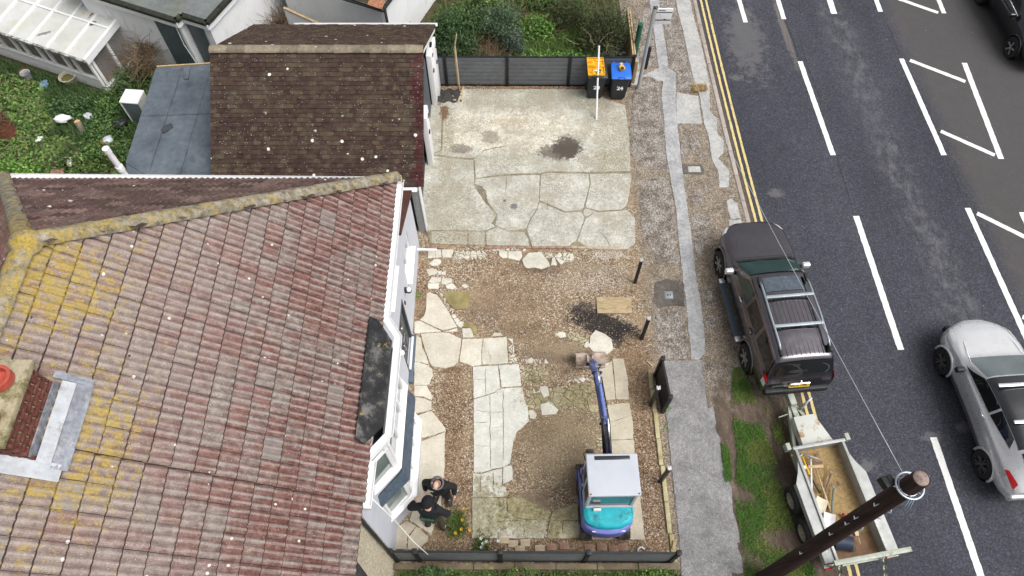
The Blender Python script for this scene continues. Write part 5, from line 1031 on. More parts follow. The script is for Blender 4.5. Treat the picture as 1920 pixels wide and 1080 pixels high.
for a in (0.0, 0.62, 1.0, 1.62, 2.0, 2.62, 3.0, 3.6, 4.2): CP.put(MB().beam(FR_(CO, a, 0, 0.0 if a < .1 else 0.5), FR_(CO, a, 0, EZ - .05), 0.08, 0.08, up=D2), 'post', M_WOODW)
for b in (0.12, 0.85, 1.6, 2.3): CP.put(MB().beam(FR_(CO, 0, b, 0.05), FR_(CO, 0, b, EZ - .02 + .1 * b), 0.09, 0.08, up=D1), 'post', M_WOODW)
CP.put(MB().beam(FR_(CO, 0, 0, .08), FR_(CO, 0, WID, .08), 0.10, 0.14), 'base_rail', M_WOODW); CP.put(MB().beam(FR_(CO, 0, 0, .52), FR_(CO, LEN, 0, .52), 0.10, 0.05), 'sill', M_WOODW)
CP.put(MB().add([FR_(CO, 0.05, 0.05, 0.06), FR_(CO, LEN, 0.05, 0.06), FR_(CO, LEN, WID, 0.06), FR_(CO, 0.05, WID, 0.06)], [(0, 1, 2, 3)]), 'floor', simple('bare_floor', (0.20, 0.105, 0.055), 0.9, var=0.25, ns=2))
CP.put(MB().add([FR_(CO, 0, WID + .02, 0), FR_(CO, LEN, WID + .02, 0), FR_(CO, LEN, WID + .02, 1.65), FR_(CO, 0, WID + .02, 1.65)], [(0, 1, 2, 3)]), 'back_wall', M_WALL2)
M_CGL = glassy('clear_pane', (0.55, 0.57, 0.57), 0.05, 0.16)
for a, b in ((0.04, .58), (.66, .96), (1.04, 1.58), (1.66, 1.96), (2.04, 2.58), (2.66, 2.96), (3.04, 3.56)): CP.put(MB().beam(FR_(CO, a, 0, (.54 + EZ) / 2), FR_(CO, b, 0, (.54 + EZ) / 2), 0.008, EZ - .6), 'pane', M_CGL)
for a, b in ((.17, .8), (.9, 1.55), (1.65, 2.25)): CP.put(MB().beam(FR_(CO, 0, a, .78), FR_(CO, 0, b, .78), 0.008, 1.26), 'pane', M_CGL)
CP.put(MB().beam(FR_(CO, 1.0, WID - .02, 0.9), FR_(CO, 1.7, WID - .02, 0.9), 0.05, 1.1), 'inner_doorway', M_WOODW); CP.put(MB().beam(FR_(CO, 1.08, WID - .05, 0.95), FR_(CO, 1.62, WID - .05, 0.95), 0.02, 0.8), 'inner_pane', glassy('dark_pane', (0.05, 0.055, 0.06)))
# annexe with flat green grey roof
AO = Vector((-8.77, 16.75, 0)); an = thing('annexe', 'white rendered annexe with flat mossy grey felt roof and dark edge', 'annexe', AO); AP = Pt(an); AZ = 2.5
pl_ = [(-.08, -.08), (.78, -.08), (.78, -.33), (5.0, -.33), (5.0, 5.5), (-.08, 5.5)]
M_FELTM = m_felt('mossy_roof_felt', (0.12, 0.135, 0.135), (0.19, 0.205, 0.205), (0.13, 0.14, 0.07))
ar = AP.put(felt_roof([FR_(AO, a, b, AZ) for a, b in pl_], 0.05), 'roof', M_FELTM)
for i in range(6):
    p, q = pl_[i], pl_[(i + 1) % 6]; e = MB(); e.beam(FR_(AO, *p, AZ + .01), FR_(AO, *q, AZ + .01), 0.16, 0.10); e.obj('dark_edge', simple('edge_moss', (0.022, 0.025, 0.018), 0.9, var=0.5, ns=8, dirt=(0.07, 0.08, 0.03), dirtamt=0.6), ar)
    e = MB(); e.beam(FR_(AO, p[0] + (.0), p[1], AZ - .14), FR_(AO, *q, AZ - .14), 0.06, 0.18); e.obj('fascia', M_UPVC, ar)
m = MB(); wl = [(0, 4.0), (0, 0), (.85, 0), (.85, -.25), (4.5, -.25)]
for a, b in zip(wl[:-1], wl[1:]): m.add([FR_(AO, *a, 0), FR_(AO, *b, 0), FR_(AO, *b, AZ - .1), FR_(AO, *a, AZ - .1)], [(0, 1, 2, 3)])
AP.put(m, 'wall', M_WALL2)
AP.put(MB().beam(FR_(AO, .95, -.28, 1.25), FR_(AO, 1.75, -.28, 1.25), 0.03, 1.9), 'door', simple('teal_grey_door', (0.075, 0.095, 0.105), 0.4, var=0.2)); AP.put(MB().beam(FR_(AO, .25, -.03, 1.25), FR_(AO, .80, -.03, 1.25), 0.03, 1.9), 'door', simple('teal_grey_door', (0.075, 0.095, 0.105)))
AP.put(MB().tube([FR_(AO, .9, -.34, 2.3), FR_(AO, .95, -.33, 1.6), FR_(AO, .80, -.33, 0.9), FR_(AO, .6, -.33, .2)], 0.012, 6), 'cable', M_UPVC)
# far white house
FO = Vector((-3.9, 17.75, 0)); fh = thing('house', 'white house with black gutter at the top edge behind the garage', 'house', FO); FP_ = Pt(fh)
m = MB(); wl = [(0, 6), (0, 0), (3.55, 0)]
for a, b in zip(wl[:-1], wl[1:]): m.add([FR_(FO, *a, 0), FR_(FO, *b, 0), FR_(FO, *b, 2.15), FR_(FO, *a, 2.15)], [(0, 1, 2, 3)])
m.add([FR_(FO, 3.55, 0, 0), FR_(FO, 3.9, 1.2, 0), FR_(FO, 3.9, 1.2, 3.2), FR_(FO, 3.55, 0, 3.2)], [(0, 1, 2, 3)]); m.add([FR_(FO, 1.0, 0.02, 2.1), FR_(FO, 3.55, 0.02, 2.1), FR_(FO, 3.55, 0.02, 3.2), FR_(FO, 1.0, 0.02, 3.2)], [(0, 1, 2, 3)])
FP_.put(m, 'wall', M_WALL2)
FP_.put(MB().add([FR_(FO, -.1, -.1, 2.2), FR_(FO, .40, -.1, 2.2), FR_(FO, .40, 4, 4.2), FR_(FO, -.1, 4, 4.2)], [(0, 1, 2, 3)]), 'roof', simple('orange_roof_tile', (0.36, 0.17, 0.10), 0.9, var=0.4, ns=12, bump=0.6))
gutter(FP_, [FR_(FO, 1.2, -.14, 2.24), FR_(FO, -.12, -.14, 2.2), FR_(FO, -.14, 3, 2.22)], M_GUTB, r=0.07); FP_.put(MB().tube([FR_(FO, -.09, .05, 2.2), FR_(FO, -.09, .05, 0)], 0.045, 8), 'downpipe', M_GUTB, smooth=True)
# sloping painted panel in the side passage
pn = thing('boundary_panel', 'peeling white painted panel with sloping top behind the garage', 'panel', (-6.2, 18.3, 0)); PP = Pt(pn)
kp = NM('peeling_paint', 0.8, 0.2); kp.base(kp.mix(kp.sm(kp.noise(3.5, 6, 0.75), 0.58, 0.63), (0.72, 0.73, 0.73), (0.50, 0.38, 0.13)))
PP.put(MB().add([(-7.1, 18.5, 0), (-5.3, 18.1, 0), (-5.3, 18.1, 0.75), (-7.1, 18.5, 1.5), (-7.08, 18.56, 0), (-5.28, 18.16, 0), (-5.28, 18.16, .75), (-7.08, 18.56, 1.5)], [(0, 1, 2, 3), (7, 6, 5, 4), (3, 2, 6, 7), (0, 3, 7, 4)]), 'board', kp.m)
PP.put(MB().beam((-7.1, 18.53, 1.52), (-5.28, 18.13, 0.77), 0.09, 0.04), 'top_rail', simple('aged_batten', (0.40, 0.30, 0.18), 0.85, var=0.3))
# ================================================================== FENCES AND POSTS
M_POST = simple('black_fence_post', (0.018, 0.019, 0.022), 0.45, 0.2, var=0.25, ns=9); M_BOARD = simple('grey_composite_board', (0.135, 0.145, 0.155), 0.6, var=0.16, ns=5, dirt=(0.08, 0.085, 0.09), dirtamt=0.5)
M_GALV = simple('galvanised_bracket', (0.62, 0.63, 0.65), 0.4, 0.7, var=0.15, ns=25)
def fence(label, pts, h, z0=0.0, nb=7, post_h=None, mat=M_BOARD):
    c = (Vector(pts[0]) + Vector(pts[-1])) / 2; f = thing('fence', label, 'fence', (c.x, c.y, 0)); F = Pt(f); post_h = post_h or h + .05
    for p in pts: 
        o = F.put(MB().box((p[0], p[1], post_h / 2), (0.09, 0.09, post_h)), 'post', M_POST, bevel=0.006); MB().box((p[0], p[1], post_h + .012), (0.105, 0.105, 0.024)).obj('post_cap', M_POST, o, bevel=0.006)
    for a, b in zip(pts[:-1], pts[1:]):
        a, b = Vector((*a[:2], 0)), Vector((*b[:2], 0)); d = (b - a).normalized(); a = a + d * .048; b = b - d * .048
        pn = F.put(MB().beam(a + Vector((0, 0, h + .005)), b + Vector((0, 0, h + .005)), 0.045, 0.03), 'panel', M_POST); bh = (h - .07) / nb
        for i in range(nb):
            zc = .06 + bh * (i + .5); MB().beam(a + Vector((0, 0, zc)), b + Vector((0, 0, zc)), 0.026, bh - .007).obj('board', mat, pn, bevel=0.003)
        MB().beam(a + Vector((0, 0, .03)), b + Vector((0, 0, .03)), 0.045, 0.045).obj('bottom_rail', M_POST, pn)
    return f
fence('grey composite board fence with black posts behind the two wheelie bins', [(-2.44, 16.76), (-2.06, 16.76), (-0.15, 16.75), (1.77, 16.74), (3.70, 16.73)], 1.17)
fence('grey composite board fence along the bottom edge below the excavator', [(-2.50, 2.53), (-2.0, 2.53), (-0.25, 2.52), (1.57, 2.51), (3.42, 2.50)], 1.10)
fence('short dark fence panel beside the footway next to the tarmac path', [(3.56, 6.88), (3.64, 5.92)], 0.98, mat=M_POST)
low = thing('boundary_wall', 'low brown concrete wall running under the bottom fence', 'wall', (0.5, 2.37, 0))
MB().box((0, 0, 0.10), (6.2, 0.10, 0.20)).obj('wall', m_paving('boundary_wall_concrete', (0.12, 0.09, 0.06), (0.22, 0.17, 0.11), 0.6), low, bevel=0.01)
for i in range(7): MB().box((-2.66 + i * .886, 0, 0.22), (0.87, 0.13, 0.04)).obj('coping_stone', MATS.get('x') or m_paving('coping_stone', (0.11, 0.085, 0.055), (0.19, 0.15, 0.105), 0.6) if i == 0 else bpy.data.materials['coping_stone'], low, bevel=0.012)
PB = [((3.28, 9.54), 'topmost of the bare black posts beside the footway'), ((3.31, 7.88), 'bare black post standing just right of the wooden board'), ((3.36, 6.09), 'bare black post close to the short dark fence panel'), ((3.41, 4.24), 'bare black post standing right of the excavator cab')]
for (x, y), lb in PB:
    t = thing('fence_post', lb + ' with silver bracket', 'post', (x, y, 0), 0, 'bare black posts waiting for fence panels')
    MB().box((0, 0, 0.56), (0.075, 0.075, 1.12)).obj('post', M_POST, t, bevel=0.005); MB().box((0, 0, 1.13), (0.085, 0.085, 0.03)).obj('bracket', M_GALV, t, bevel=0.004)
    for dx in (-.03, .03):
        for dy in (-.03, .03): MB().box((dx, dy, 1.16), (0.022, 0.022, 0.04)).obj('bracket_lug', M_GALV, t)
# timber fence end by the green post
tf = thing('timber_fence', 'pale timber boundary fence end beside the green post', 'fence', (3.78, 18.2, 0)); M_TIM = simple('sawn_timber', (0.46, 0.35, 0.21), 0.85, var=0.28, ns=7, dirt=(0.22, 0.16, 0.10), dirtamt=0.6)
for i, (dx, h) in enumerate(((0, .75), (.10, .62))): MB().box((dx, 0, h / 2), (0.045, 2.6, h)).obj('board', M_TIM, tf, bevel=0.006)
MB().box((.05, -1.32, .45), (0.10, 0.10, 0.9)).obj('post', M_TIM, tf, bevel=0.006)
gp_ = tag(MB().tube([(3.98, 18.0, -.05), (3.98, 18.0, 1.35)], 0.085, 16).obj('green_post', simple('green_paint', (0.02, 0.10, 0.06), 0.4, var=0.15), smooth=True, auto=40), 'dark green round post standing at the shrub beside the footway', 'post')
# ================================================================== BUS STOP
bs = thing('bus_stop', 'grey bus stop pole with white flag sign on the footway', 'bus stop', (3.985, 16.62, 0)); M_GRYP = simple('grey_pole_paint', (0.42, 0.45, 0.47), 0.45, 0.2, var=0.08)
MB().tube([(0, 0, -.05), (0, 0, 3.05)], 0.055, 14).obj('pole', M_GRYP, bs, smooth=True, auto=40)
fl = MB().box((0.29, 0, 2.78), (0.46, 0.04, 0.52)).obj('flag', simple('sign_white', (0.78, 0.78, 0.78), 0.4, var=0.04), bs, bevel=0.006)
M_NAVY = simple('sign_navy', (0.03, 0.04, 0.09), 0.5)
MB().box((0.29, -.022, 2.92), (0.44, 0.004, 0.028)).obj('flag_band', M_NAVY, fl); MB().box((0.29, -.022, 2.66), (0.44, 0.004, 0.035)).obj('flag_band', M_NAVY, fl)
MB().box((0.33, -.0225, 2.675), (0.06, 0.004, 0.05)).obj('flag_emblem', M_NAVY, fl); MB().box((0.22, -.022, 2.985), (0.18, 0.004, 0.02)).obj('flag_lettering', M_NAVY, fl)
MB().box((0.10, 0, 1.25), (0.09, 0.06, 0.85)).obj('timetable_case', simple('timetable_black', (0.02, 0.022, 0.028), 0.4), bs, bevel=0.008)
MB().box((0.02, 0, 3.06), (0.12, 0.10, 0.05)).obj('pole_cap', M_BLACK, bs, bevel=0.01)
# ================================================================== WHEELIE BINS
def text_mesh(txt, size, mat, name, parent, loc, rot, depth=0.002, bold=0.012):
    cu = bpy.data.curves.new(name, 'FONT'); cu.body = txt; cu.size = size; cu.extrude = depth; cu.offset = bold * size; cu.align_x = 'CENTER'; cu.align_y = 'CENTER'; cu.resolution_u = 2
    o = bpy.data.objects.new(name + '_tmp', cu); COL.objects.link(o); dg = bpy.context.evaluated_depsgraph_get()
    me = bpy.data.meshes.new_from_object(o.evaluated_get(dg)); bpy.data.objects.remove(o); me.name = name; me.materials.clear(); me.materials.append(mat)
    return link(name, me, parent, loc, rot)
M_BIN = simple('bin_charcoal', (0.022, 0.026, 0.035), 0.55, var=0.15, ns=7)
def wheelie(label, x, y, lidmat, rz):
    t = thing('wheelie_bin', label, 'wheelie bin', (x, y, 0), rz, 'wheelie bins by the fence')
    m = MB(); rings = []
    for z, wx, y0, y1 in ((0.06, .215, -.22, .20), (0.10, .225, -.235, .22), (0.60, .255, -.285, .26), (0.93, .275, -.32, .285), (0.94, .295, -.345, .30), (1.00, .295, -.345, .30)):
        c = .05; rings.append([(-wx + c, y0, z), (wx - c, y0, z), (wx, y0 + c, z), (wx, y1 - c, z), (wx - c, y1, z), (-wx + c, y1, z), (-wx, y1 - c, z), (-wx, y0 + c, z)])
    m.grid(rings, close=True); m.add(rings[0], [tuple(range(8))[::-1]]); m.add(rings[-1], [tuple(range(8))]); m.obj('body', M_BIN, t, smooth=True, auto=35)
    lid = MB(); L = []
    for z, s in ((1.003, 1.0), (1.025, 1.02), (1.045, 0.98), (1.062, 0.80), (1.068, 0.4)):
        L.append([(-.29 * s, -.35 * s + (.02 if s < 1 else 0), z), (-.10 * s, -.36 * s, z), (.10 * s, -.36 * s, z), (.29 * s, -.35 * s + (.02 if s < 1 else 0), z), (.30 * s, -.2 * s, z), (.29 * s, .30 * s, z), (.1 * s, .31 * s, z), (-.1 * s, .31 * s, z), (-.29 * s, .30 * s, z), (-.30 * s, -.2 * s, z)])
    lid.grid(L, close=True); lid.add(L[-1], [tuple(range(10))]); lo = lid.obj('lid', lidmat, t, smooth=True, auto=35)
    MB().tube([(-.10, -.37, 1.03), (-.09, -.335, 1.075), (.09, -.335, 1.075), (.10, -.37, 1.03)], 0.016, 8).obj('lid_handle', lidmat, lo, smooth=True)
    for sx in (-1, 1):
        MB().box((sx * .2, .31, 1.03), (0.05, 0.07, 0.06)).obj('hinge', lidmat, lo, bevel=0.01)
        wv = MB().lathe([(0.0, -.03), (.09, -.03), (.10, -.02), (.10, .02), (.09, .03), (0, .03)], (sx * .24, .24, .10), 16, 'x'); wv.obj('wheel', M_BLACK, t, smooth=True, auto=35)
    MB().tube([(-.24, .36, .95), (.24, .36, .95)], 0.018, 8).obj('bar_handle', M_BIN, t, smooth=True)
    text_mesh('24', 0.19, simple('number_white', (0.82, 0.82, 0.82), 0.5), 'number', t, (0.01, -.294, 0.58), (R(90 - 5.6), 0, 0), bold=0.045)
    return t
M_BLUE = simple('bin_lid_blue', (0.025, 0.15, 0.62), 0.4, var=0.1)
wheelie('black lidded wheelie bin with open yellow tool case on top', 2.57, 16.37, simple('bin_lid_black', (0.03, 0.032, 0.038), 0.5), 0.02)
wheelie('blue lidded wheelie bin with yellow drill on top', 3.29, 16.34, M_BLUE, -.02)
M_YELT = simple('tool_yellow', (0.80, 0.42, 0.02), 0.45, var=0.08); M_GREYT = simple('tool_grey', (0.05, 0.05, 0.055), 0.5)
tc = thing('tool_case', 'open yellow plastic tool case lying on the black lidded bin', 'tool case', (2.52, 16.30, 1.07), 0.02)
def tray(y, z, rx):
    m = MB(); m.box((0, y, z), (0.50, 0.34, 0.025)); 
    o = m.obj('shell', M_YELT, tc, bevel=0.01)
    for b in ((0, y - .165, .50, .02), (0, y + .165, .50, .02), (-.245, y, .02, .34), (.245, y, .02, .34)): MB().box((b[0], b[1], z + .035), (b[2], b[3], 0.07)).obj('rim', M_YELT, o, bevel=0.006)
    for i in range(7): MB().box((random.uniform(-.18, .18), y + random.uniform(-.1, .1), z + .03), (random.uniform(.05, .16), random.uniform(.03, .10), .05)).obj('moulding', M_YELT, o, bevel=0.01)
    return o
a = tray(-.10, .03, 0); b_ = tray(.25, .05, 0); MB().box((-.03, -.10, .075), (0.12, 0.05, 0.03)).obj('label', simple('paper_white', (0.8, 0.8, 0.8), 0.6), a); MB().box((.10, -.10, .08), (0.10, 0.07, 0.03)).obj('charger', M_GREYT, a, bevel=0.006)
MB().box((0, -.31, .05), (.22, .04, .05)).obj('carry_handle', M_GREYT, tc, bevel=0.01)
dr = thing('cordless_drill', 'yellow and black cordless drill lying on the blue bin lid', 'drill', (3.30, 16.33, 1.072), 0.4)
MB().box((0, 0, .06), (.16, .15, .10)).obj('body', M_YELT, dr, bevel=0.03, seg=3); MB().box((-.02, -.06, .11), (.08, .07, .07)).obj('battery', M_GREYT, dr, bevel=0.01); MB().tube([(.0, .06, .09), (.01, .15, .10)], [.045, .035], 12).obj('chuck', simple('tool_silver', (.6, .62, .65), .35, .5), dr, smooth=True, auto=40); MB().box((0.02, .10, .13), (.09, .08, .03)).obj('side_cover', simple('tool_silver', (.6, .62, .65)), dr, bevel=0.008)
tag(MB().tube([(2.585, 15.30, 0.02), (2.565, 15.90, .925), (2.55, 16.50, 1.83)], 0.028, 12).obj('plastic_pipe', M_UPVC, smooth=True, auto=40), 'long white plastic pipe leaning on the black lidded bin', 'pipe')
# ================================================================== SMALL SITE OBJECTS
M_PLY = NM('weathered_board', 0.85, 0.2); f_ = M_PLY.noise(2.0, 6, 0.7, vec=M_PLY.map(M_PLY.obj(), scale=(1.2, 9, 1)), dist=1.5)
M_PLY.base(M_PLY.mix(M_PLY.sm(M_PLY.noise(4, 5, 0.7, vec=M_PLY.obj()), 0.60, 0.75), M_PLY.ramp(f_, [(0.3, (0.17, 0.115, 0.06)), (0.5, (0.40, 0.31, 0.185)), (0.7, (0.52, 0.43, 0.29))]), (0.15, 0.095, 0.05))).bump(f_, 0.4, 0.004); M_PLY = M_PLY.m
tag(MB().box((0, 0, 0), (0.90, 0.47, 0.05)).obj('wooden_board', M_PLY, bevel=0.006), 'rectangular weathered wooden board lying on the gravel', 'board').location = (2.67, 8.83, 0.03)
st = thing('timber_stake', 'tall thin timber stake with small board leaning up by the fence', 'stake', (-1.66, 16.55, 0))
MB().beam((0, 0, 0), (-.03, .02, 1.75), 0.05, 0.05).obj('stake', M_TIM, st, bevel=0.004); MB().beam((-.06, .02, 1.60), (.05, .06, 2.15), 0.06, 0.025).obj('batten', M_TIM, st, bevel=0.004); MB().box((-.02, .06, 1.65), (0.03, 0.05, 0.35), (0, .1, 0)).obj('board', simple('old_ply', (0.06, 0.055, 0.045), 0.9), st)
tag(MB().beam(G(859, 193, .03), G(869, 164, .03), 0.06, 0.05).obj('timber_batten', M_TIM, bevel=0.005), 'short pale timber batten on the ground beside the dark cloth', 'batten')
m = MB(); gq = []
g_ = np.random.default_rng(4)
for i in range(15):
    row = []
    for j in range(13):
        x, y = (i / 14 - .5) * .78, (j / 12 - .5) * .55; e = max(abs(i / 14 - .5), abs(j / 12 - .5)) * 2
        z = .02 + .10 * (1 - e ** 2) * (0.6 + .5 * math.sin(i * .9 + j * .5) + .25 * math.sin(j * 1.7)) + (0.02 if e > .95 else 0) * random.random()
        row.append((x + .03 * math.sin(j * 1.3), y + .04 * math.sin(i * 1.1), max(.012, z)))
    gq.append(row)
m.grid(gq); o = tag(m.obj('dark_cloth', simple('dark_cloth', (0.045, 0.04, 0.037), 0.95, var=0.25, ns=14, bump=0.6), smooth=True), 'crumpled dark weed control cloth on the ground by the garage doors', 'cloth'); o.location = (-1.98, 16.28, 0.01)
# ================================================================== EXCAVATOR
ex = thing('excavator', 'small blue excavator with pale cab roof and turquoise rear hood', 'excavator', (2.02, 3.75, 0), R(1.0))
M_XB = simple('excavator_blue', (0.105, 0.155, 0.42), 0.45, var=0.25, ns=5, dirt=(0.09, 0.08, 0.08), dirtamt=0.45); M_XP = simple('excavator_violet_blue', (0.16, 0.185, 0.50), 0.45, var=0.15, ns=5, dirt=(0.08, 0.07, 0.10), dirtamt=0.35)
M_XT = simple('excavator_turquoise', (0.02, 0.37, 0.44), 0.4, var=0.2, ns=7, dirt=(0.03, 0.10, 0.11), dirtamt=0.6)
kx = NM('excavator_cab_roof', 0.5, 0.3); kc = kx.ramp(kx.noise(2, 5, 0.6, vec=kx.obj()), [(0.3, (0.43, 0.455, 0.51)), (0.7, (0.49, 0.515, 0.57))])
rs_ = kx.sm(kx.noise(7, 6, 0.8, vec=kx.map(kx.obj(), scale=(1.6, 0.7, 1))), 0.60, 0.66); rb = kx.n('ShaderNodeVectorMath'); rb.operation = 'LENGTH'; kx.l(kx.map(kx.obj(), scale=(2.6, 4.2, 0), loc=(0.0, -.55, 0)), rb.inputs[0])
kx.base(kx.mix(kx.math('MULTIPLY', rs_, kx.sm(rb.outputs['Value'], 1.2, 0.3)), kc, (0.30, 0.15, 0.06))); M_XR = kx.m
M_XG = glassy('excavator_glass', (0.025, 0.03, 0.03)); M_TRK = simple('rubber_track', (0.028, 0.026, 0.024), 0.85, var=0.4, ns=12, dirt=(0.13, 0.10, 0.07), dirtamt=0.8); M_MUDS = simple('muddy_steel', (0.42, 0.34, 0.28), 0.85, 0.1, var=0.35, ns=7, dirt=(0.12, 0.075, 0.05), dirtamt=0.8, bump=0.6); M_HOSE = simple('hydraulic_hose', (0.012, 0.012, 0.014), 0.5)
for sx in (-.42, .42):                                       # tracks
    P = []; n = 12
    for k in range(n + 1): a = math.pi / 2 + math.pi * k / n; P.append((-.62 + .20 * math.cos(a), .21 + .20 * math.sin(a)))
    for k in range(n + 1): a = -math.pi / 2 + math.pi * k / n; P.append((.62 + .20 * math.cos(a), .21 + .20 * math.sin(a)))
    M4 = Matrix(((0, 0, 1, sx), (1, 0, 0, 0.0), (0, 1, 0, 0), (0, 0, 0, 1)))
    tk = MB().prism(P, -.125, .125, M4).obj('track', M_TRK, ex, smooth=False)
    tot = 44; per = 2 * 1.24 + 2 * math.pi * .20
    for k in range(tot):
        s = per * k / tot
        if s < 1.24: y, z, a = .62 - s, .41, 0
        elif s < 1.24 + math.pi * .2: q = (s - 1.24) / .2; y, z, a = -.62 - .205 * math.sin(q), .21 + .205 * math.cos(q), q
        elif s < 2.48 + math.pi * .2: y, z, a = -.62 + (s - 1.24 - math.pi * .2), .005, 0
        else: q = (s - 2.48 - math.pi * .2) / .2; y, z, a = .62 + .205 * math.sin(q), .21 - .205 * math.cos(q), q
        MB().box((sx, y, z), (0.25, 0.035, 0.024), (a, 0, 0)).obj('track_lug', M_TRK, tk)
    for yy in (-.6, 0, .6): MB().lathe([(0, -.13), (.13, -.13), (.14, -.1), (.14, .1), (.13, .13), (0, .13)], (sx, yy, .21), 14, 'x').obj('track_roller', M_XB, tk, smooth=True, auto=35)
MB().box((0, 0, .38), (.6, .9, .22)).obj('undercarriage', M_TRK, ex, bevel=0.02)
# turntable body, rear counterweight rim, hood
def rounded(w, y0, y1, z0, z1, bul, mat, name, top=1.0):
    P = [(-w, y1), (-w, y0 + .18), (-w * .86, y0 + .06), (-w * .5, y0 - bul * .6), (0, y0 - bul), (w * .5, y0 - bul * .6), (w * .86, y0 + .06), (w, y0 + .18), (w, y1)]
    m = MB(); n = len(P); R0 = [(x, y, z0) for x, y in P]; R1 = [(x, y, z1 - .06) for x, y in P]; R2 = [(x * (top * .97), y1 + (y - y1) * top * .97, z1 - .015) for x, y in P]; R3 = [(x * (top * .9), y1 + (y - y1) * top * .9, z1) for x, y in P]
    m.grid([R0, R1, R2, R3], close=True); m.add(R3, [tuple(range(n))]); m.add(R0, [tuple(range(n))[::-1]]); return m.obj(name, mat, ex, smooth=True, auto=40)
rounded(.53, -.78, .55, .50, .98, .07, M_XP, 'body'); rounded(.52, -.72, -.30, .95, 1.20, .05, M_XT, 'rear_hood', 0.95)
for i in range(3): MB().box((-.30 + i * .3, -.79, .93), (.10 if i != 1 else .05, .02, .03)).obj('hood_sticker', simple('sticker_white', (.75, .75, .7), .5), ex)
MB().box((-.52, -.1, .80), (.03, .9, .34)).obj('side_cover', M_XB, ex, bevel=0.01)
# cab: posts, glass, roof
CX0, CX1, CY0, CY1, CZ = -.51, .50, -.37, .44, 2.26
for x, y in ((CX0 + .04, CY0 + .05), (CX1 - .04, CY0 + .05), (CX0 + .04, CY1 - .04), (CX1 - .04, CY1 - .04), (CX0 + .04, .05)): MB().beam((x, y, .95), (x, y, CZ), 0.06, 0.06, up=(0, 1, 0)).obj('cab_post', M_XR, ex, bevel=0.006)
MB().box((0, CY0 + .03, 1.22), (.96, .05, .10)).obj('cab_rail', M_XR, ex, bevel=0.008); MB().box((0, CY0 + .05, 1.72), (.90, .012, .95)).obj('rear_window', M_XG, ex); MB().box((CX0 + .03, .04, 1.65), (.012, .72, 1.1)).obj('side_window', M_XG, ex); MB().box((CX1 - .03, .04, 1.65), (.012, .72, 1.1)).obj('side_window', M_XG, ex); MB().box((0, CY1 - .03, 1.6), (.9, .012, 1.2)).obj('front_window', M_XG, ex)
for x in (CX0 + .03, CX1 - .03): MB().box((x, .04, 1.05), (.05, .76, .16)).obj('cab_side', M_XR, ex, bevel=0.006)
rf_ = MB().box(((CX0 + CX1) / 2, (CY0 + CY1) / 2, CZ + .03), (CX1 - CX0 + .03, CY1 - CY0 + .04, .09)).obj('cab_roof', M_XR, ex, bevel=0.03, seg=3)
sl_ = MB().box((0, CY1 - .07, CZ + .072), (.72, .085, .014)).obj('roof_slot', M_XG, rf_, bevel=0.006)
for x, y in ((CX0 + .03, CY0 + .02), (CX1 - .03, CY0 + .02)): MB().box((x, y, CZ + .078), (.03, .03, .01)).obj('rust_spot', simple('rust', (.22, .08, .03), .9, var=.3, ns=30), rf_)
MB().tube([(CX0 + .02, CY1, 1.9), (-.53, .58, 1.95), (-.45, .62, 2.0)], 0.012, 6).obj('mirror_arm', M_HOSE, ex); MB().box((-.41, .60, 2.05), (.16, .06, .10)).obj('mirror', M_HOSE, ex, bevel=0.02)
for zz, yy in ((1.2, -.2), (1.45, .1), (1.1, .3)): MB().tube([(-.54, yy, zz), (-.57, yy + .1, zz + .2), (-.54, yy + .22, zz + .3)], .012, 6).obj('grab_handle', M_HOSE, ex)
MB().box((-.25, CY0 - .04, 1.25), (.16, .05, .10)).obj('window_latch_box', simple('sticker_white', (.75, .75, .7)), ex, bevel=0.01)
# seat behind glass
MB().box((0.0, -.12, 1.15), (.46, .16, .5)).obj('seat', simple('seat_teal', (.02, .20, .25), .7), ex, bevel=0.05, seg=3)
# boom, stick, bucket
def arm(pts, name, w0, mat):
    return MB().beam(pts[0], pts[1], w0, .20, h2=.17).obj(name, mat, ex, bevel=0.012)
B0, B1, B2, B3 = Vector((.10, .62, .80)), Vector((.02, 1.36, 1.52)), Vector((-.09, 2.47, 1.72)), Vector((-.05, 3.22, .48))
MB().box((.10, .60, .72), (.26, .30, .34)).obj('boom_bracket', M_HOSE, ex, bevel=0.02)
MB().beam(B0, B1, .13, .22, h2=.20).obj('boom', simple('boom_dark', (.028, .030, .045), .5, var=.3, ns=8), ex, bevel=0.012); MB().beam(B1 - (B1 - B0).normalized() * .03, B2, .115, .22, h2=.16).obj('boom', M_XB, ex, bevel=0.012)
MB().beam(B2 + Vector((0, -.10, .05)), B3, .10, .17, h2=.12).obj('stick', M_XB, ex, bevel=0.012)
for s in (-1, 1):
    MB().tube([B0 + Vector((s * .055, .15, .30)), B1 + Vector((s * .055, .05, .20))], .028, 8).obj('lift_ram', M_HOSE if s < 0 else M_CHR, ex, smooth=True); MB().tube([B0 + Vector((s * .09, .1, .2)), B1 + Vector((s * .085, 0, .18)), B2 + Vector((s * .08, -.15, .14))], .014, 6).obj('hose', M_HOSE, ex, smooth=True)
MB().tube([B1 + Vector((0, .1, .17)), B1 + (B2 - B1) * .7 + Vector((0, 0, .20))], .045, 10).obj('stick_ram', M_XB, ex, smooth=True, auto=40); MB().tube([B1 + (B2 - B1) * .7 + Vector((0, 0, .20)), B2 + Vector((0, .05, .18))], .02, 8).obj('ram_rod', M_CHR, ex, smooth=True)
MB().tube([B2 + Vector((0, .15, .12)), B2 + (B3 - B2) * .6 + Vector((0, .14, .10))], .04, 10).obj('bucket_ram', M_XB, ex, smooth=True, auto=40); MB().tube([B2 + (B3 - B2) * .6 + Vector((0, .14, .10)), B3 + Vector((0, .10, .12))], .018, 8).obj('ram_rod', M_CHR, ex, smooth=True)
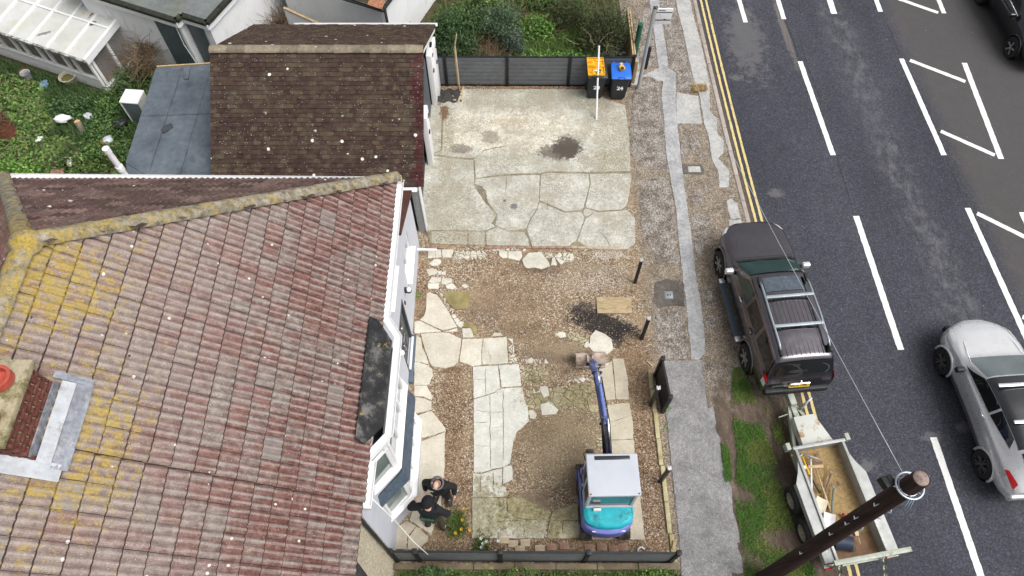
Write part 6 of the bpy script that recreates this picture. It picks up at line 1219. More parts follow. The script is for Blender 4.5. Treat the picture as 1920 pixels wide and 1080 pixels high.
MB().tube([B2 + Vector((.06, .1, .05)), B2 + Vector((.15, .28, -.2)), B2 + Vector((.09, .55, -.75))], .012, 6).obj('hose', M_HOSE, ex, smooth=True)
for P_ in (B1, B2, B3): MB().tube([P_ + Vector((-.11, 0, 0)), P_ + Vector((.11, 0, 0))], .035, 10).obj('pivot_pin', M_HOSE, ex, smooth=True, auto=40)
pr = []                                                     # ditching bucket, open towards the cab
for k in range(9): a = R(200) - R(190) * k / 8; pr.append((.20 * math.cos(a), .21 + .19 * math.sin(a)))
m = MB(); bx_ = (-.38, .35); og = Vector((0, 3.48, 0))
m.grid([[Vector((x, og.y + p[0] * .85, p[1])) for p in pr] for x in bx_]); m.grid([[Vector((x, og.y + p[0] * .80, .21 + (p[1] - .21) * .92)) for p in pr] for x in bx_])
for x in bx_: m.add([Vector((x, og.y + p[0] * .85, p[1])) for p in pr], [tuple(range(len(pr)))])
bk = m.obj('bucket', M_MUDS, ex); MB().box((-.015, og.y - .19, .14), (.74, .03, .06)).obj('cutting_edge', M_MUDS, bk, bevel=0.006)
for x in (-.11, .01): MB().box((x, og.y - .10, .40), (.03, .22, .16)).obj('bucket_lug', M_MUDS, bk, bevel=0.008)
MB().box((-.015, og.y + .05, .395), (.76, .05, .025)).obj('bucket_rim', M_MUDS, bk, bevel=0.006)
# ================================================================== VEHICLES
class Car:
    def __init__(s, secs, step=0.045, vs=4, su=2, sv=1):
        ys = [q[0] for q in secs]; Y = []
        for a, b in zip(ys[:-1], ys[1:]):
            n = max(2, int(abs(a - b) / step)); Y += [a + (b - a) * i / n for i in range(n)]
        Y.append(ys[-1]); s.Y = np.array(Y); npt = len(secs[0][1]); s.nv = npt
        D = np.array([q[1] for q in secs], float); A = np.empty((len(Y), npt, 2))
        for k in range(npt):
            for c in range(2): A[:, k, c] = np.interp(-s.Y, [-y for y in ys], D[:, k, c])
        vv = np.linspace(0, npt - 1, (npt - 1) * vs + 1); B = np.empty((len(Y), len(vv), 2))
        for i in range(len(Y)):
            for c in range(2): B[i, :, c] = np.interp(vv, np.arange(npt), A[i, :, c])
        for _ in range(su): B[1:-1] = (B[:-2] + 2 * B[1:-1] + B[2:]) / 4
        for _ in range(sv): B[:, 1:-1] = (B[:, :-2] + 2 * B[:, 1:-1] + B[:, 2:]) / 4
        s.vv, s.B = vv, B
    def pt(s, y, v, off=0.0):                               # v in -(nv-1)..(nv-1): negative is the left side
        sg = -1 if v < 0 else 1; v = abs(v)
        def at(y, v):
            yi = np.interp(-y, -s.Y, np.arange(len(s.Y))); vi = np.interp(v, s.vv, np.arange(len(s.vv)))
            i, j = min(int(yi), len(s.Y) - 2), min(int(vi), len(s.vv) - 2); f, g = yi - i, vi - j
            q = (s.B[i, j] * (1 - f) + s.B[i + 1, j] * f) * (1 - g) + (s.B[i, j + 1] * (1 - f) + s.B[i + 1, j + 1] * f) * g
            return Vector((q[0], y, q[1]))
        p = at(y, v)
        if off:
            e = .03; a = at(y + e, v) - at(y - e, v); v0, v1 = max(0, v - .08), min(s.nv - 1, v + .08); b = at(y, v1) - at(y, v0)
            n = a.cross(b); 
            if n.length < 1e-9: n = Vector((0, 0, 1))
            n.normalize()
            if n.z * 0.3 + n.x < 0 and v < s.nv - 1.2: n = -n
            if v >= s.nv - 1.2 and n.z < 0: n = -n
            p = p + n * off
        return Vector((sg * p.x, p.y, p.z))
    def body(s, mat, parent, arches, zc, rad, name='body'):
        m = MB(); nY, nV = s.B.shape[:2]
        for sg in (-1, 1):
            V = [Vector((sg * s.B[i, j, 0], s.Y[i], s.B[i, j, 1])) for i in range(nY) for j in range(nV)]
            for i, p in enumerate(V):                         # pull vertices near an arch onto it
                for ya in arches:
                    d = math.hypot(p.y - ya, p.z - zc)
                    if abs(p.x) > .55 and rad < d < rad + .05: k = rad / d; V[i] = Vector((p.x, ya + (p.y - ya) * k, zc + (p.z - zc) * k))
            F = []
            for i in range(nY - 1):
                for j in range(nV - 1):
                    f = (i * nV + j, i * nV + j + 1, (i + 1) * nV + j + 1, (i + 1) * nV + j)
                    c = (V[f[0]] + V[f[1]] + V[f[2]] + V[f[3]]) / 4
                    if any(math.hypot(c.y - ya, c.z - zc) < rad and abs(c.x) > .55 for ya in arches): continue
                    F.append(f)
            F.append(tuple(range(nV))); F.append(tuple((nY - 1) * nV + j for j in range(nV))[::-1]); m.add(V, F)
        return m.obj(name, mat, parent, smooth=True, merge=True, auto=38)
    def patch(s, q, mat, name, parent, off=0.006, nu=10, nv=6):   # q: four (y, v) corners
        P = []
        for i in range(nu + 1):
            a = i / nu; row = []
            for j in range(nv + 1):
                b = j / nv; y = (q[0][0] * (1 - a) + q[1][0] * a) * (1 - b) + (q[3][0] * (1 - a) + q[2][0] * a) * b; v = (q[0][1] * (1 - a) + q[1][1] * a) * (1 - b) + (q[3][1] * (1 - a) + q[2][1] * a) * b
                row.append(s.pt(y, v, off))
            P.append(row)
        return MB().grid(P).obj(name, mat, parent, smooth=True)
    def across(s, y0, v0, y1, v1, mat, name, parent, off=0.006, nu=8, curve=0.0):   # full width panel
        top = s.nv - 1.001; P = []
        for i in range(nu + 1):
            a = i / nu; v = v0 + (v1 - v0) * a; row = []
            for k in range(17):
                t = -1 + 2 * k / 16; vv = v + (top - v) * (1 - abs(t)); yy = y0 + (y1 - y0) * a + curve * (1 - t * t)
                p = s.pt(yy, vv, off); row.append(Vector((abs(p.x) * (1 if t > 0 else -1), p.y, p.z)))
            P.append(row)
        return MB().grid(P).obj(name, mat, parent, smooth=True)
    def line(s, pts, r, mat, name, parent, off=0.003): return MB().tube([s.pt(y, v, off) for y, v in pts], r, 6).obj(name, mat, parent, smooth=True)
M_TYRE = simple('tyre_rubber', (0.020, 0.020, 0.021), 0.85, var=0.3, ns=14); M_ARCH = simple('arch_liner', (0.01, 0.01, 0.011), 0.9)
def wheel(parent, x, y, r, wd, rimmat, spokes=5, style=0, turn=0.0, rr=0.66):
    sg = -1 if x < 0 else 1; o = link('wheel', None, parent, (x, y, r), (0, 0, turn)); h = wd / 2
    MB().lathe([(r * rr, -h), (r * .93, -h), (r, -h * .7), (r, h * .7), (r * .93, h), (r * rr, h), (r * rr - .02, h * .6), (r * rr - .02, -h)], (0, 0, 0), 30, 'x').obj('tyre', M_TYRE, o, smooth=True, auto=50)
    q = sg * h; m = MB(); m.lathe([(r * rr, q * .95), (r * rr - .02, q * .92), (r * rr - .03, q * .25), (0.0, q * .2)], (0, 0, 0), 30, 'x'); m.obj('rim', simple('rim_inner', (.05, .05, .055), .5, .4) if style != 2 else rimmat, o, smooth=True, auto=50)
    for k in range(spokes):
        a = 2 * math.pi * k / spokes + .3; ca, sa = math.cos(a), math.sin(a); w0 = r * (.14 if style == 0 else .09); m = MB()
        if style in (0, 1):
            for tw in ((0,) if style == 0 else (-.22, .22)):
                b = a + tw; m.beam((q * .80, .03 * ca, .03 * sa), (q * .88, (r * rr - .015) * math.cos(b), (r * rr - .015) * math.sin(b)), w0, .03, up=(1, 0, 0), w2=w0 * 1.25)
        else: m.lathe([(0, q * .9), (.018, q * .9), (.018, q * .75)], (0, r * rr * .5 * ca, r * rr * .5 * sa), 8, 'x')
        m.obj('spoke', rimmat, o)
    MB().lathe([(0, q * .92), (.045, q * .9), (.05, q * .7)], (0, 0, 0), 14, 'x').obj('hub_cap', rimmat, o, smooth=True, auto=40); return o
def arch(parent, x, y, zc, rad, mat, w=.05, span=(-10, 190)):
    sg = -1 if x < 0 else 1; P = []
    MB().lathe([(rad + .02, sg * -.5), (rad + .02, -.02 * sg)], (x, y, zc), 24, 'x').obj('wheel_well', M_ARCH, parent, smooth=True)
    pts = [(x, y + rad * math.cos(R(a)), zc + rad * math.sin(R(a))) for a in range(span[0], span[1] + 1, 10)]
    MB().tube(pts, w * .5, 8).obj('wheel_arch', mat, parent, smooth=True)
def plate(parent, txt, loc, rot, yellow=True):
    p = MB().box((0, 0, 0), (.52, .11, .008)).obj('number_plate', simple('plate_yellow', (.72, .47, .03), .4) if yellow else simple('plate_white', (.78, .78, .76), .4), parent, bevel=0.003); p.location = loc; p.rotation_euler = rot
    text_mesh(txt, .095, M_BLACK, 'plate_lettering', p, (0, 0, .005), (0, 0, 0), .001, 0.02); return p
M_SUV = simple('plum_black_paint', (0.165, 0.152, 0.166), 0.20, 1.0, 0.5, var=0.08, ns=3, coat=0.2); M_DGL = glassy('tinted_glass', (0.012, 0.014, 0.015), 0.03); M_WGL = glassy('windscreen_glass', (0.03, 0.065, 0.06), 0.04); M_TRIM = simple('black_trim', (0.018, 0.018, 0.02), 0.55, var=0.2); M_ALU = simple('alloy_silver', (0.62, 0.63, 0.65), 0.3, 0.85, var=0.1); M_RED = simple('lamp_red', (0.45, 0.01, 0.012), 0.2); M_CLR = simple('lamp_clear', (0.62, 0.63, 0.65), 0.15); M_RACK = simple('rack_bar', (0.36, 0.42, 0.46), 0.4, 0.6, var=0.1)
def S_(y, *p): return (y, list(p))
suvS = [S_(2.33, (0, .42), (.40, .42), (.52, .52), (.54, .72), (.52, .86), (.48, .92), (.42, .95), (.32, .965), (.18, .97), (0, .975)),
        S_(2.22, (0, .38), (.62, .40), (.74, .54), (.76, .76), (.745, .92), (.69, .98), (.58, 1.005), (.44, 1.015), (.24, 1.02), (0, 1.025)),
        S_(2.0, (0, .36), (.76, .38), (.87, .54), (.885, .77), (.87, .95), (.81, 1.02), (.69, 1.045), (.52, 1.06), (.28, 1.066), (0, 1.07)),
        S_(1.40, (0, .34), (.82, .36), (.925, .56), (.93, .80), (.905, 1.01), (.86, 1.075), (.73, 1.105), (.54, 1.118), (.28, 1.125), (0, 1.13)),
        S_(0.98, (0, .34), (.82, .36), (.915, .56), (.92, .82), (.895, 1.04), (.86, 1.10), (.78, 1.135), (.58, 1.15), (.30, 1.158), (0, 1.162)),
        S_(0.22, (0, .34), (.82, .36), (.91, .56), (.92, .84), (.895, 1.06), (.87, 1.12), (.715, 1.60), (.63, 1.675), (.34, 1.715), (0, 1.728)),
        S_(-.40, (0, .34), (.82, .36), (.91, .56), (.92, .84), (.90, 1.07), (.875, 1.13), (.72, 1.645), (.645, 1.715), (.34, 1.755), (0, 1.768)),
        S_(-1.5, (0, .34), (.82, .36), (.925, .56), (.93, .84), (.905, 1.08), (.88, 1.14), (.725, 1.655), (.645, 1.72), (.34, 1.76), (0, 1.77)),
        S_(-2.12, (0, .38), (.80, .40), (.90, .56), (.91, .84), (.89, 1.08), (.86, 1.14), (.71, 1.62), (.62, 1.69), (.33, 1.725), (0, 1.735)),
        S_(-2.36, (0, .40), (.78, .42), (.88, .56), (.89, .84), (.87, 1.06), (.84, 1.11), (.78, 1.17), (.62, 1.19), (.33, 1.20), (0, 1.205)),
        S_(-2.46, (0, .42), (.72, .44), (.82, .56), (.84, .80), (.83, .98), (.80, 1.03), (.74, 1.06), (.58, 1.07), (.32, 1.075), (0, 1.08))]
suv = thing('parked_car', 'plum black four wheel drive car with roof bars parked half on the footway', 'car', (6.50, 8.63, -.01), R(5.2), 'cars on the road'); suv.scale = (.955, .955, .97); C1 = Car(suvS)
bd = C1.body(M_SUV, suv, (1.42, -1.43), .42, .45)
C1.across(.93, 6.12, .30, 6.22, M_WGL, 'windscreen', suv, .012); C1.across(1.05, 6.05, .96, 6.08, M_TRIM, 'scuttle', suv, .010); C1.across(-2.15, 6.35, -2.33, 6.30, M_DGL, 'rear_window', suv, .012)
for s in (-1, 1):
    C1.patch([(.62, s * 5.12), (-.30, s * 5.10), (-.24, s * 5.90), (.22, s * 5.88)], M_WGL if s < 0 else M_DGL, 'front_window', suv); C1.patch([(-.42, s * 5.10), (-1.20, s * 5.10), (-1.12, s * 5.90), (-.38, s * 5.90)], M_DGL, 'rear_door_window', suv); C1.patch([(-1.32, s * 5.12), (-2.16, s * 5.12), (-2.00, s * 5.88), (-1.24, s * 5.90)], M_DGL, 'quarter_window', suv)
    for ln in ([(.80, s * 4.6), (.78, s * 3.5), (.70, s * 2.2)], [(-.36, s * 4.9), (-.36, s * 3.5), (-.36, s * 2.0)], [(-1.25, s * 4.9), (-1.22, s * 4.0), (-1.02, s * 3.2)]): C1.line(ln, .005, M_TRIM, 'door_seam', suv)
    for yy in (-.10, -1.02): MB().tube([C1.pt(yy + .10, s * 4.35, .01), C1.pt(yy + .05, s * 4.4, .04), C1.pt(yy - .05, s * 4.4, .04), C1.pt(yy - .10, s * 4.35, .01)], .014, 8).obj('door_handle', M_ALU if yy > -.5 else M_SUV, suv, smooth=True)
    for yy in (1.42, -1.43): arch(suv, s * .915, yy, .42, .45, M_SUV, .07)
    wheel(suv, s * .83, 1.42, .375, .25, M_ALU, 6, 0, R(4)); wheel(suv, s * .83, -1.43, .375, .25, M_ALU, 6, 0)
    mo = MB().box((s * 1.03, .72, 1.16), (.22, .14, .17)).obj('door_mirror', simple('mirror_silver', (.70, .71, .73), .25, .5), suv, bevel=0.05, seg=3); MB().box((s * .92, .72, 1.10), (.10, .08, .06)).obj('mirror_stalk', M_TRIM, mo)
    sb = MB().box((s * 1.0, -.02, .40), (.17, 1.62, .06)).obj('side_step', simple('step_rubber', (.05, .065, .085), .7, var=.3, ns=40), suv, bevel=0.015)
    for e in (.86, -.90): MB().box((s * .99, e, .40), (.16, .16, .075)).obj('step_end', M_ALU, sb, bevel=0.03)
    # roof rail with end feet
    rl = MB().tube([(s * .60, -.05, 1.80), (s * .60, -.20, 1.84), (s * .61, -1.0, 1.855), (s * .60, -1.75, 1.84), (s * .60, -1.90, 1.80)], .026, 8).obj('roof_rail', M_RACK, suv, smooth=True)
    for e in (.02, -1.93): MB().box((s * .60, e, 1.775), (.07, .22, .09)).obj('rail_foot', M_TRIM, rl, bevel=0.02)
    C1.patch([(2.24, s * 4.1), (1.95, s * 4.2), (2.0, s * 5.3), (2.20, s * 5.5)], M_CLR, 'headlamp', suv, .008, 5, 4)
    tl = C1.patch([(-2.22, s * 4.1), (-2.40, s * 4.0), (-2.36, s * 5.2), (-2.20, s * 5.1)], M_RED, 'tail_lamp', suv, .012, 5, 5); C1.patch([(-2.26, s * 3.2), (-2.42, s * 3.2), (-2.40, s * 4.0), (-2.24, s * 4.1)], M_CLR, 'reversing_lamp', suv, .012, 5, 5)
    C1.line([(2.05, s * 6.9), (1.6, s * 6.7), (1.12, s * 6.55)], .007, M_TRIM, 'bonnet_crease', suv)
C1.across(2.08, 5.6, 1.10, 5.7, M_SUV, 'bonnet', suv, .007); C1.across(.12, 7.5, -.30, 7.5, simple('sunroof_glass', (.075, .095, .12), .15, var=.4, ns=14), 'sunroof', suv, .012)
for yy in (-.50, -1.30): MB().box((0, yy, 1.865), (1.20, .075, .03)).obj('cross_bar', M_RACK, suv, bevel=0.008)
for i in range(9): x = -.44 + i * .11; MB().tube([(x, -.38, 1.766 - .06 * abs(x) ** 1.5), (x, -1.2, 1.771 - .06 * abs(x) ** 1.5), (x, -2.05, 1.742 - .06 * abs(x) ** 1.5)], .007, 5).obj('roof_groove', M_SUV, suv)
for x in (-.35, .30): MB().tube([(x - .25, .99, 1.185), (x + .05, .97, 1.20), (x + .30, .92, 1.21)], .010, 6).obj('wiper', M_TRIM, suv)
MB().box((0, -2.475, .62), (1.62, .16, .20)).obj('rear_bumper', M_TRIM, suv, bevel=0.05, seg=3); MB().box((0, 2.26, .60), (1.16, .14, .30)).obj('front_bumper', M_SUV, suv, bevel=0.06, seg=3); MB().box((0, 2.325, .80), (.9, .05, .15)).obj('grille', M_CHR, suv, bevel=0.02)
MB().box((0, -2.47, .99), (.50, .04, .022)).obj('tailgate_trim', M_CHR, suv, bevel=0.008); plate(suv, 'NX10 OMU', (.0, -2.485, .90), (R(62), 0, 0)); MB().lathe([(0, .012), (.03, .01), (.035, 0)], (0, -2.44, 1.085), 14).obj('badge', M_CHR, suv, smooth=True)
text_mesh('PATHFINDER', .06, M_RACK, 'model_lettering', suv, (-.50, -2.478, .93), (R(75), 0, 0), .003, 0.01); MB().tube([(0, -2.4, .42), (0, -2.66, .42)], .025, 8).obj('tow_bar', M_BLACK, suv, smooth=True); MB().lathe([(0, .05), (.025, .04), (.03, .02), (.02, 0)], (0, -2.66, .43), 10).obj('tow_ball', M_CHR, suv, smooth=True)
# ---- silver crossover coupe
M_SIL = simple('silver_paint', (0.66, 0.665, 0.68), 0.30, 0.45, 0.5, var=0.03, ns=2, coat=0.4); M_BRF = simple('black_roof_paint', (0.02, 0.021, 0.024), 0.12, 0.1, 0.5, coat=0.6)
silS = [S_(2.24, (0, .30), (.22, .30), (.32, .42), (.34, .56), (.33, .66), (.30, .71), (.25, .74), (.18, .755), (.10, .762), (0, .765)),
        S_(2.12, (0, .26), (.48, .27), (.60, .42), (.63, .60), (.60, .72), (.53, .785), (.44, .82), (.32, .84), (.16, .85), (0, .855)),
        S_(1.88, (0, .22), (.68, .24), (.80, .44), (.83, .66), (.79, .80), (.68, .87), (.55, .905), (.39, .925), (.20, .935), (0, .94)),
        S_(1.45, (0, .22), (.80, .24), (.89, .48), (.90, .72), (.86, .88), (.76, .96), (.62, .985), (.44, 1.0), (.22, 1.01), (0, 1.015)),
        S_(1.15, (0, .22), (.80, .25), (.86, .48), (.87, .74), (.85, .92), (.79, .99), (.72, 1.02), (.52, 1.04), (.26, 1.05), (0, 1.055)),
        S_(0.40, (0, .22), (.78, .26), (.83, .48), (.86, .78), (.85, .95), (.80, 1.01), (.66, 1.36), (.55, 1.44), (.30, 1.475), (0, 1.485)),
        S_(-.25, (0, .22), (.78, .26), (.83, .48), (.87, .80), (.86, .98), (.80, 1.05), (.65, 1.43), (.55, 1.505), (.30, 1.54), (0, 1.55)),
        S_(-1.1, (0, .24), (.80, .28), (.88, .50), (.905, .80), (.89, 1.0), (.80, 1.10), (.62, 1.41), (.52, 1.475), (.28, 1.51), (0, 1.52)),
        S_(-1.65, (0, .28), (.80, .32), (.90, .52), (.91, .78), (.88, 1.0), (.78, 1.12), (.60, 1.28), (.50, 1.34), (.27, 1.38), (0, 1.39)),
        S_(-1.98, (0, .34), (.74, .36), (.86, .54), (.87, .78), (.83, .96), (.72, 1.06), (.58, 1.12), (.46, 1.15), (.25, 1.17), (0, 1.175)),
        S_(-2.14, (0, .38), (.62, .38), (.76, .50), (.78, .70), (.74, .84), (.66, .92), (.54, .96), (.42, .98), (.22, .99), (0, 1.0))]
sil = thing('moving_car', 'silver crossover car with black roof and silver roof bars driving on the road', 'car', (11.58, 5.90, -.085), R(3.3), 'cars on the road'); sil.scale = (.98, .975, .98); C2 = Car(silS); C2.body(M_SIL, sil, (1.32, -1.32), .36, .39)
C2.across(1.08, 6.12, .46, 6.2, glassy('pale_windscreen', (.16, .19, .20), .03), 'windscreen', sil, .012); C2.across(.42, 6.25, -1.30, 6.25, M_BRF, 'roof_panel', sil, .009, 14); C2.across(-1.38, 6.2, -1.92, 6.3, M_DGL, 'rear_window', sil, .012)
for s in (-1, 1):
    C2.patch([(.92, s * 5.1), (-.32, s * 5.12), (-.32, s * 5.92), (.46, s * 5.9)], M_DGL, 'front_window', sil); C2.patch([(-.38, s * 5.12), (-1.22, s * 5.4), (-1.05, s * 5.9), (-.38, s * 5.92)], M_DGL, 'rear_door_window', sil); C2.patch([(.42, s * 5.95), (-1.30, s * 5.95), (-1.30, s * 6.3), (.42, s * 6.3)], M_BRF, 'roof_edge', sil)
    for yy in (1.32, -1.32): arch(sil, s * .885, yy, .36, .39, M_SIL, .07); wheel(sil, s * .80, yy, .345, .23, simple('grey_alloy', (.20, .19, .185), .35, .7), 5, 1)
    C2.line([(.80, s * 4.6), (.80, s * 3.2), (.70, s * 1.6)], .004, M_TRIM, 'door_seam', sil); C2.line([(-.46, s * 4.9), (-.45, s * 3), (-.40, s * 1.6)], .004, M_TRIM, 'door_seam', sil)
    MB().tube([C2.pt(-.18, s * 4.1, .012), C2.pt(-.24, s * 4.15, .04), C2.pt(-.34, s * 4.15, .04), C2.pt(-.40, s * 4.1, .012)], .014, 8).obj('door_handle', M_CHR, sil, smooth=True)
    mo = MB().box((s * .99, .82, 1.02), (.22, .13, .14)).obj('door_mirror', M_TRIM, sil, bevel=0.045, seg=3); MB().box((s * .90, .84, .98), (.10, .06, .05)).obj('mirror_stalk', M_TRIM, mo)
    C2.patch([(2.02, s * 4.2), (1.55, s * 4.4), (1.62, s * 5.0), (1.98, s * 5.0)], M_CLR, 'headlamp', sil, .012, 6, 3); C2.patch([(-1.62, s * 4.1), (-2.05, s * 4.0), (-1.98, s * 4.9), (-1.66, s * 4.6)], M_RED, 'tail_lamp', sil, .012, 6, 4); C2.patch([(-1.78, s * 3.5), (-2.05, s * 3.4), (-2.04, s * 3.95), (-1.74, s * 4.05)], M_CLR, 'reversing_lamp', sil, .012, 5, 3); C2.patch([(.92, s * 1.25), (-.92, s * 1.25), (-.92, s * 1.9), (.92, s * 1.9)], simple('sill_trim', (.10, .10, .11), .5), 'side_sill', sil, .008, 12, 3)
    C2.line([(2.06, s * 6.3), (1.5, s * 6.0), (.95, s * 5.9)], .008, M_SIL, 'bonnet_edge', sil)
for yy in (.16, -.72): MB().box((0, yy, 1.585), (1.30, .085, .04)).obj('roof_bar', M_ALU, sil, bevel=0.012)
MB().box((0, -1.42, 1.50), (1.02, .22, .03)).obj('spoiler', M_BRF, sil, bevel=0.012); MB().box((0, -2.12, .50), (1.40, .14, .24)).obj('rear_bumper', M_SIL, sil, bevel=0.05, seg=3); MB().box((0, 2.17, .45), (1.2, .10, .20)).obj('front_grille', M_TRIM, sil, bevel=0.04); MB().tube([(.05, -.5, 1.565), (.30, -1.25, 1.53)], .006, 5).obj('aerial', M_TRIM, sil); plate(sil, '', (0, 2.235, .50), (R(-85), 0, R(180)), False)
# ---- black car at the corner, coming towards the camera
blk = thing('moving_car', 'black car with silver wheels at the top right corner of the road', 'car', (0, 0, 0), 0, 'cars on the road'); cp = RP(17.98, 18.65, -.085); blk.location = cp; blk.rotation_euler.z = R(180) + RA
blkS = [S_(y, *[(x * 1.0, z * (1.0 if k < 4 else .97)) for k, (x, z) in enumerate(p)]) for y, p in silS]; C3 = Car(blkS); M_BLK = simple('black_paint', (0.008, 0.0085, 0.012), 0.2, 0.1, 0.5, coat=0.8); C3.body(M_BLK, blk, (1.32, -1.32), .36, .38)
C3.across(1.08, 6.12, .46, 6.2, M_DGL, 'windscreen', blk, .012); C3.across(-1.38, 6.2, -1.92, 6.3, M_DGL, 'rear_window', blk, .012); C3.across(.05, 6.6, -1.25, 6.6, simple('grey_roof', (.14, .155, .18), .3, .2, coat=.4), 'roof_panel', blk, .008, 12)
for s in (-1, 1):
    C3.patch([(.62, s * 5.1), (-.42, s * 5.12), (-.42, s * 5.92), (.16, s * 5.9)], M_DGL, 'front_window', blk); C3.patch([(-.48, s * 5.12), (-1.22, s * 5.4), (-1.05, s * 5.9), (-.48, s * 5.92)], M_DGL, 'rear_door_window', blk)
    for yy in (1.32, -1.32): arch(blk, s * .885, yy, .36, .38, M_BLK, .05); wheel(blk, s * .82, yy, .335, .22, M_ALU, 5, 0)
    C3.line([(.62, s * 5.0), (-.4, s * 5.02), (-1.22, s * 5.28)], .012, M_CHR, 'window_trim', blk); C3.patch([(-1.62, s * 4.1), (-2.05, s * 4.0), (-1.98, s * 4.9), (-1.66, s * 4.6)], M_RED, 'tail_lamp', blk, .012, 6, 4); C3.patch([(-1.72, s * 3.5), (-2.05, s * 3.4), (-2.04, s * 3.95), (-1.68, s * 4.05)], M_CLR, 'reversing_lamp', blk, .012, 5, 3); MB().tube([(s * .56, .0, 1.47), (s * .57, -.6, 1.53), (s * .54, -1.2, 1.49)], .02, 8).obj('roof_rail', M_ALU, blk, smooth=True)
    MB().box((s * .99, .60, 1.02), (.22, .13, .14)).obj('door_mirror', M_BLK, blk, bevel=0.045, seg=3); C3.line([(-.46, s * 4.9), (-.45, s * 3), (-.40, s * 1.6)], .004, M_TRIM, 'door_seam', blk)
    MB().tube([C3.pt(-.18, s * 4.1, .012), C3.pt(-.24, s * 4.15, .04), C3.pt(-.34, s * 4.15, .04), C3.pt(-.40, s * 4.1, .012)], .014, 8).obj('door_handle', M_CHR, blk, smooth=True)
MB().box((0, -2.12, .50), (1.40, .14, .24)).obj('rear_bumper', M_BLK, blk, bevel=0.05, seg=3); MB().box((0, 2.17, .45), (1.2, .10, .20)).obj('front_grille', M_TRIM, blk, bevel=0.04)
# ================================================================== TRAILER AND TOOLS
M_TGAL = simple('galvanised_sheet', (0.36, 0.37, 0.36), 0.5, 0.35, var=0.16, ns=4, dirt=(0.30, 0.29, 0.25), dirtamt=0.5); M_TGR = simple('mossy_galvanised', (0.36, 0.385, 0.33), 0.6, 0.3, var=0.2, ns=6, dirt=(0.18, 0.18, 0.12), dirtamt=0.6)
kt = NM('muddy_trailer_bed', 0.9, 0.15); kt.base(kt.mix(kt.sm(kt.noise(3, 6, 0.75, vec=kt.obj()), 0.55, 0.7), kt.ramp(kt.noise(16, 6, 0.8, vec=kt.obj()), [(0.3, (0.20, 0.125, 0.05)), (0.5, (0.34, 0.235, 0.11)), (0.7, (0.47, 0.35, 0.19))]), (0.15, 0.085, 0.045))).bump(kt.noise(20, 6, 0.8), 0.8, 0.02); M_BED = kt.m
tr = thing('trailer', 'galvanised twin axle trailer loaded with tools and hitched behind the parked car', 'trailer', (7.13, 3.67, -.04), R(9.6))
W, L2, ZF, ZT = .54, 1.22, .46, .78
MB().box((0, 0, ZF - .02), (2 * W, 2 * L2, .05)).obj('bed', M_BED, tr); MB().box((0, -.95, ZF + .012), (2 * W - .04, .5, .02)).obj('bed_board', simple('wet_plywood', (.22, .12, .06), .6, var=.3, ns=6), tr)
for s in (-1, 1):
    o = MB().box((s * (W + .015), 0, (ZF + ZT) / 2), (.03, 2 * L2, ZT - ZF)).obj('side_board', M_TGAL, tr); MB().box((s * (W + .015), 0, ZT + .015), (.06, 2 * L2 + .06, .05)).obj('top_rail', M_TGAL, o, bevel=0.008)
    P = [(s * (W + .05), .98), (s * (W + .14), .72), (s * (W + .27), .48), (s * (W + .27), -1.20), (s * (W + .05), -1.20)]
    f = MB().prism(P if s > 0 else P[::-1], ZT - .03, ZT - .005).obj('mudguard', M_TGAL, tr); MB().box((s * (W + .265), -.36, ZT - .09), (.02, 1.68, .15)).obj('mudguard_lip', M_TGAL, f)
    for yy in (.22, -.48):
        wheel(tr, s * .80, yy, .31, .17, simple('trailer_rim', (.42, .38, .31), .6, .3, var=.25, ns=12, dirt=(.15, .09, .05), dirtamt=.7), 8, 2, 0, .58); 
    MB().box((s * .70, 1.30, ZT - .06), (.10, .16, .20)).obj('corner_bracket', M_TGR, tr, bevel=0.01); MB().box((s * (W + .09), 1.12, ZF + .2), (.05, .03, .03)).obj('side_marker', simple('amber', (.7, .28, .02), .4), tr)
MB().box((0, L2 + .015, (ZF + ZT) / 2), (2 * W + .06, .03, ZT - ZF)).obj('head_board', M_TGAL, tr); MB().box((0, L2 + .015, ZT + .02), (2 * W + .16, .07, .06)).obj('head_rail', M_TGAL, tr, bevel=0.008)
kk_ = NM('rusty_front_locker', 0.6, 0.3); kk_.base(kk_.mix(kk_.sm(kk_.noise(3.5, 6, 0.7, vec=kk_.obj()), 0.52, 0.62), (0.52, 0.53, 0.49), kk_.ramp(kk_.noise(9, 4, 0.6, vec=kk_.obj()), [(0.3, (0.26, 0.13, 0.09)), (0.6, (0.42, 0.33, 0.20)), (0.8, (0.30, 0.31, 0.16))])))
P = [(-.30, 1.26), (.44, 1.26), (.22, 1.98), (-.27, 1.98)]; MB().prism(P, ZF - .02, ZT - .12).obj('front_locker', kk_.m, tr, bevel=0.01)
for sx in (-.42, .42): MB().beam((sx, 1.26, .40), (sx * .18 - .10, 2.30, .40), .07, .10).obj('drawbar', M_TGR, tr)
MB().beam((-.10, 2.0, .44), (-.12, 2.72, .46), .12, .11).obj('coupling_bar', M_TGR, tr, bevel=0.01); MB().box((-.11, 2.42, .55), (.16, .28, .13)).obj('coupling', M_TGR, tr, bevel=0.03); MB().tube([(.05, 2.2, .2), (.05, 2.2, .86)], .035, 10).obj('jockey_wheel', M_TGR, tr, smooth=True); MB().tube([(.05, 2.2, .86), (.20, 2.28, .92)], .02, 8).obj('jockey_handle', simple('pale_handle', (.55, .55, .62), .5), tr, smooth=True)
MB().tube([(-.1, 2.5, .55), (.1, 2.65, .62), (.0, 2.85, .60), (-.02, 3.0, .5)], .016, 6).obj('cable', M_HOSE, tr, smooth=True); MB().tube([(-.5, 2.1, .40), (-.2, 2.15, .42)], .015, 6).obj('brake_lever', M_TGR, tr)
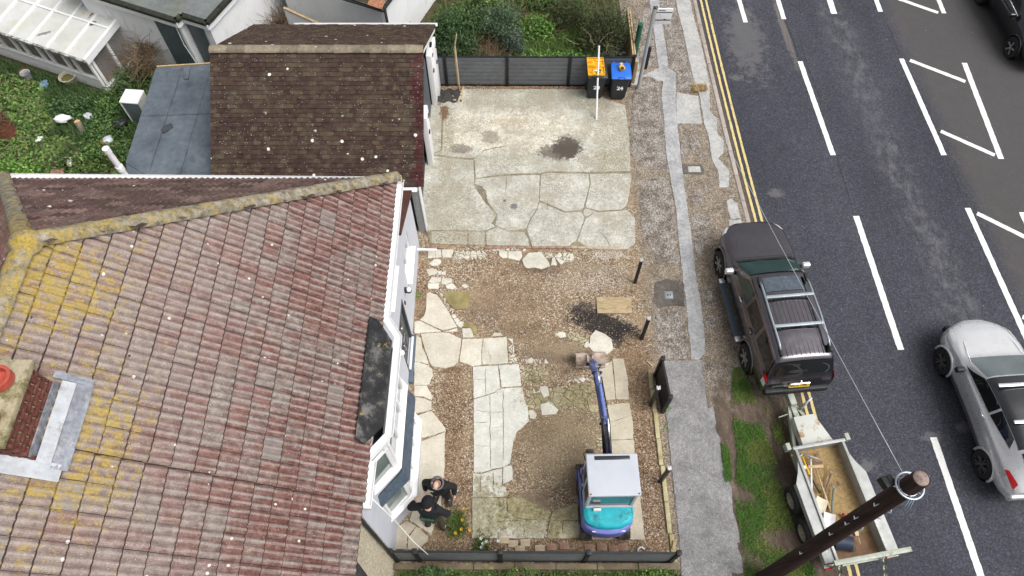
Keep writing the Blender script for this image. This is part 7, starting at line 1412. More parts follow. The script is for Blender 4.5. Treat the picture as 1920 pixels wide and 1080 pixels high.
# rear ramp frame with pierced side trusses
rt = MB().beam((-.83, -1.26, 1.22), (.83, -1.26, 1.22), .10, .06).obj('ramp', M_TGR, tr, bevel=0.01)
def pierced(a, b, h0, h1, n, th=.03):
    a, b = Vector(a), Vector(b); m = MB(); seg = 12
    for i in range(n):
        p0, p1 = a + (b - a) * i / n, a + (b - a) * (i + 1) / n; H0, H1 = h0 + (h1 - h0) * i / n, h0 + (h1 - h0) * (i + 1) / n
        c = (p0 + p1) / 2; hc = (H0 + H1) / 2; r = min(hc, (b - a).length / n) * .36; d = (b - a).normalized(); up = Vector((0, 0, 1)); O = []; I = []
        hw = (p1 - p0).length / 2
        for k in range(seg):
            t = 2 * math.pi * k / seg; cx, cz = math.cos(t), math.sin(t); q = max(abs(cx), abs(cz)); hh = (H0 + (H1 - H0) * (cx / q + 1) / 2) / 2
            O.append(c + d * (cx / q * hw) + up * (cz / q * hh)); I.append(c + d * (cx * r) + up * (cz * r))
        nr = d.cross(up) * th
        m.add(O + I + [p + nr for p in O] + [p + nr for p in I], [(k, (k + 1) % seg, seg + (k + 1) % seg, seg + k) for k in range(seg)] + [(2 * seg + (k + 1) % seg, 2 * seg + k, 3 * seg + k, 3 * seg + (k + 1) % seg) for k in range(seg)] + [(seg + k, seg + (k + 1) % seg, 3 * seg + (k + 1) % seg, 3 * seg + k) for k in range(seg)])
    return m
for x in (-.66, .30): pierced((x, -1.28, 1.12), (x - .05, -1.85, .80), .20, .12, 4).obj('ramp_truss', M_TGR, rt); MB().beam((x + .05, -1.28, 1.2), (x + .08, -1.28, .50), .05, .05).obj('ramp_post', M_TGR, rt)
for x in (.60,): MB().beam((x, -1.28, 1.2), (x, -1.28, .5), .05, .05).obj('ramp_post', M_TGR, rt)
MB().beam((-.72, -1.84, .76), (.34, -1.84, .76), .04, .04).obj('ramp_rail', M_TGR, rt); MB().beam((-.66, -1.30, .95), (.66, -1.30, .95), .05, .03).obj('ramp_rail', M_TGR, rt); MB().box((0, -1.24, .44), (1.5, .06, .12)).obj('rear_beam', M_TGAL, tr)
for s in (-1, 1): MB().box((s * .66, -1.29, .46), (.16, .03, .07)).obj('tail_lamp', M_RED, tr)
Zt = .50
def T(x, y, z=Zt): return G(x, y, z)
def stick(o, a, b, r, mat, name='handle'): return MB().tube([Vector(a) - o.location, Vector(b) - o.location], r, 8).obj(name, mat, o, smooth=True)
M_HW = simple('white_handle', (.72, .72, .70), .6, var=.1); M_HY = simple('yellow_handle', (.72, .42, .02), .5); M_HB = simple('wood_handle', (.50, .36, .20), .7, var=.2); M_IRON = simple('tool_iron', (.33, .32, .31), .5, .6, var=.25, ns=12); M_BRIST = simple('bristle_brown', (.17, .10, .055), .95, var=.3, ns=30)
pk = thing('pickaxe', 'pickaxe with pale handle lying at the front of the trailer', 'pickaxe', T(1521, 862)); 
stick(pk, T(1520, 858, .55), T(1522, 922, .52), .022, M_HW); a, b, c = T(1499, 853, .54) - pk.location, T(1520, 856, .62) - pk.location, T(1545, 868, .54) - pk.location; MB().tube([a, a * .5 + b * .5 + Vector((0, .02, .01)), b, c * .5 + b * .5 + Vector((.01, .02, .01)), c], [.008, .022, .03, .022, .008], 8).obj('head', M_IRON, pk, smooth=True)
pk = thing('pickaxe', 'pickaxe with yellow handle lying in the trailer', 'pickaxe', T(1508, 870)); stick(pk, T(1503, 853, .53), T(1518, 890, .52), .022, M_HY); stick(pk, T(1518, 890, .52), T(1537, 925, .50), .02, M_HOSE, 'grip'); a, c = T(1493, 862, .54) - pk.location, T(1512, 849, .54) - pk.location; MB().tube([a, (a + c) / 2 + Vector((0, .03, .03)), c], [.008, .028, .008], 8).obj('head', M_IRON, pk, smooth=True)
def broom(lb, h0, h1, e, mat, bl):
    o = thing('broom', lb, 'broom', T(*h0)); stick(o, T(*h0, .54), T(*e, .49), .020, mat); p, q = T(*h1[0], .54) - o.location, T(*h1[1], .54) - o.location
    MB().beam(p, q, .07, .05).obj('head', bl, o, bevel=0.008); MB().beam(p - Vector((0, -.06, .02)), q - Vector((0, -.06, .02)), .09, .05).obj('bristles', M_BRIST, o)
broom('white handled broom lying along the left side of the trailer', (1503, 876), ((1497, 874), (1511, 877)), (1525, 947), M_HW, M_HW); broom('wooden broom with dark bristles lying in the trailer', (1530, 879), ((1515, 876), (1543, 874)), (1558, 960), M_HB, M_HB)
def shovel(lb, g0, s1, cb, ang, shm, col):
    o = thing('shovel', lb, 'shovel', T(*cb)); stick(o, T(*g0, .54), T(*s1, .50), .022, shm); g = T(*g0, .54) - o.location; d = (T(*g0, .54) - T(*s1, .5)).normalized(); n = Vector((-d.y, d.x, 0)).normalized()
    MB().tube([g, g + d * .04 + n * .05, g + d * .10 + n * .06, g + d * .10 - n * .06, g + d * .04 - n * .05, g], .012, 6).obj('grip', shm, o)
    m = MB(); c = T(*cb, .485) - o.location; rows = []
    for i in range(5):
        row = []
        for j in range(5): u, v = (i / 4 - .5) * .31, (j / 4 - .5) * .25; row.append(c - d * u + n * v + Vector((0, 0, .022 * (abs(v) / .125) ** 2 + .01)))
        rows.append(row)
    m.grid(rows); m.obj('blade', col, o, smooth=True)
shovel('square shovel with pale blade and brown shaft lying in the trailer', (1558, 889), (1544, 934), (1538, 947), 0, simple('brown_shaft', (.17, .12, .10), .6), simple('blade_pale', (.60, .55, .42), .6, .1, var=.15, ns=8)); shovel('square shovel with grey blade and green grey shaft in the trailer', (1563, 916), (1559, 962), (1554, 976), 0, simple('green_shaft', (.13, .17, .16), .6), simple('blade_grey', (.55, .52, .53), .5, .2, var=.15, ns=8))
bu = thing('bucket', 'dark blue tub with yellow handles lying at the back of the trailer', 'bucket', T(1582, 1017, .62)); M_TUB = simple('tub_navy', (.028, .038, .065), .5, var=.2)
m = MB(); ax = Vector((.75, -.2, .15)).normalized(); pts = [-ax * .17, ax * .17]; m.tube(pts, [.19, .15], 18, cap=False); m.tube([p * .98 for p in pts], [.175, .135], 18, cap=False); m.tube([ax * .165, ax * .17], .15, 18); m.obj('tub', M_TUB, bu, smooth=True, auto=40); 
MB().tube([-ax * .17 + Vector((.0, .16, .05)), -ax * .25 + Vector((0, .12, .12)), -ax * .26 + Vector((0, .0, .15)), -ax * .17 + Vector((0, -.08, .16))], .014, 6).obj('handle', M_HY, bu, smooth=True)
ho = tag(MB().tube([T(1545, 1008, .56) + Vector((.09 * math.cos(t), .12 * math.sin(t), .05 * math.sin(t))) for t in [i * .45 for i in range(13)]], .012, 6).obj('rope_loop', M_HY, smooth=True), 'yellow rope loop at the rear left of the trailer', 'rope')
gl = tag(MB().tube([T(1581, 963, .5), T(1583, 968, .52), T(1588, 974, .5)], [.03, .045, .03], 8).obj('glove', simple('glove_red', (.45, .05, .03), .8), smooth=True), 'small red work glove on the trailer bed', 'glove')
tw_ = thing('trowel', 'pale trowel lying near the back of the trailer bed', 'trowel', T(1607, 1003)); m = MB(); m.prism([(-.035, -.02), (.035, -.02), (.045, .06), (0, .16), (-.045, .06)], 0, .008); m.obj('blade', simple('trowel_buff', (.55, .46, .30), .6, .2), tw_); MB().tube([(0, -.02, .01), (0, -.08, .04), (0, -.2, .04)], [.01, .012, .016], 8).obj('handle', M_HB, tw_, smooth=True)
rg = tag(MB().lathe([(0, .1), (.06, .09), (.10, .03), (.09, -.02), (0, -.03)], T(1595, 1027, .5), 9).obj('muddy_rag', simple('rag_green', (.10, .10, .06), .95, var=.4, ns=18, bump=.8), smooth=True), 'muddy green rag bundle beside the dark blue tub', 'rag')
# ================================================================== UTILITY POLE
up = thing('utility_pole', 'tall dark brown wooden utility pole with metal steps leaning over the trailer', 'utility pole', (5.41, 2.12, -.2)); TOP = Vector((.06, .38, 7.16)); kp = NM('tarred_wood', 0.85, 0.2)
f_ = kp.noise(1.0, 6, 0.7, vec=kp.map(kp.obj(), scale=(14, 14, 0.8))); kp.base(kp.ramp(f_, [(0.3, (0.018, 0.011, 0.010)), (0.55, (0.045, 0.027, 0.024)), (0.75, (0.085, 0.055, 0.048))])).bump(f_, 0.6, 0.01); M_POLE = kp.m
MB().tube([TOP * t for t in (0, .25, .5, .75, .97, 1.0)], [.165, .155, .145, .135, .127, .112], 22, cap=False).obj('shaft', M_POLE, up, smooth=True); MB().lathe([(0, .03), (.05, .025), (.10, .0), (.112, -.02)], TOP + Vector((0, 0, .0)), 22).obj('top_cap', simple('grey_end_grain', (.26, .20, .175), .9, var=.45, ns=18), up, smooth=True)
u_ = TOP.normalized()
def ring(z, r, rr, mat, name): MB().tube([u_ * z + Vector((r * math.cos(t), r * math.sin(t), 0)) for t in [2 * math.pi * k / 24 for k in range(25)]], rr, 8, cap=False).obj(name, mat, up, smooth=True)
M_GRYM = simple('galvanised_ring', (.52, .56, .62), .4, .6, var=.1); ring(6.84, .185, .016, M_GRYM, 'ring_head'); ring(6.80, .130, .012, M_GRYM, 'strap')
for k in range(6): a = k * math.pi / 3 + .3; MB().tube([u_ * 6.82 + Vector((.12 * math.cos(a), .12 * math.sin(a), 0)), u_ * 6.84 + Vector((.19 * math.cos(a), .19 * math.sin(a), 0))], .010, 6).obj('ring_arm', M_GRYM, up)
for i, z in enumerate((6.3, 5.6, 5.25, 4.6, 3.2)):
    for s in (-1, 1):
        c = u_ * (z + .17 * s); d = Vector((s * .9, -.35, 0)).normalized(); MB().tube([c + d * .13, c + d * .22, c + d * .22 + Vector((0, .04, .03))], .009, 6).obj('climbing_step', M_GRYM, up, smooth=True)
for dx, dz in ((-.20, 0), (-.29, .02)): MB().box(u_ * 6.72 + Vector((dx, .10 + (dx + .2) * .3, dz)), (.08, .16, .15), (0, 0, .4)).obj('junction_box', M_HOSE, up, bevel=0.012)
MB().tube([u_ * 6.74 + Vector((-.25, .05, 0)), u_ * 6.78 + Vector((-.12, .0, 0))], .014, 6).obj('box_bracket', M_LAMPW, up)
for k in range(3): MB().tube([u_ * 6.8 + Vector((.0 + k * .03, -.14, 0)), u_ * 6.6 + Vector((-.02 + k * .04, -.22, 0)), u_ * 6.4 + Vector((.0 + k * .03, -.18, 0))], .011, 6).obj('drop_cable', simple('cable_blue_grey', (.22, .28, .36), .5), up, smooth=True)
P0 = Vector((5.41, 2.12, -.2)) + u_ * 6.84 + Vector((-.05, .18, 0)); P1 = Vector((.87, 24.0, 5.6)); wp = [P0 + (P1 - P0) * t + Vector((0, 0, -1.0 * t * (1 - t))) for t in [i / 24 for i in range(25)]]
tag(MB().tube(wp, .0055, 6).obj('overhead_wire', simple('wire_grey', (.45, .47, .50), .5, .3), smooth=True), 'thin grey overhead wire running from the utility pole up over the road', 'wire')
tag(MB().tube([Vector((-2.52, 3.0, 4.25)), Vector((-2.2, 2.82, 2.7)), Vector((-1.95, 2.62, 1.6)), Vector((-1.72, 2.47, 1.12))], .011, 6).obj('white_cable', simple('cable_white', (.72, .71, .66), .7, var=.2, ns=40), smooth=True), 'thin white cable hanging from the house wall to the bottom fence', 'cable')
# ================================================================== PEOPLE
def skinned(name, verts, edges, mat, parent, sub=2, root=0):
    me = bpy.data.meshes.new(name); bm = bmesh.new(); lay = bm.verts.layers.skin.verify(); V = []
    for i, (p, r) in enumerate(verts):
        v = bm.verts.new(p); v[lay].radius = r if isinstance(r, tuple) else (r, r); v[lay].use_root = (i == root); V.append(v)
    for a, b in edges: bm.edges.new((V[a], V[b]))
    bm.to_mesh(me); bm.free(); o = bpy.data.objects.new(name + '_tmp', me); COL.objects.link(o)
    sk = o.modifiers.new('s', 'SKIN'); sk.use_smooth_shade = True; sb = o.modifiers.new('u', 'SUBSURF'); sb.levels = sub; sb.render_levels = sub
    dg = bpy.context.evaluated_depsgraph_get(); m2 = bpy.data.meshes.new_from_object(o.evaluated_get(dg)); bpy.data.objects.remove(o); m2.name = name; m2.materials.clear(); m2.materials.append(mat)
    for p in m2.polygons: p.use_smooth = True
    return link(name, m2, parent)
M_SKIN = simple('skin', (.56, .36, .27), .55, var=.08, ns=9); M_JKT = simple('black_jacket', (.012, .012, .014), .85, var=.4, ns=16, bump=.5); M_JKT2 = simple('black_hoodie', (.011, .012, .015), .9, var=.4, ns=16, bump=.5); M_TRS = simple('black_trousers', (.016, .016, .018), .85, var=.3, ns=14); M_TRS2 = simple('olive_trousers', (.055, .052, .034), .9, var=.3, ns=14, bump=.4); M_SHOE = simple('dark_shoe', (.028, .026, .025), .7, var=.3, ns=12)
def hand(verts, edges, wi, w, d, side, curl):              # five separate bent fingers from a palm
    d = Vector(d).normalized(); sidev = Vector(side).normalized(); n = d.cross(sidev).normalized(); pc = Vector(w) + d * .055; pi = len(verts); verts.append((pc, (.030, .016))); edges.append((wi, pi))
    for k, (off, ln) in enumerate(((-.030, .062), (-.011, .074), (.010, .070), (.029, .055))):
        b = Vector(w) + d * .092 + sidev * off; i0 = len(verts); verts.append((b, .0095)); edges.append((pi, i0)); m = b + (d + n * curl * .5).normalized() * ln * .5; verts.append((m, .0085)); edges.append((i0, i0 + 1)); e = m + (d + n * curl * 1.4).normalized() * ln * .5; verts.append((e, .0075)); edges.append((i0 + 1, i0 + 2))
    b = Vector(w) + d * .035 - sidev * .030; i0 = len(verts); verts.append((b, .012)); edges.append((pi, i0)); e = b + (d * .6 - sidev * .7 + n * .2).normalized() * .032; verts.append((e, .0105)); edges.append((i0, i0 + 1)); e2 = e + (d * .9 - sidev * .15 + n * .3).normalized() * .028; verts.append((e2, .009)); edges.append((i0 + 1, i0 + 2))
def person(label, loc, rz, arms, legs, headtilt, jm, tm, lean=0.0, hat=None, bald=True):
    t = thing('person', label, 'person', loc, rz); t.scale = (1.08, 1.08, 1.02); ly = lean
    pel, sp, ch, nk = Vector((0, 0, .95)), Vector((0, ly * .3, 1.14)), Vector((0, ly * .7, 1.34)), Vector((0, ly, 1.50)); hb = nk + Vector((0, .015, .07)); hd = hb + Vector((0, headtilt * .6, .09)); ht = hd + Vector((0, headtilt * .5, .075))
    V = [(pel, (.15, .11)), (sp, (.135, .10)), (ch, (.165, .11)), (nk, .062), (hb, .062), (hd, (.078, .092)), (ht, (.062, .072)), (hd + Vector((0, .095, -.02)), .014)]; E_ = [(0, 1), (1, 2), (2, 3), (3, 4), (4, 5), (5, 6), (5, 7)]
    J = [(pel + Vector((0, 0, -.09)), (.215, .175)), (sp, (.195, .155)), (ch, (.205, .155)), (ch + Vector((0, ly * .2, .11)), (.13, .105)), (nk + Vector((0, -.01, .0)), .085)]; JE = [(0, 1), (1, 2), (2, 3), (3, 4)]
    for sg, (el, wr) in zip((-1, 1), arms):
        sh = Vector((sg * .185, ly * .85, 1.42)); el, wr = Vector(el), Vector(wr); i = len(V); V += [(sh, .062), (el, .044), (wr, .030)]; E_ += [(2, i), (i, i + 1), (i + 1, i + 2)]; dd = (wr - el).normalized(); hand(V, E_, i + 2, wr, dd, Vector((0, sg * -1, 0)) if abs(dd.y) < .8 else Vector((-sg, 0, 0)), .5)
        j = len(J); J += [(sh + Vector((-sg * .015, 0, .01)), .088), ((sh + el) / 2, .078), (el, .070), ((el + wr) / 2, .062), (wr - dd * .02, .050)]; JE += [(2, j), (j, j + 1), (j + 1, j + 2), (j + 2, j + 3), (j + 3, j + 4)]
    Tv = [(pel + Vector((0, 0, .0)), (.15, .115))]; TE = []
    for sg, (kn, an, to) in zip((-1, 1), legs):
        hp_ = Vector((sg * .095, 0, .90)); kn, an, to = Vector(kn), Vector(an), Vector(to); i = len(V); V += [(hp_, .088), (kn, .060), (an, .042), (to, .032)]; E_ += [(0, i), (i, i + 1), (i + 1, i + 2), (i + 2, i + 3)]
        j = len(Tv); Tv += [(hp_, .115), ((hp_ + kn) / 2, .098), (kn, .080), ((kn + an) / 2, .074), (an + Vector((0, 0, .03)), .066)]; TE += [(0, j), (j, j + 1), (j + 1, j + 2), (j + 2, j + 3), (j + 3, j + 4)]
        bk = an + (an - to).normalized() * .07; bk.z = .035; skinned('shoe', [(bk, (.062, .066)), (an * .55 + to * .45 - Vector((0, 0, an.z * .55 * .3)), (.075, .070)), (to + (to - an).normalized() * .05, (.062, .050))], [(0, 1), (1, 2)], M_SHOE, t, 2, 1)
    skinned('body', V, E_, M_SKIN, t); skinned('jacket', J, JE, jm, t); skinned('trousers', Tv, TE, tm, t)
    for sg in (-1, 1): MB().lathe([(0, .012), (.022, .008), (.028, 0), (.020, -.008)], hd + Vector((sg * .080, -.01, -.01)), 10, 'x').obj('ear', M_SKIN, t, smooth=True)
    for sg in (-1, 1): MB().lathe([(0, .008), (.012, .004), (.013, 0)], hd + Vector((sg * .032, .088, .012)), 8, 'y').obj('eye', simple('eye_white', (.7, .7, .7), .2), t, smooth=True)
    MB().box(hd + Vector((0, .090, -.055)), (.045, .012, .008)).obj('mouth', simple('lip', (.40, .18, .15), .5), t)
    if hat:
        m = MB(); n = 18; rows = []
        for a in range(0, 91, 15): rows.append([hd + Vector((.104 * math.cos(R(a)) * math.cos(2 * math.pi * k / n), .122 * math.cos(R(a)) * math.sin(2 * math.pi * k / n) + .01, .03 + .125 * math.sin(R(a)))) for k in range(n)])
        m.grid(rows, close=True); m.obj('beanie', hat, t, smooth=True); MB().tube([hd + Vector((.103 * math.cos(2 * math.pi * k / n), .121 * math.sin(2 * math.pi * k / n) + .01, .035)) for k in range(n + 1)], .016, 6, cap=False).obj('beanie_cuff', hat, t, smooth=True)
    else:
        MB().tube([nk + Vector((.115 * math.cos(a), .115 * math.sin(a) - .01, .02 + .03 * math.sin(a + math.pi))) for a in [2 * math.pi * k / 18 for k in range(19)]], .020, 8, cap=False).obj('collar', simple('grey_collar', (.13, .125, .125), .9, var=.2), t, smooth=True)
        m = MB(); n = 16; rows = []
        for z, rx, ry in ((-.05, .083, .097), (-.01, .086, .100), (.03, .083, .097)): rows.append([hd + Vector((rx * math.cos(a), ry * math.sin(a) - .004, z)) for a in [math.pi * (.98 + 1.04 * k / n) for k in range(n + 1)]])
        m.grid(rows); m.obj('hair', simple('grey_hair', (.24, .21, .20), .8, var=.3, ns=40), t, smooth=True)
    return t
p1 = person('bald person in black jacket standing with head bowed beside the bay window', (-1.55, 3.86, .03), R(172), [((-.30, -.02, 1.14), (-.30, .10, .90)), ((.30, -.02, 1.14), (.27, .12, .92))], [((-.12, .06, .50), (-.12, -.02, .09), (-.14, .13, .03)), ((.13, .02, .50), (.15, -.05, .09), (.18, .10, .03))], .05, M_JKT, M_TRS, .06)
MB().box((.10, .185, 1.34), (.07, .012, .035)).obj('chest_emblem', simple('emblem_pale', (.45, .60, .40), .6), p1)
p2 = person('person in black beanie and hoodie with green lettering on the back', (-1.73, 3.30, .03), R(-8), [((-.40, .02, 1.16), (-.32, .20, 1.08)), ((.36, .0, 1.16), (.34, .10, .93))], [((-.11, .05, .50), (-.13, -.04, .09), (-.15, .11, .03)), ((.14, .02, .50), (.20, -.06, .09), (.30, .04, .03))], .03, M_JKT2, M_TRS2, .03, simple('black_knit', (.008, .009, .013), .95, var=.4, ns=30, bump=.6))
text_mesh('GARDENS', .055, simple('print_green', (.02, .20, .10), .8), 'back_lettering', p2, (.0, -.172, 1.30), (R(62), 0, 0), .003, .0)
# ================================================================== PLANTS
M_LEAF = vcol('leaf', 0.55, 0.3, 0.12, 12); M_GRASS = vcol('grass_blade', 0.6, 0.25, 0.12, 12); M_TWIG = vcol('dry_twig', 0.9, 0.1, 0.15, 12)
def leaves(name, C, size, pal, up=0.5, seed=1, parent=None, mat=None, asp=0.55, droop=0.25, shade=None):
    g = np.random.default_rng(seed); n = len(C); C = np.asarray(C, float)
    nrm = g.normal(size=(n, 3)); nrm /= np.linalg.norm(nrm, axis=1)[:, None]; nrm = nrm * (1 - up) + np.array([0, 0, 1.0]) * up; nrm /= np.linalg.norm(nrm, axis=1)[:, None]
    t = np.cross(nrm, g.normal(size=(n, 3))); t /= np.linalg.norm(t, axis=1)[:, None] + 1e-9; b = np.cross(nrm, t)
    s = (size * g.uniform(.6, 1.4, n))[:, None]; w_ = s * asp
    V = np.stack([C - t * s * .5, C + b * w_ * .5 + nrm * s * .06, C + t * s * .5 - np.array([0, 0, 1.0]) * s * droop * .5, C - b * w_ * .5 + nrm * s * .06], 1).reshape(-1, 3)
    F = np.arange(n * 4).reshape(-1, 4); pal = np.asarray(pal); c = pal[g.integers(0, len(pal), n)] * g.uniform(.75, 1.25, (n, 1))
    return npmesh(name, V, F, mat or M_LEAF, c, parent=parent)
def blades(name, X, Y, Z, h, wd, pal, seed=1, parent=None, lean=.5):
    g = np.random.default_rng(seed); n = len(X); a = g.uniform(0, 6.283, n); hh = h * g.uniform(.5, 1.4, n); l = lean * hh * g.uniform(.3, 1.3, n)
    bx, by = np.cos(a + 1.57) * wd / 2, np.sin(a + 1.57) * wd / 2; dx, dy = np.cos(a) * l, np.sin(a) * l
    V = np.stack([np.stack([X - bx, Y - by, Z], 1), np.stack([X + bx, Y + by, Z], 1), np.stack([X + dx * .4 + bx * .7, Y + dy * .4 + by * .7, Z + hh * .65], 1), np.stack([X + dx, Y + dy, Z + hh], 1), np.stack([X + dx * .4 - bx * .7, Y + dy * .4 - by * .7, Z + hh * .65], 1)], 1).reshape(-1, 3)
    q = np.arange(n)[:, None] * 5; F = np.concatenate([q + np.array([[0, 1, 2, 4]]), q + np.array([[4, 2, 3, 3]])], 1).reshape(-1, 4)
    T1 = q + np.array([[0, 1, 2]]); T2 = q + np.array([[0, 2, 4]]); T3 = q + np.array([[4, 2, 3]]); F = np.stack([T1, T2, T3], 1).reshape(-1, 3)
    pal = np.asarray(pal); c = pal[g.integers(0, len(pal), n)] * g.uniform(.75, 1.25, (n, 1)); return npmesh(name, V, F, M_GRASS, np.repeat(c, 3, 0), parent=parent)
def hum(X, Y, s=1.0, seed=0):                                # lumpy height 0..1
    g = np.random.default_rng(seed); z = np.zeros_like(X)
    for q in range(7): f = s * (0.8 + q * .55); a, b, p = g.uniform(-1, 1) * f * 3, g.uniform(-1, 1) * f * 3, g.uniform(0, 6.28); z += np.sin(a * X + b * Y + p) / (1 + q * .5)
    return np.clip(.5 + z * .22, 0, 1)
def scatter(poly, n, seed=1):
    g = np.random.default_rng(seed); xs = [p[0] for p in poly]; ys = [p[1] for p in poly]; X = g.uniform(min(xs), max(xs), n * 4); Y = g.uniform(min(ys), max(ys), n * 4); ok = pip_np(X, Y, [(p[0], p[1]) for p in poly]); return X[ok][:n], Y[ok][:n]
GRN1 = [(.065, .13, .026), (.095, .18, .036), (.125, .225, .048), (.045, .085, .022), (.165, .25, .07), (.13, .11, .055)]; GRN2 = [(.04, .085, .028), (.06, .12, .038), (.085, .155, .048)]; GRNB = [(.13, .26, .045), (.18, .33, .065), (.10, .21, .04)]; DRY = [(.20, .14, .085), (.14, .095, .06), (.27, .20, .13), (.10, .07, .045)]
garden = sheet('back_garden', -40, -2.9, 8.9, 40, -0.02, M_TER, 0.5, 0.01); plot = sheet('overgrown_plot', -2.9, 3.7, 17.0, 40, -0.02, M_TER, 0.5, 0.01); front2 = sheet('neighbour_garden', -2.9, 3.7, -8, 2.2, -0.02, M_TER, 0.5, 0.01)
# back garden ground cover
GA_ = [(-18.5, 12.3), (-10.0, 12.3), (-10.05, 15.3), (-8.9, 15.6), (-8.9, 16.4), (-11.2, 17.2), (-12.6, 16.3), (-17.5, 18.2)]
X, Y = scatter(GA_, 52000, 11); hgt = .05 + .36 * hum(X, Y, .8, 2) ** 1.5; k_ = hum(X, Y, .5, 9) + np.clip((14.6 - Y) * .2, -.1, .3) > .46
Xa, Ya, Ha = X[k_], Y[k_], hgt[k_]; g = np.random.default_rng(3); stuff(leaves('weeds', np.stack([Xa, Ya, Ha * g.uniform(.35, 1, len(Xa)) ** .6], 1), .095, GRN1, .62, 3))
m_ = (~k_); Xb, Yb = X[m_], Y[m_]; stuff(blades('rough_grass', Xb, Yb, np.zeros_like(Xb), .20, .018, GRN2 + [(.09, .13, .04)], 4, lean=.8))
X, Y = scatter([(-13, 13.6), (-9.95, 13.0), (-10.0, 15.4), (-9.0, 15.5), (-9.0, 16.3), (-11.2, 17.1), (-12.5, 16.2)], 12000, 21); kk = hum(X, Y, .9, 12) > .40; X, Y = X[kk], Y[kk]; stuff(leaves('ivy', np.stack([X, Y, (.1 + .55 * hum(X, Y, .9, 12)) * np.random.default_rng(5).uniform(.3, 1, len(X))], 1), .08, GRN1[:4] + GRN2, .55, 6))
def twigs(name, label, base, n, spread, hgt, pal, seed, cat='plant', r=.006, up=.5, group=None, stuffy=False):
    g = random.Random(seed); m = MB()
    for i in range(n):
        p = Vector(base) + Vector((g.gauss(0, spread[0]), g.gauss(0, spread[1]), 0)); d = Vector((g.uniform(-1, 1), g.uniform(-1, 1), g.uniform(.0, up * 2))).normalized(); L = g.uniform(.3, 1) * hgt; pts = [p]
        for k in range(4): d = (d + Vector((g.uniform(-.4, .4), g.uniform(-.4, .4), g.uniform(-.45, .25)))).normalized(); q = pts[-1] + d * L / 4; q.z = max(q.z, .02); pts.append(q)
        m.tube(pts, [r, r * .9, r * .8, r * .6, r * .3], 4, False, tuple(Vector(g.choice(pal)) * g.uniform(.7, 1.3)))
    o = m.obj(name, M_TWIG); return tag(o, label, cat, group) if not stuffy else stuff(o)
twigs('dead_vine', 'dry brown climbing vine hanging between conservatory and annexe', (-11.35, 17.1, .9), 300, (.16, .40), 1.3, DRY, 5, 'vine', .008, .3); twigs('dead_brambles', 'heap of dry grey brown brambles behind the felt roof', (-9.3, 15.95, .15), 170, (.35, .16), .7, DRY, 6, 'brambles'); twigs('dead_vine', 'dry brown vine clinging between the annexe and the far white house', (-7.55, 18.6, .6), 260, (.13, .45), 1.2, DRY, 7, 'vine', .008, .6); twigs('dry_twigs', 'scattered dry twigs beside the rusty drum', (-14.1, 14.1, .12), 130, (.5, .35), .7, DRY, 8, 'twigs', .006, .15)
def shrub(label, c, rad, n, size, pal, seed, up=.35, trunk=True, asp=.4, clumps=26, name='shrub', flat=1.0, cat='shrub', dens=.35):
    t = thing(name, label, cat, (c[0], c[1], 0)); g = np.random.default_rng(seed); cc = g.normal(size=(clumps, 3)); cc /= np.linalg.norm(cc, axis=1)[:, None]; cc = cc * g.uniform(.35, 1, (clumps, 1)) * np.array(rad); cc[:, 2] = np.abs(cc[:, 2]) * flat + c[2] * .5
    k = g.integers(0, clumps, n); P = cc[k] + g.normal(size=(n, 3)) * np.array(rad) * dens * g.uniform(.4, 1.0, (clumps, 1))[k]; P[:, 2] = np.abs(P[:, 2]) + .05
    tone = g.uniform(.6, 1.35, (clumps, 1)); o = leaves('crown', P, size, pal, up, seed, t, None, asp)
    ca = o.data.color_attributes['Col']; a = np.empty(n * 16, np.float32); ca.data.foreach_get('color', a); a = a.reshape(n, 4, 4); a[..., :3] *= tone[k][:, None, :]; ca.data.foreach_set('color', a.ravel())
    if trunk:
        m = MB(); r_ = random.Random(seed)
        for q in range(min(clumps, 14)): e = Vector(cc[q]); m.tube([Vector((r_.uniform(-.06, .06), r_.uniform(-.06, .06), 0)), e * .45 + Vector((r_.uniform(-.1, .1), r_.uniform(-.1, .1), .12)), e], [.022, .014, .005], 5, False, (.17, .125, .085))
        m.obj('branches', M_TWIG, t)
    return t
GG = [(.06, .105, .05), (.085, .135, .07), (.045, .08, .038), (.11, .16, .09)]
for i_, (c_, r_, lb_, pl_2) in enumerate([((-16.3, 15.6, .2), (.7, .6, .4), 'low leafy bramble mound at the left edge of the back garden', GRN1), ((-13.6, 15.6, .15), (.5, .4, .35), 'small leafy bush in front of the conservatory wall', GRN2), ((-12.3, 13.6, .2), (.9, .5, .4), 'broad leafy weed mound in the middle of the back garden', GRN1), ((-14.4, 13.1, .2), (.9, .4, .4), 'leafy weed mound along the house gutter', GRNB), ((-10.6, 14.2, .15), (.35, .5, .35), 'leafy bush against the felt roofed outhouse', GRN1), ((-12.0, 16.6, .3), (.35, .4, .5), 'dark ivy bush at the conservatory corner post', GRN2), ((-10.6, 16.5, .3), (.5, .35, .45), 'ivy bush below the dark annexe door', GRN2)]): shrub(lb_, c_, r_, 2600, .085, pl_2, 200 + i_, .5, clumps=20, asp=.6)
for i_, (c_, r_, lb_, pl_2) in enumerate([((.75, 18.9, .3), (.6, .5, .5), 'light green bush in the middle of the overgrown plot', GRNB), ((.9, 17.45, .15), (.7, .3, .35), 'bright leafy bush just behind the fence centre', GRNB), ((1.7, 17.5, .15), (.6, .3, .35), 'bright leafy bush just behind the fence near the bins', GRNB), ((-1.0, 19.9, .4), (.8, .5, .6), 'green bush at the top edge above the dry brambles', GRN1), ((1.1, 20.3, .4), (.9, .6, .6), 'green bush at the top edge centre', GRN1)]): shrub(lb_, c_, r_, 3600, .08, pl_2, 230 + i_, .5, clumps=22, asp=.6)
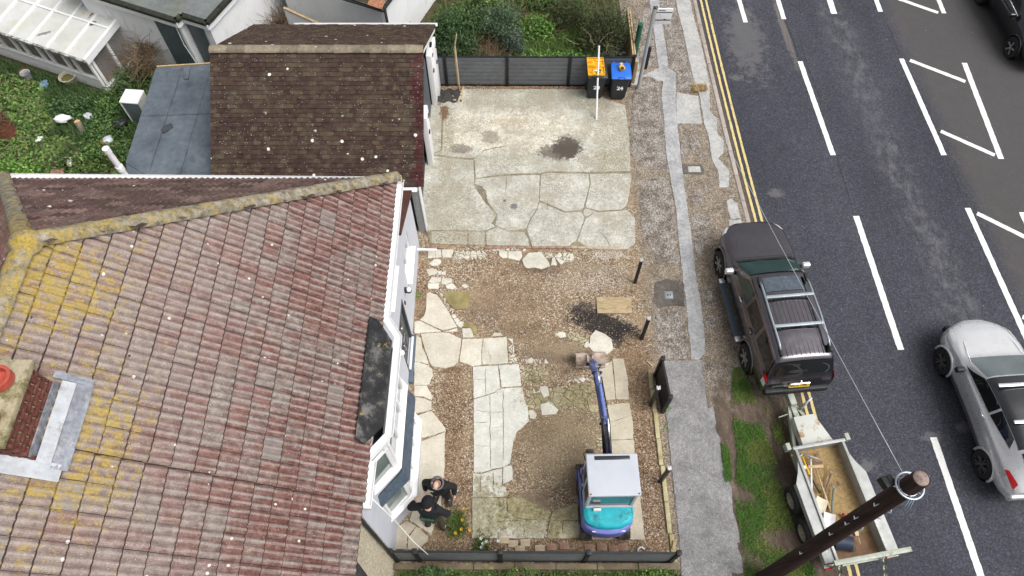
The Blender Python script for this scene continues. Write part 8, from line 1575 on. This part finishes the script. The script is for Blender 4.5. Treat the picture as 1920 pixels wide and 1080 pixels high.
shrub('dark green leafy shrub behind the left end of the fence', (-1.7, 17.65, .45), (.65, .55, .75), 8000, .085, GRN2 + GG[:2], 31); shrub('tall dark shrub at the top edge beside the far white house', (-1.9, 18.7, .6), (.75, .7, .8), 8000, .085, GRN2, 32); shrub('grey green shrub with narrow leaves at the top centre', (-.45, 18.95, .6), (.75, .6, .7), 8000, .075, [(.105, .165, .09), (.135, .20, .115), (.075, .125, .065)], 33, asp=.28); shrub('small grey green shrub close behind the fence centre', (.1, 18.2, .5), (.35, .45, .55), 2500, .07, [(.09, .13, .09), (.12, .165, .12)], 34, asp=.3)
shrub('large feathery olive shrub with bare branches at the footway corner', (2.95, 18.45, .75), (.85, .75, .85), 22000, .055, [(.055, .075, .028), (.075, .10, .034), (.04, .06, .022), (.10, .11, .05)], 35, .3, asp=.35, clumps=46); shrub('feathery olive shrub at the top edge left of the footway corner', (1.95, 19.3, .6), (.7, .6, .7), 12000, .055, [(.055, .075, .028), (.075, .10, .034), (.10, .11, .05)], 36, .3, asp=.35, clumps=36)
twigs('bare_branches', 'bare pale branches in front of the olive shrub', (2.75, 17.85, .75), 22, (.28, .12), .8, [(.30, .24, .16), (.22, .17, .11)], 14, 'branches', .009, .9)
twigs('dead_brambles', 'mass of dry brown brambles behind the fence centre left', (-.75, 17.75, .15), 520, (.38, .45), .8, DRY + [(.24, .18, .11)], 15, 'brambles', .006, .8); twigs('dead_brambles', 'dry brown bramble stems further back at the top centre', (.55, 19.2, .3), 260, (.4, .35), .9, DRY, 16, 'brambles', .006, .8)
PL = [(-2.6, 17.0), (3.55, 17.0), (3.55, 22), (-2.6, 22)]
X, Y = scatter([(.0, 17.1), (2.9, 17.1), (2.6, 19.0), (2.2, 22), (.3, 22), (.2, 18.6)], 16000, 41); stuff(blades('long_grass', X, Y, np.zeros_like(X), .32, .017, GRNB + GRN1, 5, lean=.9)); X, Y = scatter([(.2, 16.95), (2.55, 16.95), (2.35, 17.75), (.5, 17.5)], 4500, 42); stuff(leaves('leafy_weeds', np.stack([X, Y, (.1 + .4 * hum(X, Y, 1.2, 3)) * np.random.default_rng(6).uniform(.4, 1, len(X))], 1), .11, GRNB, .7, 7, asp=.8))
X, Y = scatter(PL, 9000, 43); stuff(blades('rough_grass', X, Y, np.zeros_like(X), .22, .017, GRN1 + DRY, 6, lean=.9))
# verge grass
VG = [GS([(1372, 690), (1388, 688), (1412, 740), (1428, 800), (1452, 860), (1462, 915), (1474, 950), (1496, 1020), (1540, 1090), (1580, 1180), (1410, 1200), (1396, 1080), (1388, 1000), (1376, 940), (1382, 860), (1375, 800), (1372, 740)]), GS([(1352, 830), (1366, 845), (1372, 905), (1358, 905)]), GS([(1440, 775), (1462, 790), (1470, 830), (1455, 835)])]
XS = []; YS_ = []
for q, n in zip(VG, (42000, 1400, 700)): X, Y = scatter(q, n, 50 + n); XS.append(X); YS_.append(Y)
X, Y = np.concatenate(XS), np.concatenate(YS_); kk = hum(X, Y, 1.7, 8) + np.random.default_rng(1).uniform(-.25, .25, len(X)) > .38; X, Y = X[kk], Y[kk]; yl = hum(X, Y, 1.1, 4) > .62
stuff(blades('verge_grass', X[~yl], Y[~yl], np.full((~yl).sum(), .02), .055, .012, [(.085, .19, .03), (.11, .24, .045), (.06, .14, .025), (.15, .27, .06)], 8, lean=.9)); stuff(blades('verge_grass', X[yl], Y[yl], np.full(yl.sum(), .02), .055, .012, [(.19, .26, .06), (.24, .29, .08), (.13, .22, .045)], 9, lean=.9))
X, Y = scatter(GS([(1395, 700), (1480, 740), (1490, 860), (1460, 850), (1430, 780)]), 500, 77); stuff(blades('sparse_grass', X, Y, np.full(len(X), .0), .05, .012, [(.09, .15, .03), (.16, .16, .06)], 10, lean=.9))
# neighbour garden strip at the bottom
X, Y = scatter([(-2.45, 1.5), (3.6, 1.5), (3.6, 2.24), (-2.45, 2.24)], 12000, 61); stuff(blades('neighbour_grass', X, Y, np.zeros_like(X), .22, .016, GRN1, 11, lean=.9)); X, Y = scatter([(-2.45, 1.5), (3.6, 1.5), (3.6, 2.22), (-2.45, 2.22)], 8000, 62); stuff(leaves('neighbour_weeds', np.stack([X, Y, (.05 + .4 * hum(X, Y, 1.4, 5)) * np.random.default_rng(7).uniform(.3, 1, len(X))], 1), .06, GRN1 + GRN2, .5, 12))
shrub('bright green shrub at the right end of the low bottom wall', (3.0, 2.0, .2), (.55, .25, .35), 1800, .06, GRNB, 63, .5, clumps=18); shrub('dark sprawling weed growing over the bottom fence at left', (-1.6, 2.2, .5), (.4, .12, .55), 900, .055, GRN2, 64, .4, clumps=14); shrub('thin weed growing against the bottom fence centre', (.3, 2.2, .4), (.35, .1, .5), 500, .05, GRN1, 65, .4, clumps=10)
# daffodils, snowdrop clump, straw tuft, seedlings
def flowers(label, c, pts, col, seed, n=420, pal=GRN1, name='flower_clump', h=.24):
    t = thing(name, label, 'flowers', (c.x, c.y, 0)); g = np.random.default_rng(seed); o = blades('leaves', g.normal(0, .09, n), g.normal(0, .13, n), np.zeros(n), h, .014, pal, seed, t, .8)
    for p in pts:
        q = p - c; q.z = h * .9; MB().tube([Vector((q.x * .5, q.y * .5, 0)), Vector((q.x * .9, q.y * .9, h * .6)), q], .006, 5).obj('stem', simple('stem_green', (.07, .15, .03), .6), t); m = MB(); 
        for k in range(6): a = k * math.pi / 3; m.add([q, q + Vector((.03 * math.cos(a - .4), .03 * math.sin(a - .4), .01)), q + Vector((.045 * math.cos(a), .045 * math.sin(a), .0)), q + Vector((.03 * math.cos(a + .4), .03 * math.sin(a + .4), .01))], [(0, 1, 2, 3)])
        m.obj('petals', col, t); MB().lathe([(.022, 0), (.03, .035), (.026, .035), (.015, .005)], q, 8).obj('trumpet', col, t)
M_DAF = simple('daffodil_yellow', (.66, .42, .03), .6); flowers('clump of yellow daffodils on the soil by the path', G(857, 985), [G(871, 958), G(868, 979), G(866, 996), G(882, 998), G(855, 1003)], M_DAF, 5); flowers('clump of small white flowers by the bottom fence', G(903, 1026), [G(902, 1012), G(934, 1017), G(906, 1022), G(912, 1018), G(903, 1029)], simple('petal_white', (.75, .76, .74), .5), 6, 300, h=.18)
X, Y = scatter(GS([(1296, 160), (1322, 160), (1325, 172), (1300, 175)]), 700, 71); tag(blades('straw_tuft', X, Y, np.full(len(X), .01), .09, .012, [(.50, .36, .16), (.42, .29, .12), (.58, .45, .24)], 12, lean=1.0), 'straw coloured tuft of dead grass above the grey square patch', 'grass tuft')
for (px, n, s) in (((783, 552), 60, .05), ((1252, 767), 50, .05), ((1250, 800), 30, .04), ((826, 180), 50, .06)):
    X, Y = g.normal(0, s, n) + G(*px).x, g.normal(0, s, n) + G(*px).y; stuff(leaves('seedlings', np.stack([X, Y, np.full(n, .03)], 1), .035, GRNB, .7, n))
# ================================================================== GARDEN CLUTTER
M_RUST = simple('rusty_iron', (.17, .065, .038), .85, .2, var=.35, ns=9, dirt=(.09, .04, .03), dirtamt=.5, bump=.6); dm = thing('oil_drum', 'rusty open oil drum full of twigs in the back garden', 'drum', (-15.1, 14.55, 0)); m = MB(); m.lathe([(.29, 0), (.29, .28), (.305, .29), (.29, .30), (.29, .58), (.305, .59), (.29, .60), (.29, .86), (.30, .875), (.28, .87), (.275, .4), (0, .38)], (0, 0, 0), 24); m.obj('drum', M_RUST, dm, smooth=True, auto=40)
m = MB(); r_ = random.Random(3)
for i in range(30): a = r_.uniform(0, 6.28); m.tube([(r_.uniform(-.15, .15), r_.uniform(-.15, .15), .42), (.24 * math.cos(a), .24 * math.sin(a), r_.uniform(.75, 1.05)), (.5 * math.cos(a), .5 * math.sin(a), r_.uniform(.7, 1.1))], [.008, .006, .003], 4, False, (.22, .17, .12))
m.obj('twigs', M_TWIG, dm)
fr_ = thing('cabinet', 'white topped metal cabinet standing in weeds beside the felt roof', 'cabinet', (-11.25, 15.35, 0), R(-6)); MB().box((0, 0, .46), (.52, .50, .92)).obj('body', simple('cabinet_grey', (.13, .155, .165), .4, .2), fr_, bevel=.01); MB().box((0, 0, .94), (.56, .54, .05)).obj('top', M_UPVC, fr_, bevel=.012); MB().box((.275, 0, .47), (.015, .5, .9)).obj('side_panel', simple('cabinet_side', (.45, .45, .42), .6, var=.2, ns=10), fr_); MB().box((-.262, -.26, .46), (.03, .02, .92)).obj('corner_strip', M_UPVC, fr_)
def lump(label, name, cat, px, sz, mat, seed, z=.25):
    rr = random.Random(seed); m = MB(); n = 12; rows = []
    for a in range(-30, 91, 20): rows.append([Vector((sz[0] * math.cos(R(a)) * math.cos(2 * math.pi * k / n), sz[1] * math.cos(R(a)) * math.sin(2 * math.pi * k / n), sz[2] * math.sin(R(a)))) * rr.uniform(.75, 1.2) for k in range(n)])
    m.grid(rows, close=True); o = m.obj(name, mat, smooth=True); o.location = G(*px, z); o.rotation_euler.z = rr.uniform(0, 3); return tag(o, label, cat)
M_PLW = simple('plastic_white', (.78, .78, .79), .4, var=.05); M_PLB = simple('plastic_black', (.02, .02, .025), .35, var=.3, ns=12); M_PLC = simple('plastic_clear', (.50, .54, .57), .3, var=.2, ns=14)
lump('crumpled white sheet lying on the weeds', 'plastic_sheet', 'sheet', (117, 222), (.15, .28, .08), M_PLW, 1, .3); lump('small white bag left of the weeds below the drum', 'plastic_bag', 'bag', (75, 263), (.15, .14, .12), M_PLW, 2, .15); lump('black plastic bag on the weeds beside the felt roof', 'plastic_bag', 'bag', (226, 231), (.22, .17, .10), M_PLB, 3, .3); lump('grey plastic bag with orange packet near the felt roof corner', 'plastic_bag', 'bag', (202, 264), (.17, .14, .12), M_PLC, 4, .3); lump('orange packet beside the grey plastic bag', 'packet', 'packet', (193, 269), (.08, .07, .05), simple('packet_orange', (.55, .16, .08), .5, var=.4, ns=30), 5, .32); lump('pale crumpled plastic wrap in the middle of the weeds', 'plastic_wrap', 'plastic wrap', (166, 218), (.19, .12, .06), M_PLC, 6, .25); lump('white rubble sack beside the garage gutter', 'rubble_sack', 'sack', (507, 50), (.35, .25, .3), simple('sack_white', (.70, .69, .68), .8, var=.08), 7, .4); lump('black bin bag beside the white rubble sack', 'plastic_bag', 'bag', (520, 54), (.25, .2, .25), M_PLB, 8, .5); lump('blue plastic scrap by the conservatory', 'plastic_scrap', 'plastic scrap', (82, 158), (.22, .14, .04), simple('plastic_blue', (.20, .33, .48), .4, var=.3, ns=12), 9, .12); lump('white ball of rubbish near the conservatory wall', 'rubbish_ball', 'rubbish', (44, 153), (.07, .07, .07), M_PLW, 10, .1)
shrub('dark ivy clump growing beside the white rubble sack', (-6.75, 18.15, .6), (.22, .18, .35), 500, .08, GRN2, 66, .4, clumps=10)
bt = thing('bottle', 'white plastic bottle lying on the weeds near the house gutter', 'bottle', G(131, 303, .3), R(12)); MB().lathe([(0, 0), (.06, .005), (.065, .03), (.065, .20), (.03, .25), (.025, .29), (0, .29)], (0, -.15, 0), 14, 'y').obj('body', M_PLW, bt, smooth=True, auto=50); MB().lathe([(.03, 0), (.03, .03), (0, .03)], (0, .14, 0), 10, 'y').obj('cap', M_BLACK, bt, smooth=True)
tag(MB().beam(G(22, 280, .2), G(52, 275, .2), .16, .10).obj('timber_offcut', simple('pale_timber', (.50, .42, .20), .8, var=.25, ns=9), bevel=.01), 'pale yellow timber offcut lying at the left edge of the weeds', 'timber'); tag(MB().beam(G(205, 278, .25), G(223, 269, .3), .07, .03).obj('timber_offcut', simple('tan_timber', (.46, .30, .15), .8, var=.25, ns=9), bevel=.005), 'short tan timber piece beside the felt roof corner', 'timber'); tag(MB().beam(G(243, 217, .1), G(258, 211, .12), .16, .05).obj('timber_offcut', simple('pale_timber', (.50, .42, .20)), bevel=.008), 'pale wood piece lying right below the white topped cabinet', 'timber')
tag(MB().beam(G(95, 324, .15), G(120, 321, .15), .22, .04).obj('timber_offcut', simple('pinkish_board', (.33, .20, .13), .8, var=.2), bevel=.005), 'reddish board half hidden behind the house gutter', 'timber')
lg = thing('log', 'cut log with pale end standing in the weeds', 'log', G(158, 246, .0)); MB().tube([(0.05, -.1, .05), (0, 0, .42)], [.10, .09], 12).obj('bark', simple('log_bark', (.24, .20, .15), .95, var=.4, ns=14, bump=.6), lg, smooth=True, auto=40); MB().lathe([(0, .012), (.06, .012), (.088, 0)], (0, 0, .42), 12).obj('cut_end', simple('log_end', (.55, .36, .17), .8, var=.3, ns=40), lg)
pt_ = thing('planter', 'round stone planter with moss beside the conservatory', 'planter', G(135, 156, 0)); MB().lathe([(.16, 0), (.24, .26), (.27, .30), (.23, .30), (.20, .22), (0, .22)], (0, 0, 0), 20).obj('bowl', simple('planter_stone', (.50, .47, .36), .9, var=.25, ns=10, dirt=(.14, .13, .06), dirtamt=.6), pt_, smooth=True, auto=40); MB().lathe([(.21, .23), (.12, .27), (0, .27)], (0, 0, 0), 12).obj('moss', simple('planter_moss', (.15, .14, .05), .95, var=.4, ns=20), pt_)
bk_ = thing('bucket', 'grey bucket standing at the conservatory wall', 'bucket', G(57, 150, 0)); MB().lathe([(.11, 0), (.15, .30), (.16, .31), (.14, .30), (.10, .05), (0, .05)], (0, 0, 0), 16).obj('pail', simple('bucket_grey', (.42, .43, .45), .5, var=.15), bk_, smooth=True, auto=40); MB().tube([(-.15, 0, .3), (-.1, -.1, .36), (.1, -.1, .36), (.15, 0, .3)], .006, 5).obj('handle', M_IRON, bk_)
rp2 = thing('plant_pot', 'small red plant pot left of the grey bucket', 'plant pot', G(48, 140, 0)); MB().lathe([(.07, 0), (.10, .16), (.115, .17), (.09, .17), (.06, .04), (0, .04)], (0, 0, 0), 14).obj('pot', simple('pot_red', (.42, .06, .035), .6), rp2, smooth=True, auto=40)
for (px, sz, col, lb, zz) in (((315, 61), (.42, .36, .12), (.50, .51, .52), 'pale grey plastic crate on the ivy by the dark door', .45), ((322, 82), (.36, .30, .12), (.16, .17, .18), 'dark grey plastic crate below the pale crate', .30)):
    t = thing('crate', lb, 'crate', G(*px, zz), R(-35)); MB().box((0, 0, 0), sz).obj('shell', simple('crate_%d' % int(col[0] * 100), col, .5, var=.1), t, bevel=.01)
    for dx in (-.1, .08): MB().box((dx, -.02, sz[2] / 2 + .002), (.06, .16, .006)).obj('vent', M_GREYT, t)
tag(MB().beam(G(398, 53, .0) + Vector((0, 0, .0)), G(386, 113, 0) + Vector((.05, -.6, 1.4)), .06, .05).obj('timber_plank', M_TIM, bevel=.004), 'timber plank leaning against the annexe wall beside the garage', 'plank')
for i, px in enumerate(((1131, 82), (1136, 92), (1150, 90), (1158, 86), (1148, 76), (1143, 98))): pass
pebbles('rubble', [GS([(1126, 70), (1165, 68), (1172, 106), (1120, 106)], z=0)], 260, .02, .09, [(.06, .055, .05), (.55, .55, .54), (.35, .34, .32), (.10, .09, .08), (.68, .68, .67)], .01, plot, 9, .1)
pm = thing('plastic_pipe_bend', 'small white pipe bend on soil at the bottom fence right', 'pipe', G(1202, 1033, .03)); MB().tube([(-.08, -.03, 0), (-.06, .05, .01), (.02, .08, .01), (.08, .03, 0)], .022, 8).obj('bend', M_UPVC, pm, smooth=True)
tag(MB().beam(G(1265, 1015, .05), G(1262, 1030, .05), .07, .12).obj('timber_block', M_TIM, bevel=.006), 'pale timber block beside the end post of the bottom fence', 'timber'); tag(MB().beam(G(1212, 676, .03), G(1224, 687, .04), .03, .02).obj('timber_offcut', M_TIM), 'thin pale splinter of wood by the short dark fence panel', 'timber')
